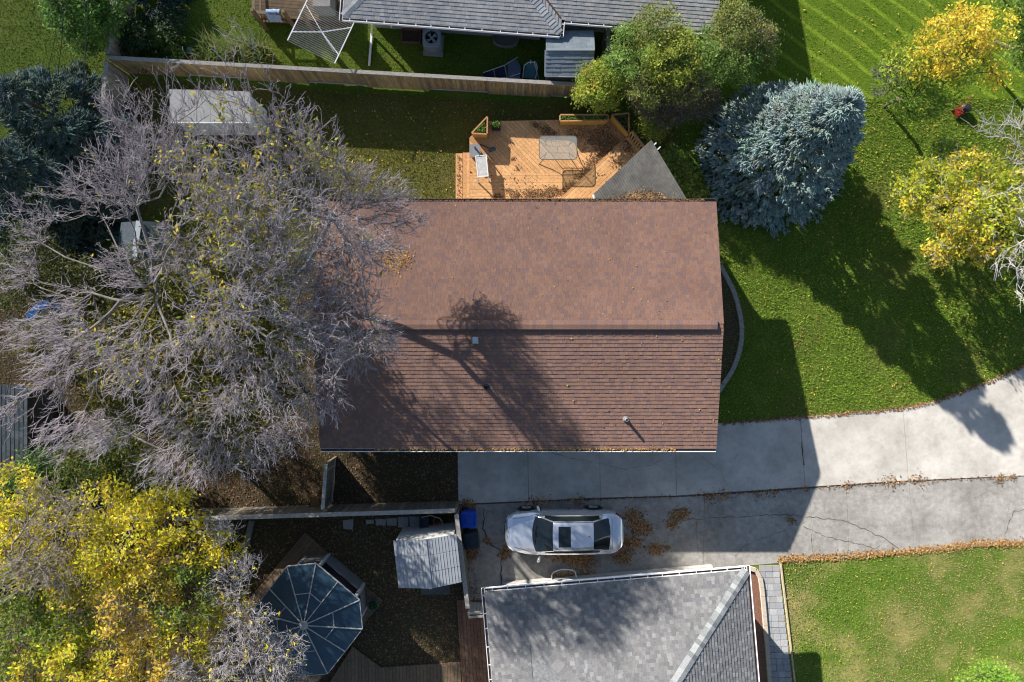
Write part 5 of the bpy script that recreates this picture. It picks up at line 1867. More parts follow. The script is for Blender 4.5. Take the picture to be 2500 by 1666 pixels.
part('sling', MB().add(list(Q) + [(p[0], p[1], p[2] - 0.03) for p in Q], [(0, 1, 2, 3), (7, 6, 5, 4), (0, 4, 5, 1), (1, 5, 6, 2), (2, 6, 7, 3), (3, 7, 4, 0)]), mat('teal_sling', (0.10, 0.27, 0.29), 0.6, 0.15, 8), pc)
part('frame', MB().tube([(*P2(1274, 195, 0), 0.0), Q[0], P(1280, 160, .76), P(1290, 153, .8), P(1308, 152, .8), P(1312, 165, .7), Q[3], (*P2(1311, 195, 0), 0.0)], 0.022, 8)
     .tube([P(1296, 148, 0.85), (*P2(1294, 196), 0.0)], 0.025, 8).tube([P(1304, 150, 0.85), (*P2(1316, 198), 0.0)], 0.025, 8), M_WHITE, pc)

# --- rotary clothes dryer
cd = thing('clothes_dryer', 'white folding clothes dryer frame with many lines over the grass', 'clothes dryer', (*P2(781, 73, 1.9), 0))
HD = 1.9
c00, c01 = Vector(P(702, 99, HD)), Vector(P(753, -6, HD))
c10, c11 = Vector(P(817, 155, HD)), Vector(P(866, 52, HD))
ctr = (c00 + c11) / 2
part('pole', MB().tube([(ctr.x, ctr.y, 0), (ctr.x, ctr.y, HD - 0.1)], 0.028, 10), M_WHITE, cd)
part('side_bar', MB().beam(c00, c01, 0.035, 0.03), M_WHITE, cd)
part('side_bar', MB().beam(c10, c11, 0.035, 0.03), M_WHITE, cd)
for q in (c00.lerp(c01, 0.2), c00.lerp(c01, 0.85), c10.lerp(c11, 0.2), c10.lerp(c11, 0.85)):
    part('arm', MB().beam(ctr - Vector((0, 0, 0.10)), q, 0.03, 0.025), M_WHITE, cd)
M_LINE = mat('line_cord', (0.45, 0.47, 0.46), 0.6, 0.05, 4)
for i in range(24):
    f = i / 23
    part('line', MB().beam(c00.lerp(c01, f), c10.lerp(c11, f), 0.008, 0.008), M_LINE, cd)

# --- porch of the grey house
M_PORCH = mat_tint('porch_timber', rough=0.85, var=0.25, scale=4)
PAL_PORCH = [(0.14, 0.095, 0.055), (0.17, 0.12, 0.07), (0.12, 0.085, 0.05)]
po = thing('porch', 'brown timber porch with railings beside the grey house', 'porch', (*P2(720, 20), 0))
pq = [P2(614, 40, 0.6), P2(838, 54, 0.6), P2(840, -120, 0.6), P2(614, -120, 0.6)]
planks(po, pq, an, 0.14, 0.01, 0.56, 0.6, PAL_PORCH, M_PORCH)
part('joist_frame', MB().prism(inset(pq, 0.04), 0, 0.555), M_JOIST, po)
M_PRAIL = mat('porch_rail', (0.20, 0.135, 0.07), 0.8, 0.2, 5)
ra_, rb_ = Vector(P(619, 30, 1.5)), Vector(P(695, 33, 1.5))
for a, b2 in ((ra_, rb_), (ra_, ra_ + Vector((-0.02, 1.6, 0)))):
    part('top_rail', MB().beam(a, b2, 0.12, 0.05), M_PRAIL, po)
    part('bottom_rail', MB().beam(a - Vector((0, 0, 0.75)), b2 - Vector((0, 0, 0.75)), 0.06, 0.05), M_PRAIL, po)
bal = MB().box((0, 0, 0), (0.04, 0.04, 0.75)).mesh('baluster')
for i in range(9):
    place('baluster', bal, M_PRAIL, po, ra_.lerp(rb_, (i + 0.5) / 9) - Vector((0, 0, 0.38)))
for q in (ra_, rb_, Vector(P(735, 30, 1.6))):
    part('post', MB().box((q.x, q.y, 0.85), (0.12, 0.12, 1.7)), M_PRAIL, po)
st = [P(765 + i * 2, 22 + i * 8, 0.5 - i * 0.16) for i in range(3)]
for p in st:
    part('step', MB().box((p[0] + 0.35, p[1] - 0.1, p[2]), (0.85, 0.26, 0.05), an), mat('grey_step', (0.15, 0.15, 0.15), 0.8, 0.2, 6), po)
# blanket over the rail
bk = []
bx0, bx1 = P(648, 0, 1.55)[0], P(681, 0, 1.55)[0]
prof = [(0.30, 1.05), (0.10, 1.50), (0.05, 1.56), (-0.05, 1.56), (-0.10, 1.45), (-0.14, 1.15), (-0.12, 0.95)]
vs, fs = [], []
for j, (dy, z) in enumerate(prof):
    for i in range(7):
        xx = bx0 + (bx1 - bx0) * i / 6
        vs.append((xx + 0.02 * math.sin(i * 2 + j), ra_.y + dy + 0.025 * math.sin(i * 2.3 + j * 0.7), z + 0.008))
for j in range(len(prof) - 1):
    for i in range(6):
        fs.append((j * 7 + i, j * 7 + i + 1, (j + 1) * 7 + i + 1, (j + 1) * 7 + i))
solo('blanket', MB().add(vs, fs), mat('pale_blue_cloth', (0.36, 0.47, 0.62), 0.9, 0.2, 12), 'pale blue blanket hung over the porch rail', 'blanket', (bx0, ra_.y, 0.9), smooth=True)
sp_ = thing('covered_box', 'pale square covered box on the porch by the grey roof', 'box', (*P2(785, 0, 1.2), 0.6))
bq = [P2(763, 15, 1.5), P2(806, 15, 1.5), P2(806, -30, 1.5), P2(763, -30, 1.5)]
part('cover', MB().prism(bq, 0.62, 1.5), mat('pale_grey_cover', (0.27, 0.26, 0.25), 0.8, 0.1, 5), sp_)
part('hem', MB().prism([(x + (0.02 if i in (1, 2) else -0.02), y + (-0.02 if i < 2 else 0.02)) for i, (x, y) in enumerate(bq)], 0.62, 0.70), M_SHEDB, sp_)

# --- sheds and play things under the tree
wsd = thing('white_shed', 'pale flat roofed shed under the bare tree by the fence', 'shed', (*P2(505, 260), 0))
q = [P2(413, 218, 2.0), P2(612, 224, 2.0), P2(612, 300, 1.85), P2(416, 300, 1.85)]
M_PALESHEET = mat('pale_roof_sheet', (0.42, 0.415, 0.40), 0.6, 0.12, 4)
nS = 6
for i in range(nS):
    f0, f1 = i / nS + 0.002, (i + 1) / nS - 0.002
    L4 = lambda a, b2, f, z: (a[0] + (b2[0] - a[0]) * f, a[1] + (b2[1] - a[1]) * f, z)
    zz = 0.006 * (i % 2)
    v = [L4(q[0], q[1], f0, 2.0 + zz), L4(q[0], q[1], f1, 2.0 + zz), L4(q[3], q[2], f1, 1.85 + zz), L4(q[3], q[2], f0, 1.85 + zz)]
    part('roof_sheet', MB().add(v + [(a, b2, c - 0.03) for a, b2, c in v], [(3, 2, 1, 0), (4, 5, 6, 7), (0, 1, 5, 4), (1, 2, 6, 5), (2, 3, 7, 6), (3, 0, 4, 7)]), M_PALESHEET, wsd)
part('wall', MB().prism(inset([(p[0], p[1]) for p in q], 0.08), 0, 1.80), M_WHITE_WALL, wsd)
part('fascia', MB().beam((*q[3], 1.80), (*q[2], 1.80), 0.03, 0.12), M_WHITE, wsd)
ds = thing('slate_shed', 'slate blue roofed shed with white ridge under the bare tree', 'shed', (*P2(350, 580), 0))
r0_, r1_ = Vector(P(340, 540, 2.5)), Vector(P(328, 635, 2.5))
for sgn, nm in ((-1, 'a'), (1, 'b')):
    e0_, e1_ = r0_ + Vector((sgn * 0.85, 0, -0.3)), r1_ + Vector((sgn * 0.85, 0, -0.3))
    slab_plane(ds, [r0_, r1_, e1_, e0_], 0.05, M_SLATEROOF if False else mat('slate_blue_roof', (0.07, 0.095, 0.12), 0.8, 0.25, 8))
part('ridge_strip', MB().beam(r0_ + Vector((0, 0, 0.02)), r1_ + Vector((0, 0, 0.02)), 0.20, 0.03), mat('pale_blue_trim', (0.42, 0.47, 0.52), 0.6, 0.1, 4), ds)
part('wall', MB().prism([(r0_.x - 0.75, r0_.y - 0.1), (r0_.x + 0.75, r0_.y - 0.1), (r1_.x + 0.75, r1_.y + 0.1), (r1_.x - 0.75, r1_.y + 0.1)], 0, 2.15), M_SHEDB, ds)
sl = thing('plastic_slide', 'yellow green plastic slide among the left trees', 'slide', (*P2(133, 590), 0))
s0, s1 = Vector(P(124, 530, 1.5)), Vector(P(135, 638, 0.35))
M_SLIDE = mat('yellow_plastic', (0.30, 0.30, 0.03), 0.5, 0.12, 4)
part('chute', MB().beam(s0, s1, 0.42, 0.03), M_SLIDE, sl)
for k in (-1, 1):
    off = Vector((k * 0.21, 0, 0.06))
    part('side_wall', MB().beam(s0 + off, s1 + off, 0.03, 0.14), M_SLIDE, sl)
    part('leg', MB().beam((s0.x + k * 0.18, s0.y, 0), (s0.x + k * 0.18, s0.y, 1.5), 0.06, 0.06), M_PRAIL, sl)
part('foot', MB().box((s1.x, s1.y, 0.17), (0.4, 0.06, 0.34)), M_SLIDE, sl)
tc_ = Vector(P(122, 795, 0.9))
tr = thing('trampoline', 'round trampoline with blue padded rim under the left trees', 'trampoline', (tc_.x, tc_.y, 0))
mb = MB()
n = 32
ri, ro = 0.72, 1.02
vs, fs = [], []
for r, z in ((ri, 0.88), (ri, 0.91), (ro, 0.91), (ro + 0.02, 0.86)):
    for k in range(n):
        t = 2 * math.pi * k / n
        vs.append((tc_.x + r * math.cos(t), tc_.y + r * math.sin(t), z))
for i in range(3):
    for k in range(n):
        fs.append((i * n + k, (i + 1) * n + k, (i + 1) * n + (k + 1) % n, i * n + (k + 1) % n))
part('rim_pad', MB().add(vs, fs), mat('blue_vinyl', (0.012, 0.10, 0.36), 0.4, 0.15, 4), tr)
part('jump_mat', MB().lathe([(ri + 0.02, 0.87), (ri + 0.02, 0.88)], (tc_.x, tc_.y, 0), 32), M_BLACK, tr)
for k in range(6):
    t = k * math.pi / 3
    part('leg', MB().tube([(tc_.x + 0.95 * math.cos(t), tc_.y + 0.95 * math.sin(t), 0.0), (tc_.x + 0.95 * math.cos(t), tc_.y + 0.95 * math.sin(t), 0.87)], 0.022, 8), M_GALV, tr)
# pallet leaning on the fence
pa = thing('wooden_pallet', 'weathered wooden pallet leaning beside the short fence', 'pallet', (*P2(210, 220), 0))
pc0 = Vector(P(168, 232, 0.25))
du = Vector(P(207, 192, 0.55)) - pc0
dv = Vector(P(215, 262, 0.45)) - pc0
M_PAL = mat('pallet_wood', (0.28, 0.26, 0.23), 0.9, 0.3, 8)
for i in range(6):
    a = pc0 + du * (i / 5)
    part('slat', MB().beam(a, a + dv, 0.10, 0.025), M_PAL, pa)
for i in range(3):
    a = pc0 + dv * (0.04 + i * 0.46) - Vector((0, 0, 0.06))
    part('bearer', MB().beam(a, a + du, 0.05, 0.09), M_PAL, pa)
st_ = thing('timber_stack', 'small stack of brown boards under the pallet', 'boards', (*P2(235, 250), 0))
for i in range(6):
    part('board', MB().beam(P(216 + i * 5, 268 - i * 2, 0.06 + 0.05 * (i % 3)), P(246 + i * 3, 238 - i * 3, 0.06 + 0.05 * (i % 3)), 0.09, 0.04), mat('brown_board', (0.14, 0.09, 0.05), 0.9, 0.25, 6), st_)
bl = P(466, 124, 0.2)
bp_ = thing('gazing_ball', 'pale blue garden ball beside the ornamental grass', 'garden ball', (bl[0], bl[1], 0))
part('ball', MB().lathe([(0.15 * math.sin(math.pi * i / 10) + 0.002, 0.22 - 0.15 * math.cos(math.pi * i / 10)) for i in range(11)], (bl[0], bl[1], 0), 18), mat('blue_glass_ball', (0.16, 0.30, 0.36), 0.2, 0.1, 4), bp_, smooth=True)
part('stand', MB().lathe([(0.10, 0), (0.06, 0.05), (0.08, 0.09)], (bl[0], bl[1], 0), 14), M_FOUND, bp_)

# --- red mower under the yellow tree
mw = thing('lawn_mower', 'small red lawn mower standing on the grass below the yellow tree', 'mower', (*P2(2352, 268), 0))
mx0, my0 = P2(2349, 270, 0.2)
ax = Vector((0.78, 0.40, 0)).normalized()
ay = Vector((-ax.y, ax.x, 0))
M_RED = mat('red_enamel', (0.20, 0.026, 0.012), 0.45, 0.15, 6)
Wm = lambda x, y, z: (mx0 + (ax.x * x + ay.x * y) * 0.8, my0 + (ax.y * x + ay.y * y) * 0.8, z * 0.8)
vs = [Wm(-0.30, -0.20, 0.06), Wm(0.12, -0.20, 0.06), Wm(0.12, 0.20, 0.06), Wm(-0.30, 0.20, 0.06), Wm(-0.26, -0.17, 0.24), Wm(0.14, -0.16, 0.30), Wm(0.14, 0.16, 0.30), Wm(-0.26, 0.17, 0.24)]
part('deck_housing', MB().add(vs, [(3, 2, 1, 0), (4, 5, 6, 7), (0, 1, 5, 4), (1, 2, 6, 5), (2, 3, 7, 6), (3, 0, 4, 7)]), M_RED, mw)
mt = MB().lathe([(0.17, 0.0), (0.18, 0.10), (0.14, 0.15), (0.05, 0.17)], Wm(0.22, 0, 0.24), 18)
part('motor', mt, M_BLACK, mw)
part('motor_ring', MB().lathe([(0.185, 0.0), (0.185, 0.05)], Wm(0.22, 0, 0.22), 18), M_GALV, mw)
for (wx_, wy_) in ((-0.26, -0.22), (-0.26, 0.22), (0.28, -0.2), (0.28, 0.2)):
    w = MB().lathe([(0.03, -0.025), (0.09, -0.025), (0.09, 0.025), (0.03, 0.025)], (0, 0, 0), 14)
    w.v = [Wm(wx_ + v[0], wy_ + v[2], 0.09 + v[1]) for v in w.v]
    part('wheel', w, M_BLACK, mw)
part('handle', MB().tube([Wm(-0.28, 0.16, 0.15), Wm(0.10, 0.42, 0.80), Wm(0.26, 0.40, 0.86), Wm(0.20, 0.28, 0.84), Wm(-0.28, -0.12, 0.15)], 0.016, 6), M_RED, mw)

# --- overhead wires
for i, (pts, r) in enumerate((([(217, -40, 6.6), (205, 200, 6.4), (158, 600, 5.2), (150, 740, 5.0), (120, 1100, 4.4), (90, 1500, 4.4), (70, 1900, 5.0)], 0.014),
                              ([(142, -60, 6.8), (139, 60, 6.5), (133, 100, 6.3), (40, 520, 5.0), (-60, 900, 5)], 0.008), ([(160, -60, 6.8), (153, 60, 6.5), (150, 110, 6.3), (100, 520, 5.0), (10, 1000, 5)], 0.010))):
    vv = [P(a, b2, h) for a, b2, h in pts]
    solo('overhead_wire', MB().tube(vv, r, 5), M_BLACK, ('thick dark overhead cable crossing above the left fence', 'thin overhead wire nearest the corner lawn edge', 'thin overhead wire between the other two cables')[i], 'wire', vv[0], 'overhead wires')

# ------------------------------------------------------------------ silver car
def build_car():
    L, Wd = 4.70, 1.76
    cx0, cy0 = -0.27, -7.63          # nose position
    yaw = R(0.6)
    car = thing('parked_car', 'silver sedan with dark sunroof parked on the driveway', 'car', (cx0 + L / 2, cy0, 0.016))
    ca, sa = math.cos(yaw), math.sin(yaw)

    def W(x, y, z):
        dx = x - L / 2
        return (cx0 + L / 2 + dx * ca - y * sa, cy0 + dx * sa + y * ca, z + 0.016)

    def lerp_tab(tab, x):
        for (x0, v0), (x1, v1) in zip(tab, tab[1:]):
            if x <= x1:
                t = (x - x0) / (x1 - x0)
                t = t * t * (3 - 2 * t) if False else t
                return v0 + (v1 - v0) * max(0, min(1, t))
        return tab[-1][1]

    half = [(0, 0.34), (0.03, 0.45), (0.06, 0.52), (0.12, 0.60), (0.18, 0.66), (0.25, 0.715), (0.35, 0.765), (0.5, 0.815), (0.7, 0.85), (0.9, 0.87), (1.6, 0.88), (3.0, 0.88), (3.8, 0.865), (4.16, 0.84), (4.35, 0.80), (4.45, 0.76), (4.55, 0.69), (4.62, 0.60), (4.67, 0.48), (4.70, 0.34)]
    belt = [(0, 0.56), (0.06, 0.62), (0.25, 0.70), (0.7, 0.80), (1.12, 0.90), (1.5, 0.925), (3.0, 0.955), (4.15, 0.985), (4.45, 0.975), (4.62, 0.92), (4.70, 0.80)]
    sill = [(0, 0.34), (0.06, 0.26), (0.3, 0.20), (4.3, 0.20), (4.62, 0.28), (4.70, 0.42)]
    crown = [(0, 0.57), (0.06, 0.64), (0.25, 0.735), (0.7, 0.86), (1.10, 0.965), (1.45, 1.18), (1.80, 1.36), (2.0, 1.415), (2.5, 1.445), (3.0, 1.425), (3.45, 1.355), (3.85, 1.18), (4.20, 1.03), (4.45, 1.005), (4.62, 0.945), (4.70, 0.82)]
    topw = [(0, 0.31), (0.03, 0.41), (0.06, 0.47), (0.12, 0.53), (0.25, 0.61), (0.7, 0.68), (1.10, 0.72), (1.45, 0.66), (1.85, 0.575), (2.4, 0.565), (3.0, 0.56), (3.45, 0.55), (3.85, 0.60), (4.20, 0.66), (4.45, 0.65), (4.55, 0.61), (4.62, 0.54), (4.67, 0.43), (4.70, 0.31)]
    xs = sorted(set([0, 0.03, 0.06, 0.12, 0.18, 0.25, 0.35, 0.5, 0.7, 0.9, 1.02, 1.10, 1.16, 1.3, 1.45, 1.6, 1.75, 1.86, 1.95, 2.08, 2.25, 2.4, 2.56, 2.7, 2.9, 3.1, 3.3, 3.46, 3.6, 3.8, 4.0, 4.16, 4.24, 4.35, 4.45, 4.55, 4.62, 4.67, 4.70]))
    rows = []
    for x in xs:
        w, zb, zs, zc, wt = (lerp_tab(t, x) for t in (half, belt, sill, crown, topw))
        side = max(0.02, min(1, (zc - zb) / 0.3))
        q = [(w * 0.90, zs), (w * 0.985, zs + 0.10), (w, zs + (zb - zs) * 0.55), (w * 0.985, zb - 0.06), (w * 0.945, zb - 0.012),
             (w * 0.90, zb + 0.012)]
        # glass side from belt to roof edge
        w0, z0_ = w * 0.90, zb + 0.012
        for f in (0.33, 0.66, 0.92):
            q.append((w0 + (wt - w0) * (f ** 1.15), z0_ + (zc - 0.045 * side - z0_) * f))
        q.append((wt * 0.965, zc - 0.022 * side))
        for f in (0.72, 0.45, 0.2, 0.0):
            q.append((wt * f, zc - 0.018 * side * f * f * 0.6 + 0.012 * (1 - f * f) * side))
        rows.append(q)
    nq = len(rows[0])
    groups = {k: MB() for k in ('body', 'windshield', 'rear_window', 'side_window', 'side_window_', 'sunroof')}
    idx = {}

    def vid(g, i, j, s):
        key = (g, i, j, s if j < nq - 1 else 1)
        if key not in idx:
            y, z = rows[i][j]
            mb = groups[g]
            idx[key] = len(mb.v)
            x = xs[i]
            k = (y / 0.7) ** 2
            dx = 0.15 * k * max(0.0, 1 - abs(x - 1.3) / 0.75) - 0.13 * k * max(0.0, 1 - abs(x - 4.0) / 0.6) * (1 if y < 0.75 else 0.6)
            mb.v.append(W(x + (dx if j >= 5 else dx * 0.3), s * y, z))
        return idx[key]

    for i in range(len(xs) - 1):
        xm = (xs[i] + xs[i + 1]) / 2
        for j in range(nq - 1):
            g = 'body'
            bulge = 0.10 * (1 - (rows[i][j][0] / 0.7) ** 2) if rows[i][j][0] < 0.7 else 0
            if j >= 9 and 1.10 < xm < 1.86:
                g = 'windshield'
            elif j >= 9 and 3.46 < xm < 4.16:
                g = 'rear_window'
            elif j in (6, 7) and 1.45 < xm < 3.80 and not (2.56 < xm < 2.62):
                g = 'side_window'
            elif j >= 10 and 2.08 < xm < 2.56:
                g = 'sunroof'
            for s in (1, -1):
                if g.startswith('side'):
                    g = 'side_window' if s > 0 else 'side_window_'
                f = [vid(g, i, j, s), vid(g, i + 1, j, s), vid(g, i + 1, j + 1, s), vid(g, i, j + 1, s)]
                groups[g].f.append(tuple(f if s < 0 else f[::-1]))
    # front, rear and floor closers
    mb = groups['body']
    for i, fl in ((0, False), (len(xs) - 1, True)):
        ring = [vid('body', i, j, 1) for j in range(nq)] + [vid('body', i, j, -1) for j in range(nq - 2, -1, -1)]
        mb.f.append(tuple(ring if not fl else ring[::-1]))
    for i in range(len(xs) - 1):
        mb.f.append((vid('body', i, 0, 1), vid('body', i + 1, 0, 1), vid('body', i + 1, 0, -1), vid('body', i, 0, -1)))
    mp, nt, b = new_mat('silver_paint')
    b.inputs['Base Color'].default_value = (0.70, 0.72, 0.76, 1)
    b.inputs['Metallic'].default_value = 0.7
    b.inputs['Roughness'].default_value = 0.20
    b.inputs['Coat Weight'].default_value = 0.6
    b.inputs['Coat Roughness'].default_value = 0.05
    mgl, nt, b = new_mat('tinted_car_glass')
    b.inputs['Base Color'].default_value = (0.012, 0.018, 0.02, 1)
    b.inputs['Roughness'].default_value = 0.04
    b.inputs['Specular IOR Level'].default_value = 0.6
    for g, mb in groups.items():
        if mb.f:
            o = part(g.rstrip('_'), mb, mp if g == 'body' else mgl, car, smooth=True)
    ctr_tyre = mat('tyre_rubber', (0.02, 0.02, 0.02), 0.85, 0.2, 12)
    m_rim = mat('alloy_rim', (0.45, 0.46, 0.47), 0.3, 0.05, 5, metal=0.8)
    m_red = mat('tail_light_red', (0.30, 0.012, 0.012), 0.2, 0.1, 5)
    m_lamp = mat('headlight_clear', (0.55, 0.58, 0.60), 0.15, 0.05, 5)
    for x in (0.86, 3.56):
        for s in (-1, 1):
            t = MB().lathe([(0.16, -0.10), (0.30, -0.11), (0.325, -0.08), (0.325, 0.08), (0.30, 0.11), (0.16, 0.10)], (0, 0, 0), 22)
            t.v = [W(x + v[0], s * 0.80 + v[2], 0.325 + v[1]) for v in t.v]
            wh = part('wheel', t, ctr_tyre, car, smooth=False)
            r = MB().lathe([(0.20, -0.112), (0.20, 0.112)], (0, 0, 0), 18)
            r.v = [W(x + v[0], s * 0.80 + v[2], 0.325 + v[1]) for v in r.v]
            part('rim', r, m_rim, wh)
            mb = MB()
            for k in range(5):
                a = 2 * math.pi * k / 5
                mb.beam(W(x, s * 0.915, 0.325), W(x + 0.19 * math.cos(a), s * 0.915, 0.325 + 0.19 * math.sin(a)), 0.05, 0.02)
            part('spokes', mb, m_rim, wh)
            # dark arch lip
            arc = [W(x + 0.37 * math.cos(a), s * 0.872, 0.325 + 0.37 * math.sin(a)) for a in np.linspace(0.05, math.pi - 0.05, 12)]
            part('wheel_arch', MB().tube(arc, 0.022, 6), M_BLACK, car)
    for s in (-1, 1):
        mb = MB()
        rings = [(1.36, 0.90, 0.93, 0.03), (1.33, 0.98, 0.965, 0.065), (1.30, 1.08, 0.975, 0.07), (1.29, 1.12, 0.97, 0.03)]
        vs, fs = [], []
        for (x, y, z, r) in rings:
            for k in range(10):
                a = 2 * math.pi * k / 10
                vs.append(W(x + r * 0.9 * math.cos(a), s * y, z + r * math.sin(a)))
        for i in range(3):
            for k in range(10):
                fs.append((i * 10 + k, i * 10 + (k + 1) % 10, (i + 1) * 10 + (k + 1) % 10, (i + 1) * 10 + k))
        fs += [tuple(range(10)), tuple(range(39, 29, -1))]
        part('mirror', MB().add(vs, fs), mp, car, smooth=True)
        for x in (2.02, 3.10):
            part('door_handle', MB().tube([W(x, s * 0.875, 0.80), W(x + 0.03, s * 0.905, 0.805), W(x + 0.15, s * 0.905, 0.805), W(x + 0.18, s * 0.875, 0.80)], 0.012, 6), m_rim, car)
        part('headlight', MB().add([W(0.06, s * 0.50, 0.64), W(0.17, s * 0.655, 0.67), W(0.36, s * 0.755, 0.735), W(0.24, s * 0.60, 0.742), W(0.05, s * 0.53, 0.56), W(0.15, s * 0.66, 0.58)],
                                   [(0, 1, 2, 3), (0, 4, 5, 1)]), m_lamp, car)
        part('tail_light', MB().add([W(4.47, s * 0.735, 0.975), W(4.38, s * 0.79, 0.955), W(4.45, s * 0.785, 0.78), W(4.60, s * 0.66, 0.80), W(4.575, s * 0.635, 0.955)], [(0, 1, 2, 3, 4)]), m_red, car)
        part('hood_crease', MB().tube([W(0.30, s * 0.56, 0.755), W(0.7, s * 0.63, 0.865), W(1.10, s * 0.74, 0.945)], 0.006, 4), M_BLACK, car)
        part('roof_strip', MB().tube([W(x, s * lerp_tab(topw, x) * 0.99, lerp_tab(crown, x) - 0.020) for x in np.linspace(1.9, 3.45, 8)], 0.008, 5), M_BLACK, car)
    part('grille', MB().tube([W(-0.008 + 0.18 * y * y, y, 0.56 - 0.02 * abs(y)) for y in np.linspace(-0.42, 0.42, 9)], 0.028, 6), M_BLACK, car)
    part('cowl', MB().tube([W(1.085 + 0.14 * (y / 0.7) ** 2, y, 0.962 - 0.02 * abs(y)) for y in np.linspace(-0.70, 0.70, 11)], 0.022, 5), M_BLACK, car)
    for s in (-1, 1):
        part('wiper', MB().tube([W(1.16, s * 0.12 - 0.25, 1.02), W(1.24, s * 0.12 + 0.22, 1.075)], 0.010, 5), M_BLACK, car)
        for x in (1.42, 2.58, 3.52):
            part('door_seam', MB().tube([W(x, s * 0.878, 0.30), W(x, s * 0.884, 0.55), W(x, s * 0.876, 0.84)], 0.006, 4), M_BLACK, car)
    part('hood_seam', MB().tube([W(0.14 + 0.22 * (y / 0.5) ** 2, y, 0.69 + 0.06 * (y / 0.5) ** 2) for y in np.linspace(-0.5, 0.5, 9)], 0.006, 4), M_BLACK, car)
    part('antenna', MB().lathe([(0.035, 0), (0.02, 0.03), (0.006, 0.07)], W(3.28, 0, 1.385), 10), M_BLACK, car)
    part('boot_seam', MB().tube([W(4.235, -0.60, 1.018)] + [W(4.22, y, 1.035) for y in (-0.3, 0, 0.3)] + [W(4.235, 0.60, 1.018)], 0.006, 4), M_BLACK, car)
    return car


build_car()

# ------------------------------------------------------------------ trees
BARK = mat_tint('bark', rough=0.9, var=0.3, scale=6)
TWIG = mat_tint('twig', rough=0.7, var=0.12, scale=8, spec=0.3)
NEEDLE = mat_tint('needles', rough=0.6, var=0.15, scale=4, translucent=0.08, spec=0.3)


def lobes_world(lobes):
    return [(np.array(P(q[0], q[1], q[2])), q[3]) for q in lobes]


def sample_lobes(lw, n, rng, shell=0.0, flat=0.75, wts=None):
    vol = np.array([r ** 2.4 for _, r in lw])
    if wts is not None:
        vol = vol * np.array(wts)
    k = rng.choice(len(lw), n, p=vol / vol.sum())
    d = unit(rng.normal(0, 1, (n, 3)))
    rr = rng.uniform(shell, 1, n) ** (1 / 2.2)
    cs = np.array([c for c, _ in lw])[k]
    rs = np.array([r for _, r in lw])[k]
    p = cs + d * (rr * rs)[:, None] * np.array([1, 1, flat])
    return p, k


def grow(base, fork, pts, bf, rng):
    """connect the points into a branching tree (short wire + short path), starting from a trunk"""
    nt_ = max(3, int(np.linalg.norm(np.array(fork) - np.array(base)) / 0.35))
    trunk = [np.array(base) + (np.array(fork) - np.array(base)) * (i / nt_) for i in range(nt_ + 1)]
    nodes = list(trunk)
    parent = [-1] + list(range(nt_))
    plen = [0.0]
    for i in range(1, len(nodes)):
        plen.append(plen[-1] + np.linalg.norm(nodes[i] - nodes[i - 1]))
    N = len(pts)
    best = np.full(N, 1e9)
    bpar = np.zeros(N, dtype=int)

    def upd(j):
        nonlocal best, bpar
        c = np.linalg.norm(pts - nodes[j], axis=1)
        c = c + bf * plen[j]
        k = c < best
        best[k] = c[k]
        bpar[k] = j
    for j in range(max(1, nt_ * 2 // 3), len(nodes)):
        upd(j)
    alive = np.ones(N, dtype=bool)
    for _ in range(N):
        b = np.where(alive, best, 1e9)
        i = int(np.argmin(b))
        alive[i] = False
        best[i] = 1e9
        j = len(nodes)
        nodes.append(pts[i])
        parent.append(int(bpar[i]))
        plen.append(plen[bpar[i]] + np.linalg.norm(pts[i] - nodes[bpar[i]]))
        upd(j)
        best[~alive] = 1e9
    return np.array(nodes), np.array(parent)


def radii(nodes, parent, tip, p=2.25, rmax=0.25):
    n = len(nodes)
    acc = np.zeros(n)
    r = np.zeros(n)
    for i in range(n - 1, -1, -1):
        r[i] = max(tip, acc[i] ** (1 / p))
        if parent[i] >= 0:
            acc[parent[i]] += r[i] ** p
    k = min(1.0, rmax / r[0])
    r = np.maximum(tip, tip + (r - tip) * k)
    big = {}
    for i in range(n):
        q = parent[i]
        if q >= 0 and (q not in big or r[i] > r[big[q]]):
            big[q] = i
    for i in range(n):                      # the leading shoot tapers, it never ends in a stump
        if i in big:
            r[big[i]] = max(r[big[i]], 0.5 * r[i])
    return r


def skeleton_mesh(nodes, parent, r):
    idx = np.arange(len(nodes))[parent >= 0]
    p0, p1 = nodes[parent[idx]], nodes[idx]
    # bow each piece a little: split in the middle
    mid = (p0 + p1) / 2
    rngb = np.random.RandomState(5)
    L = np.linalg.norm(p1 - p0, axis=1)
    mid = mid + rngb.normal(0, 1, mid.shape) * (L * 0.06)[:, None]
    r1 = r[idx]
    r0 = np.minimum(r[parent[idx]], r1 * 1.5)
    rm = (r0 + r1) / 2
    out = []
    for lo, hi, n in ((0.05, 9, 8), (0.02, 0.05, 5), (0, 0.02, 3)):
        k = (r1 >= lo) & (r1 < hi)
        if k.any():
            out.append(frusta(p0[k], mid[k], r0[k], rm[k], n))
            out.append(frusta(mid[k], p1[k], rm[k], r1[k], n))
    return joinVF(out)


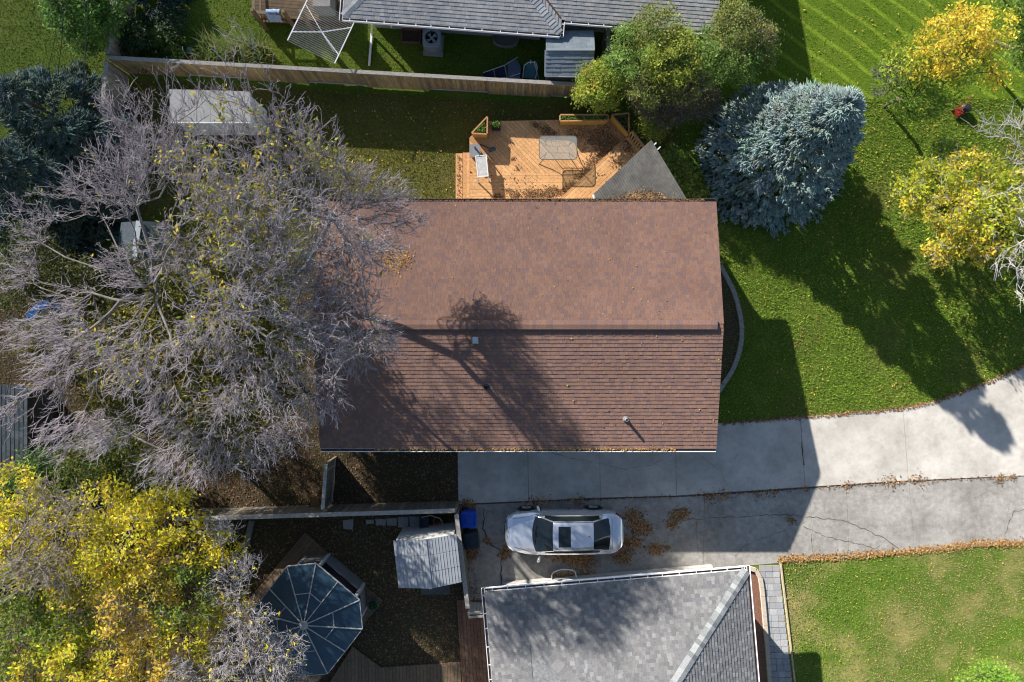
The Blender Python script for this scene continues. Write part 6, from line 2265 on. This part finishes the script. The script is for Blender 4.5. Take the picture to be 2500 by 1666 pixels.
def twigs(nodes, parent, r, rng, thr, k_per, ln, rad, up=0.35, centre=None, side=2):
    idx = np.where((r < thr) & (parent >= 0))[0]
    idx = np.repeat(idx, k_per)
    m = len(idx)
    base = nodes[idx]
    par = nodes[parent[idx]]
    f = rng.uniform(0, 1, (m, 1))
    p0 = par + (base - par) * f
    d = unit(base - par)
    if centre is not None:
        out = unit(base - centre)
    else:
        out = d
    v = unit(d * 0.7 + out * 0.7 + rng.normal(0, 0.55, (m, 3)) + np.array([0, 0, up]))
    l = ln * rng.uniform(0.5, 1.3, m)
    p1 = p0 + v * (l * 0.55)[:, None]
    v2 = unit(v + rng.normal(0, 0.25, (m, 3)) + np.array([0, 0, 0.15]))
    p2 = p1 + v2 * (l * 0.45)[:, None]
    rr = np.full(m, rad)
    P0, P1, R0, R1 = [p0, p1], [p1, p2], [rr, rr * 0.8], [rr * 0.8, rr * 0.45]
    tips = [p2]
    for s in range(side):
        g = rng.uniform(0.25, 0.95, (m, 1))
        q0 = p0 + (p1 - p0) * g if s % 2 == 0 else p1 + (p2 - p1) * g
        w = unit(v + rng.normal(0, 0.7, (m, 3)))
        q1 = q0 + w * (l * rng.uniform(0.2, 0.45, m))[:, None]
        P0.append(q0)
        P1.append(q1)
        R0.append(rr * 0.7)
        R1.append(rr * 0.45)
        tips.append(q1)
    return np.concatenate(P0), np.concatenate(P1), np.concatenate(R0), np.concatenate(R1), np.concatenate(tips)


def leaf_cloud(c, rng, pal, size, spread, up=1.0, jit=0.18, cols=None, narrow=0.5):
    n = len(c)
    c = c + rng.normal(0, spread, (n, 3))
    a = rng.uniform(0, 2 * math.pi, n)
    d = unit(np.stack([np.cos(a), np.sin(a), rng.uniform(-0.8, 0.35, n)], 1))
    nr = unit(rng.normal(0, up, (n, 3)) + np.array([0, 0, 1.0]))
    s = size * rng.uniform(0.45, 1.45, n)
    V, F = leaves_np(c, d, nr, s, s * narrow * rng.uniform(0.7, 1.15, n))
    col = pick(rng, pal, n, jit) if cols is None else cols
    return V, F, np.repeat(col, 4, 0)


def bare_tree(name, label, base, fork, lobes, n, seed, twig_col, bark_col, bf=0.35, rmax=0.24, tip=0.009, k_per=3, tl=0.42, tr=0.0085, leaf=None, thr=0.022, side=2, group=None, flat=0.75):
    rng = np.random.RandomState(seed)
    lw = lobes_world(lobes)
    pts, k = sample_lobes(lw, n, rng, 0.0, flat, [q[4] if len(q) > 4 else 1.0 for q in lobes])
    nodes, parent = grow(base, fork, pts, bf, rng)
    r = radii(nodes, parent, tip, rmax=rmax)
    o = thing(name, label, 'tree', tuple(base), group)
    V, F = skeleton_mesh(nodes, parent, r)
    part_np('trunk', V, F, BARK, o, np.tile(np.array([bark_col]), (len(V), 1)), smooth=True)
    cen = np.mean([c for c, _ in lw], axis=0) - np.array([0, 0, 2.0])
    p0, p1, r0, r1, tips = twigs(nodes, parent, r, rng, thr, k_per, tl, tr, 0.35, cen, side)
    V, F = frusta(p0, p1, r0, r1, 3)
    tc = np.repeat(np.array([twig_col]) * (1 + rng.uniform(-0.25, 0.25, (len(p0), 1))), 6, 0)
    part_np('crown', V, F, TWIG, o, tc)
    if leaf:
        pal, frac, size, centres = leaf
        if centres:
            cw = np.array([P(a, b, h) for a, b, h, _ in centres])
            cr = np.array([q for *_, q in centres])
            dd = np.linalg.norm(tips[:, None, :2] - cw[None, :, :2], axis=2) / cr[None]
            pr = np.clip(1.2 - dd.min(1), 0, 1) * frac + 0.02 * frac
        else:
            pr = np.full(len(tips), frac)
        kk = rng.uniform(0, 1, len(tips)) < pr
        c = np.repeat(tips[kk], 3, 0)
        V, F, C = leaf_cloud(c, rng, pal, size, 0.08)
        part_np('leaves', V, F, FOL, o, C)
    return o


def leafy(name, label, cat, lobes, seed, n_clump, per, pal, size, base=None, spread=0.16, trunk_r=0.07, group=None, pals=None, shell=0.55, bark=(0.12, 0.10, 0.085), flat=0.85, extra_twigs=0, twig_col=(0.30, 0.28, 0.25)):
    """leafy shrub or tree: branch skeleton plus clumps of leaves spread over its lobes"""
    rng = np.random.RandomState(seed)
    lw = lobes_world(lobes)
    cs, k = sample_lobes(lw, n_clump, rng, shell, flat)
    cs[:, 2] = np.maximum(cs[:, 2], 0.15)
    if base is None:
        m = np.mean([c for c, _ in lw], axis=0)
        base = (m[0], m[1], 0)
    low = min(c[2] for c, _ in lw)
    fork = (base[0], base[1], max(0.3, low * 0.4))
    o = thing(name, label, cat, tuple(base), group)
    nodes, parent = grow(base, fork, cs, 0.5, rng)
    r = radii(nodes, parent, 0.009, rmax=trunk_r)
    V, F = skeleton_mesh(nodes, parent, r)
    part_np('trunk', V, F, BARK, o, np.tile(np.array([bark]), (len(V), 1)), smooth=True)
    if extra_twigs:
        p0, p1, r0, r1, tips = twigs(nodes, parent, r, rng, 0.03, extra_twigs, 0.4, 0.008, 0.3, None, 2)
        V, F = frusta(p0, p1, r0, r1, 3)
        part_np('twigs', V, F, TWIG, o, np.repeat(np.array([twig_col]) * (1 + rng.uniform(-0.2, 0.2, (len(p0), 1))), 6, 0))
    c = np.repeat(cs, per, 0)
    if pals:
        ck = np.repeat(k, per)
        col = np.zeros((len(c), 3))
        for i in range(len(lw)):
            s = ck == i
            col[s] = pick(rng, pals[i % len(pals)], int(s.sum()))
        col *= np.repeat(rng.uniform(0.72, 1.22, len(cs)), per)[:, None]
    else:
        cc = pick(rng, pal, len(cs), 0.2)
        col = np.repeat(cc, per, 0) * (1 + rng.uniform(-0.18, 0.18, (len(c), 1)))
    V, F, C = leaf_cloud(c, rng, pal, size, spread, cols=col)
    part_np('crown', V, F, FOL, o, C)
    return o


def spruce(name, label, base, H, Rr, seed, pal, n_br, group=None, spray=0.24, cat='tree'):
    """conifer: whorls of boughs, each bough set with finger-like sprays"""
    rng = np.random.RandomState(seed)
    o = thing(name, label, cat, tuple(base), group)
    bx, by = base[0], base[1]
    part('trunk', MB().tube([(bx, by, 0), (bx, by, H * 0.5), (bx, by, H)], [0.16, 0.09, 0.015], 8), BARK2, o)
    nb = max(60, n_br // 20)
    zb = H * (0.03 + 0.95 * rng.uniform(0, 1, nb) ** 1.45)
    tb = rng.uniform(0, 2 * math.pi, nb)
    rb = (Rr * np.clip(1 - zb / H, 0, 1) ** 0.72 + 0.10) * rng.uniform(0.82, 1.12, nb)
    k = rng.randint(0, nb, n_br)
    f = 1 - np.abs(rng.normal(0, 0.20, n_br))
    f = np.clip(f, 0.3, 1.05)
    th = tb[k] + rng.normal(0, 0.17, n_br) / np.maximum(rb[k] * f, 0.35)
    rr = rb[k] * f
    z = zb[k] + rng.normal(0, 0.05, n_br) + 0.10 * (1 - f)
    c = np.stack([bx + rr * np.cos(th), by + rr * np.sin(th), np.maximum(z - 0.10 * rr, 0.1)], 1)
    out = np.stack([np.cos(th), np.sin(th), np.full(n_br, 0.25)], 1)
    P0, P1, RR, CC = [], [], [], []
    cc = pick(rng, pal, nb, 0.12)[k] * (1 + rng.uniform(-0.15, 0.15, (n_br, 1)))
    for j in range(7):
        v = unit(out + rng.normal(0, 0.50, (n_br, 3)) + np.array([0, 0, 0.22]))
        if j == 0:
            v = unit(out + rng.normal(0, 0.15, (n_br, 3)))
        l = spray * rng.uniform(0.55, 1.15, n_br) * (1.25 if j == 0 else 0.85)
        s = c - out * (spray * rng.uniform(0, 0.5, (n_br, 1)))
        P0.append(s)
        P1.append(s + v * l[:, None])
        RR.append(np.full(n_br, 0.030))
        CC.append(cc * (1 + rng.uniform(-0.15, 0.2, (n_br, 1))))
    p0, p1, r_, col = np.concatenate(P0), np.concatenate(P1), np.concatenate(RR), np.concatenate(CC)
    mid = p0 + (p1 - p0) * 0.45
    A = frusta(p0, mid, r_ * 0.55, r_, 4)
    B = frusta(mid, p1, r_, r_ * 0.2, 4)
    V, F = joinVF([A, B])
    part_np('crown', V, F, NEEDLE, o, np.concatenate([np.repeat(col, 8, 0), np.repeat(col * 1.1, 8, 0)]))
    return o


BARK2 = mat('spruce_bark', (0.10, 0.075, 0.06), 0.9, 0.3, 6)

# the blue spruce on the front lawn
PAL_BLUE = [(0.225, 0.300, 0.282), (0.195, 0.265, 0.255), (0.262, 0.335, 0.308), (0.21, 0.27, 0.235)]
spruce('blue_spruce', 'large silvery blue spruce on the front lawn beside the brown roof', (10.5, 7.4, 0), 6.95, 2.85, 71, PAL_BLUE, 7600, spray=0.20)

# the big bare tree
big_lobes = [(585, 140, 9.4, 0.85, 0.28), (470, 240, 8.6, 1.18, 0.30), (560, 290, 8.8, 1.09, 0.4), (670, 310, 8.6, 1.18, 0.8), (750, 380, 7.7, 1.18), (320, 400, 7.3, 1.34), (300, 270, 7.1, 0.85, 0.6), (420, 370, 8.4, 1.09), (860, 470, 6.4, 1.18, 1.3), (985, 520, 5.6, 0.85, 1.2), (940, 490, 6.0, 0.85),
             (560, 450, 9.6, 1.51), (690, 540, 9.8, 1.60), (190, 470, 5.6, 1.01, 0.7), (290, 470, 6.4, 0.92), (90, 540, 5.2, 1.01, 0.6), (330, 680, 6.2, 1.01), (270, 640, 6.0, 0.66), (440, 620, 8.6, 1.09),
             (810, 620, 8.8, 1.34), (910, 600, 7.3, 0.92, 1.2), (600, 700, 9.8, 1.51), (760, 790, 9.0, 1.34), (930, 830, 6.2, 0.95), (840, 860, 7.7, 0.92), (500, 820, 8.8, 1.34), (200, 840, 6.2, 1.18), (120, 920, 5.6, 0.92),
             (330, 880, 7.3, 1.26), (640, 920, 8.4, 1.26), (770, 970, 7.3, 0.92), (150, 1060, 5.4, 1.01), (250, 1050, 5.8, 0.95), (400, 1000, 7.3, 1.01), (490, 1110, 6.0, 1.09), (390, 1140, 5.6, 0.76), (620, 1090, 6.0, 0.95), (700, 1050, 6.2, 0.85), (50, 660, 5.0, 0.95, 0.7),
             (60, 820, 5.2, 0.85, 0.8), (30, 1000, 5.0, 0.66), (540, 990, 7.3, 0.92), (880, 720, 7.5, 0.92), (130, 790, 5.6, 0.92), (185, 740, 5.6, 0.76)]
YLEAF = [(0.58, 0.47, 0.035), (0.46, 0.43, 0.04), (0.34, 0.38, 0.05), (0.60, 0.46, 0.06), (0.24, 0.30, 0.05)]
bare_tree('bare_tree', 'huge nearly bare grey tree spreading over the brown roof', (-9.4, 1.3, 0), (-9.6, 1.6, 2.4), big_lobes, 4700, 72, (0.36, 0.32, 0.345), (0.22, 0.20, 0.19), bf=0.62, rmax=0.14,
          k_per=3, tl=0.42, tr=0.0085, leaf=(YLEAF, 0.09, 0.12, [(520, 450, 8, 1.6), (600, 560, 8, 1.6), (580, 650, 8, 1.4), (470, 480, 8, 1.0), (270, 830, 6.5, 1.0), (330, 860, 6.5, 1.2), (240, 770, 6, 0.8), (760, 400, 7, 1.2),
                                                                   (680, 500, 8, 1.2), (860, 420, 6.5, 0.8), (620, 350, 7, 1.0), (530, 780, 8, 0.8), (450, 950, 7, 0.8)]))
PAL_UNDER = [(0.09, 0.11, 0.022), (0.12, 0.13, 0.026), (0.17, 0.17, 0.03), (0.07, 0.09, 0.02), (0.40, 0.35, 0.04)]
leafy('understorey_shade_tree', 'yellow green leafy tree standing below the huge bare tree', 'tree', [(560, 560, 5.2, 1.4), (500, 690, 5.0, 1.4), (610, 640, 5.0, 1.3), (640, 500, 4.6, 1.0), (570, 800, 4.6, 1.3), (585, 900, 4.2, 1.4), (453, 775, 5.0, 1.4), (400, 650, 5.2, 1.1), (598, 797, 5.0, 1.2), (690, 840, 4.6, 1.0), (640, 720, 5.4, 1.1)],
      73, 640, 48, PAL_UNDER, 0.115, base=(-11.2, 1.2, 0), spread=0.22, trunk_r=0.10)  # real low foliage, with dense lobes added to shade the roof corner
leafy('understorey_shade_tree', 'low dark leafed tree added under the huge bare tree to shade the yard', 'tree', [(377, 905, 4.6, 1.4), (300, 950, 4.2, 1.2), (480, 1000, 4.2, 1.3), (300, 820, 4.0, 1.1), (640, 980, 4.0, 1.1), (250, 880, 4.2, 1.0), (560, 1060, 4.2, 1.1), (520, 1050, 4.7, 1.1), (600, 1000, 4.9, 1.1)],
      106, 560, 46, [(0.10, 0.11, 0.025), (0.14, 0.14, 0.03), (0.07, 0.09, 0.025), (0.34, 0.27, 0.04)], 0.115, base=(-13.6, -2.4, 0), spread=0.22, trunk_r=0.10)  # foliage added across the sun's path so the gazebo yard falls in shade

leafy('understorey_shade_tree', 'dark leafed small tree by the trampoline, added to shade the left yard', 'tree', [(120, 680, 3.4, 1.0), (60, 620, 3.6, 1.0), (190, 690, 3.2, 0.9), (230, 770, 3.0, 0.9), (40, 700, 3.6, 0.9)],
      108, 260, 46, [(0.07, 0.09, 0.025), (0.10, 0.12, 0.03), (0.15, 0.15, 0.035)], 0.11, base=(-17.0, 2.6, 0), spread=0.2, trunk_r=0.08)  # added to block the sun from the leafy west yard

# yellow trees in the lower corner
Y1 = [(0.77, 0.66, 0.039), (0.66, 0.616, 0.033), (0.814, 0.638, 0.077), (0.506, 0.528, 0.044)]
Y2 = [(0.70, 0.48, 0.07), (0.72, 0.52, 0.13), (0.64, 0.54, 0.05)]
G1 = [(0.24, 0.32, 0.04), (0.36, 0.40, 0.04), (0.16, 0.25, 0.035)]
leafy('yellow_tree', 'broad golden yellow tree above the garden edging boards', 'tree', [(300, 1330, 5.0, 1.5), (240, 1250, 4.6, 1.2), (420, 1260, 4.6, 1.0), (330, 1450, 5.0, 1.5), (210, 1400, 4.6, 1.2), (480, 1330, 4.4, 0.9), (540, 1330, 4.0, 0.8), (440, 1460, 4.6, 1.3),
      (550, 1490, 4.0, 0.8), (400, 1220, 4.2, 0.7)], 74, 440, 36, Y1, 0.135, base=(*P2(480, 1330), 0), spread=0.15, trunk_r=0.14, extra_twigs=3, pals=[Y1, Y1, Y1, Y2, Y1, Y1, Y1, G1, Y1, Y1], shell=0.35)
leafy('yellow_tree', 'golden tree with orange tips cut by the lower picture edge', 'tree', [(230, 1620, 4.8, 1.4), (360, 1610, 4.6, 1.1), (440, 1570, 4.8, 1.0), (100, 1660, 4.8, 1.3), (330, 1700, 4.5, 1.2), (180, 1540, 4.4, 1.1), (500, 1640, 4.0, 0.9), (60, 1560, 4.4, 1.2)], 75, 380, 36, Y1, 0.135,
      base=(*P2(350, 1560), 0), spread=0.15, trunk_r=0.12, extra_twigs=2, pals=[Y1, Y2, Y1, Y1, Y2, G1, Y2, G1], shell=0.35)
leafy('yellow_tree', 'yellow green tree with bare upper twigs at the lower left border', 'tree', [(60, 1300, 4.8, 1.3), (30, 1210, 4.6, 1.0), (120, 1240, 4.2, 0.8), (40, 1420, 4.6, 1.2), (130, 1400, 4.6, 1.0), (90, 1490, 4.2, 1.1), (-30, 1350, 4.6, 1.2)], 76, 300, 36, Y1, 0.13,
      base=(*P2(200, 1280), 0), spread=0.15, trunk_r=0.12, extra_twigs=2, pals=[Y1, Y1, G1, G1, Y1, G1, Y1], shell=0.35)
bare_tree('bare_tree', 'smaller bare tree with tan branches over the lower left border', (*P2(220, 1250), 0), (*P2(215, 1255)[:2], 2.0), [(100, 1330, 6.0, 1.1), (180, 1250, 5.8, 0.9), (40, 1400, 5.8, 1.0), (150, 1400, 5.8, 0.8), (110, 1210, 5.4, 0.7)], 330, 77,
          (0.36, 0.31, 0.25), (0.24, 0.20, 0.16), rmax=0.12, k_per=3, tl=0.42, tr=0.009)
bare_tree('bare_tree', 'bare grey twiggy tree reaching over the gazebo roof', (*P2(560, 1560), 0), (*P2(565, 1560)[:2], 1.8), [(610, 1530, 5.0, 0.9), (680, 1600, 5.0, 0.9), (580, 1600, 5.0, 1.0), (640, 1660, 4.8, 1.0), (700, 1690, 4.6, 0.9), (560, 1430, 4.6, 0.7), (600, 1380, 4.2, 0.6), (500, 1680, 4.8, 0.9),
          (450, 1640, 5, 0.7), (540, 1300, 4.4, 0.6)], 900, 78, (0.40, 0.37, 0.375), (0.22, 0.20, 0.18), rmax=0.13, k_per=3, tl=0.40, tr=0.009, leaf=(Y1, 0.02, 0.12, None))
# green shrubs at the edge of the shaded yard
GD = [(0.06, 0.11, 0.03), (0.09, 0.14, 0.03), (0.14, 0.17, 0.035), (0.20, 0.20, 0.03)]
leafy('green_shrub', 'dark green and yellow shrub at the foot of the huge bare tree', 'shrub', [(220, 1140, 2.4, 1.1), (300, 1150, 2.2, 1.0), (370, 1175, 2.0, 0.8), (170, 1190, 2.0, 0.8), (280, 1080, 2.2, 0.8)], 79, 360, 34, GD, 0.12, spread=0.2)
leafy('green_shrub', 'pale green shrub beside the dark roofed garage', 'shrub', [(60, 1190, 2.6, 0.8), (100, 1150, 2.4, 0.8), (30, 1220, 2.4, 0.6)], 80, 220, 34, [(0.10, 0.19, 0.05), (0.14, 0.24, 0.06), (0.08, 0.14, 0.05)], 0.11, spread=0.17)

leafy('green_shrub', 'olive shrub growing in front of the trampoline', 'shrub', [(105, 815, 1.6, 0.7), (150, 810, 1.5, 0.6), (120, 860, 1.4, 0.7), (70, 830, 1.4, 0.6)], 107, 150, 40, [(0.10, 0.11, 0.03), (0.16, 0.15, 0.035), (0.22, 0.19, 0.04)], 0.11, spread=0.16)
# conifers at the far left
PAL_TEAL = [(0.072, 0.125, 0.112), (0.060, 0.105, 0.098), (0.088, 0.145, 0.125), (0.085, 0.120, 0.082)]
for i, (a, b_, h, rr, n, lb) in enumerate(((70, 250, 4.4, 2.4, 2500, 'dark teal juniper tree nearest the corner lawn'), (175, 330, 3.6, 1.9, 1800, 'dark teal juniper tree beside the wooden pallet'),
                                           (30, 420, 5.0, 2.5, 2600, 'dark teal juniper tree at the left border above the slide'), (140, 440, 3.4, 1.9, 1700, 'low dark teal juniper next to the lower board fence'),
                                           (20, 560, 4.0, 2.1, 1800, 'dark teal juniper tree above the trampoline'))):
    p = P(a, b_, h * 0.7)
    spruce('juniper_tree', lb, (p[0], p[1], 0), h, rr, 90 + i, PAL_TEAL, n, 'dark conifers along the left border')
p = P(345, -60, 1.5)
spruce('evergreen_bush', 'dark blue green evergreen bush behind the hosta plant', (p[0], p[1], 0), 2.0, 1.25, 96, [(0.035, 0.07, 0.07), (0.045, 0.085, 0.075), (0.03, 0.06, 0.05)], 1100, cat='shrub')
leafy('green_tree', 'bright green leafy tree in the upper left corner yard', 'tree', [(180, 15, 2.8, 1.1), (235, 30, 2.5, 0.9), (205, 75, 2.2, 0.8), (150, -30, 2.8, 0.9), (262, -10, 2.3, 0.7)], 81, 230, 60, [(0.12, 0.24, 0.04), (0.17, 0.31, 0.06), (0.08, 0.17, 0.03)], 0.12, spread=0.14)

# hosta: each big leaf is a part
hp = P(386, 88, 0.4)
ho = thing('hosta_plant', 'broad leaved light green hosta beside the evergreen bush', 'plant', (hp[0], hp[1], 0))
rh = random.Random(5)
PAL_H = [(0.16, 0.24, 0.04), (0.20, 0.27, 0.05), (0.12, 0.20, 0.035)]
for i in range(30):
    a = rh.uniform(0, 6.28)
    rr = rh.uniform(0.05, 0.55)
    zz = 0.62 - rr * 0.7 + rh.uniform(-0.05, 0.05)
    cx1, cy1 = hp[0] + rr * math.cos(a), hp[1] + rr * math.sin(a)
    l, w = rh.uniform(0.28, 0.40), rh.uniform(0.18, 0.26)
    d = Vector((math.cos(a), math.sin(a), -0.25)).normalized()
    s = Vector((-math.sin(a), math.cos(a), 0))
    c = Vector((cx1, cy1, max(0.12, zz)))
    n_ = d.cross(s) * -1
    V = [c - d * l * 0.5, c - d * l * 0.25 + s * w * 0.45, c + d * l * 0.1 + s * w * 0.5, c + d * l * 0.5, c + d * l * 0.1 - s * w * 0.5, c - d * l * 0.25 - s * w * 0.45, c - Vector((0, 0, 0.03))]
    part('leaf', MB().add(V, [(0, 1, 6), (1, 2, 6), (2, 3, 6), (3, 4, 6), (4, 5, 6), (5, 0, 6)], rh.choice(PAL_H)), FOL, ho)


def blade_clump(name, label, lobes, n, seed, pal, h, cat='plant'):
    rng = np.random.RandomState(seed)
    c = np.array([P(a, b, 0) for a, b, _ in lobes])
    rr = np.array([r for *_, r in lobes])
    k = rng.randint(0, len(lobes), n)
    a = rng.uniform(0, 6.28, n)
    q = c[k] + np.stack([np.cos(a), np.sin(a), a * 0], 1) * (rr[k] * np.sqrt(rng.uniform(0, 1, n)))[:, None]
    b = rng.uniform(0, 6.28, n)
    hh = h * rng.uniform(0.4, 1.2, n)
    lean = hh * rng.uniform(0.2, 0.8, n)
    w = 0.018
    s = np.stack([-np.sin(b), np.cos(b), b * 0], 1) * w
    mid = q + np.stack([np.cos(b) * lean * 0.35, np.sin(b) * lean * 0.35, hh * 0.65], 1)
    top = q + np.stack([np.cos(b) * lean, np.sin(b) * lean, hh], 1)
    V = np.stack([q - s, q + s, mid + s * 0.8, mid - s * 0.8, top + s * 0.1, top - s * 0.1], 1).reshape(-1, 3)
    base = np.arange(n)[:, None] * 6
    F = np.concatenate([base + np.array([[0, 1, 2, 3]]), base + np.array([[3, 2, 4, 5]])], 0)
    o = thing(name, label, cat, tuple(c.mean(0)))
    part_np('blades', V, F, FOL, o, np.repeat(pick(rng, pal, n), 6, 0))
    return o


blade_clump('ornamental_grass', 'tall ornamental grass with tan plumes behind the long fence', [(560, 140, 0.45), (600, 130, 0.5), (525, 135, 0.4), (640, 140, 0.4)], 1500, 83, [(0.16, 0.24, 0.06), (0.22, 0.28, 0.09), (0.12, 0.20, 0.05), (0.32, 0.26, 0.14)], 0.9)
blade_clump('lily_leaves', 'dark strappy garden leaves beside the pale blue ball', [(420, 125, 0.5), (450, 135, 0.4), (500, 120, 0.3)], 700, 84, [(0.06, 0.12, 0.03), (0.08, 0.15, 0.035)], 0.5)
leafy('garden_shrub', 'low dark shrub in the fence corner below the hosta', 'shrub', [(330, 90, 0.8, 0.6), (345, 130, 0.7, 0.5), (420, 60, 0.8, 0.5), (310, 60, 0.8, 0.5)], 85, 130, 34, [(0.03, 0.07, 0.025), (0.05, 0.10, 0.03)], 0.10)

# shrubs between the grey house and the spruce
OL = [(0.280, 0.315, 0.079), (0.210, 0.263, 0.070), (0.385, 0.367, 0.096), (0.175, 0.227, 0.061)]
YG = [(0.351, 0.416, 0.058), (0.273, 0.351, 0.052), (0.442, 0.442, 0.065)]
GG = [(0.151, 0.267, 0.059), (0.217, 0.333, 0.075), (0.283, 0.384, 0.083)]
PU = [(0.175, 0.138, 0.119), (0.213, 0.163, 0.131), (0.138, 0.119, 0.094), (0.250, 0.213, 0.075)]
leafy('leafy_shrub', 'bright yellow green shrub hanging over the end of the long fence', 'shrub', [(1455, 205, 2.4, 0.65), (1440, 240, 2.0, 0.55), (1490, 185, 2.6, 0.6), (1480, 235, 2.0, 0.5)], 86, 130, 60, YG, 0.10, base=(*P2(1440, 270), 0), spread=0.12)
leafy('leafy_shrub', 'big mottled green shrub in front of the grey house gutter', 'shrub', [(1550, 130, 3.4, 1.0), (1600, 80, 3.6, 0.9), (1640, 140, 3.6, 1.0), (1580, 200, 2.8, 0.9), (1520, 160, 3.0, 0.7), (1690, 120, 3.4, 0.9), (1660, 190, 3.0, 0.9)], 87, 330, 62, OL, 0.10,
      base=(*P2(1560, 230), 0), spread=0.13, pals=[GG, OL, YG, OL, GG, GG, YG + PU])
leafy('leafy_shrub', 'olive green rounded shrub standing in the shadow of the grey house', 'shrub', [(1790, 70, 3.4, 0.9), (1840, 90, 3.2, 0.8), (1800, 140, 3.0, 0.9), (1740, 160, 3.0, 0.8), (1850, 130, 2.8, 0.6)], 88, 250, 62, OL, 0.09, base=(*P2(1720, 200), 0), spread=0.125,
      pals=[OL, OL + PU, GG, GG, OL])
leafy('leafy_shrub', 'purple brown thinning shrub in front of the mottled green one', 'shrub', [(1600, 250, 1.8, 0.7), (1660, 240, 2.0, 0.8), (1640, 280, 1.6, 0.6), (1710, 240, 2.0, 0.7), (1570, 230, 1.8, 0.5)], 89, 190, 50, PU, 0.085, spread=0.125, extra_twigs=2, twig_col=(0.22, 0.18, 0.17))
leafy('green_shrub', 'small bright green sprig beside the corrugated canopy', 'shrub', [(1585, 305, 0.9, 0.35), (1600, 320, 0.7, 0.3)], 98, 60, 30, GG + YG, 0.10)
leafy('ground_cover', 'sunlit green ground cover between canopy and spruce', 'plant', [(1650, 400, 0.25, 0.5), (1665, 440, 0.25, 0.6), (1640, 380, 0.25, 0.4), (1690, 470, 0.25, 0.5), (1655, 480, 0.2, 0.5)], 99, 170, 30, GG + YG, 0.10, trunk_r=0.02)

# right hand side
OR = [(0.74, 0.57, 0.06), (0.72, 0.50, 0.06), (0.76, 0.62, 0.11), (0.58, 0.52, 0.05)]
GR = [(0.17, 0.30, 0.045), (0.24, 0.37, 0.055), (0.32, 0.42, 0.055)]
GY = [(0.46, 0.52, 0.045), (0.60, 0.55, 0.04), (0.34, 0.44, 0.045)]
GB = [(0.14, 0.15, 0.12), (0.18, 0.18, 0.15), (0.11, 0.13, 0.09)]
leafy('yellow_tree', 'orange yellow tree with green lower crown above the red mower', 'tree', [(2330, 100, 4.2, 1.15), (2410, 75, 3.9, 0.9), (2270, 130, 3.9, 0.9), (2350, 160, 3.6, 0.8), (2210, 150, 3.4, 0.75), (2220, 210, 3.0, 0.8), (2260, 250, 2.6, 0.7), (2170, 200, 2.6, 0.6), (2440, 180, 2.8, 0.45), (2200, 260, 2.2, 0.5), (2310, 210, 3.0, 0.6)],
      101, 300, 38, OR, 0.12, base=(*P2(2160, 260), 0), spread=0.14, pals=[OR, OR + GY, OR + GY, GR + GY, GR + GY, GR, GR, GB, OR, GR, GR], trunk_r=0.09)
leafy('yellow_shrub', 'large yellow green shrub at the picture edge below the red mower', 'shrub', [(2290, 440, 2.6, 0.8), (2360, 420, 2.8, 0.8), (2440, 440, 3.0, 0.9), (2330, 520, 2.8, 0.9), (2420, 520, 3.0, 1.0), (2340, 590, 2.6, 0.7), (2500, 480, 3.0, 1.0), (2400, 600, 2.6, 0.7), (2250, 420, 2.2, 0.5),
      (2310, 370, 2.0, 0.4), (2490, 580, 2.8, 0.8), (2220, 450, 1.8, 0.5), (2250, 500, 2.0, 0.6), (2290, 620, 2.0, 0.5)], 102, 380, 40, GY, 0.125, base=(*P2(2290, 540), 0), spread=0.14, pals=[GY, GY + OR, GY, GY + OR, GY, OR + GY, GY, OR, GY, GR, GY, GY, GY + OR, OR], trunk_r=0.07, extra_twigs=2, twig_col=(0.4, 0.38, 0.36))
bare_tree('bare_tree', 'pale bare arching tree at the right border over the yellow shrub', (*P2(2500, 520), 0), (*P2(2505, 520)[:2], 1.6), [(2410, 320, 4.2, 0.6), (2480, 300, 4.4, 0.6), (2500, 360, 4.6, 0.7), (2400, 480, 4.0, 0.5, 0.5), (2450, 640, 4.2, 0.6), (2500, 690, 4.2, 0.7), (2530, 560, 4.8, 1.0), (2520, 450, 4.8, 0.8), (2570, 380, 4.6, 1.0)], 190, 103,
          (0.46, 0.44, 0.42), (0.36, 0.34, 0.32), rmax=0.06, k_per=2, tl=0.75, tr=0.009, side=1, bf=0.7, leaf=(GY, 0.05, 0.12, None))
leafy('green_shrub', 'bright lime green shrub at the lower edge of the patchy lawn', 'shrub', [(2420, 1660, 0.9, 0.6), (2460, 1670, 0.9, 0.5), (2370, 1680, 0.8, 0.45)], 104, 130, 34, [(0.22, 0.40, 0.05), (0.30, 0.46, 0.07)], 0.10)
leafy('street_tree', 'dark green tree past the upper right picture corner', 'tree', [(2560, 60, 3.6, 1.2), (2600, -20, 4.0, 1.4), (2540, -60, 4.2, 1.3), (2520, 120, 2.6, 0.7)], 105, 300, 34, GG, 0.13, spread=0.22)
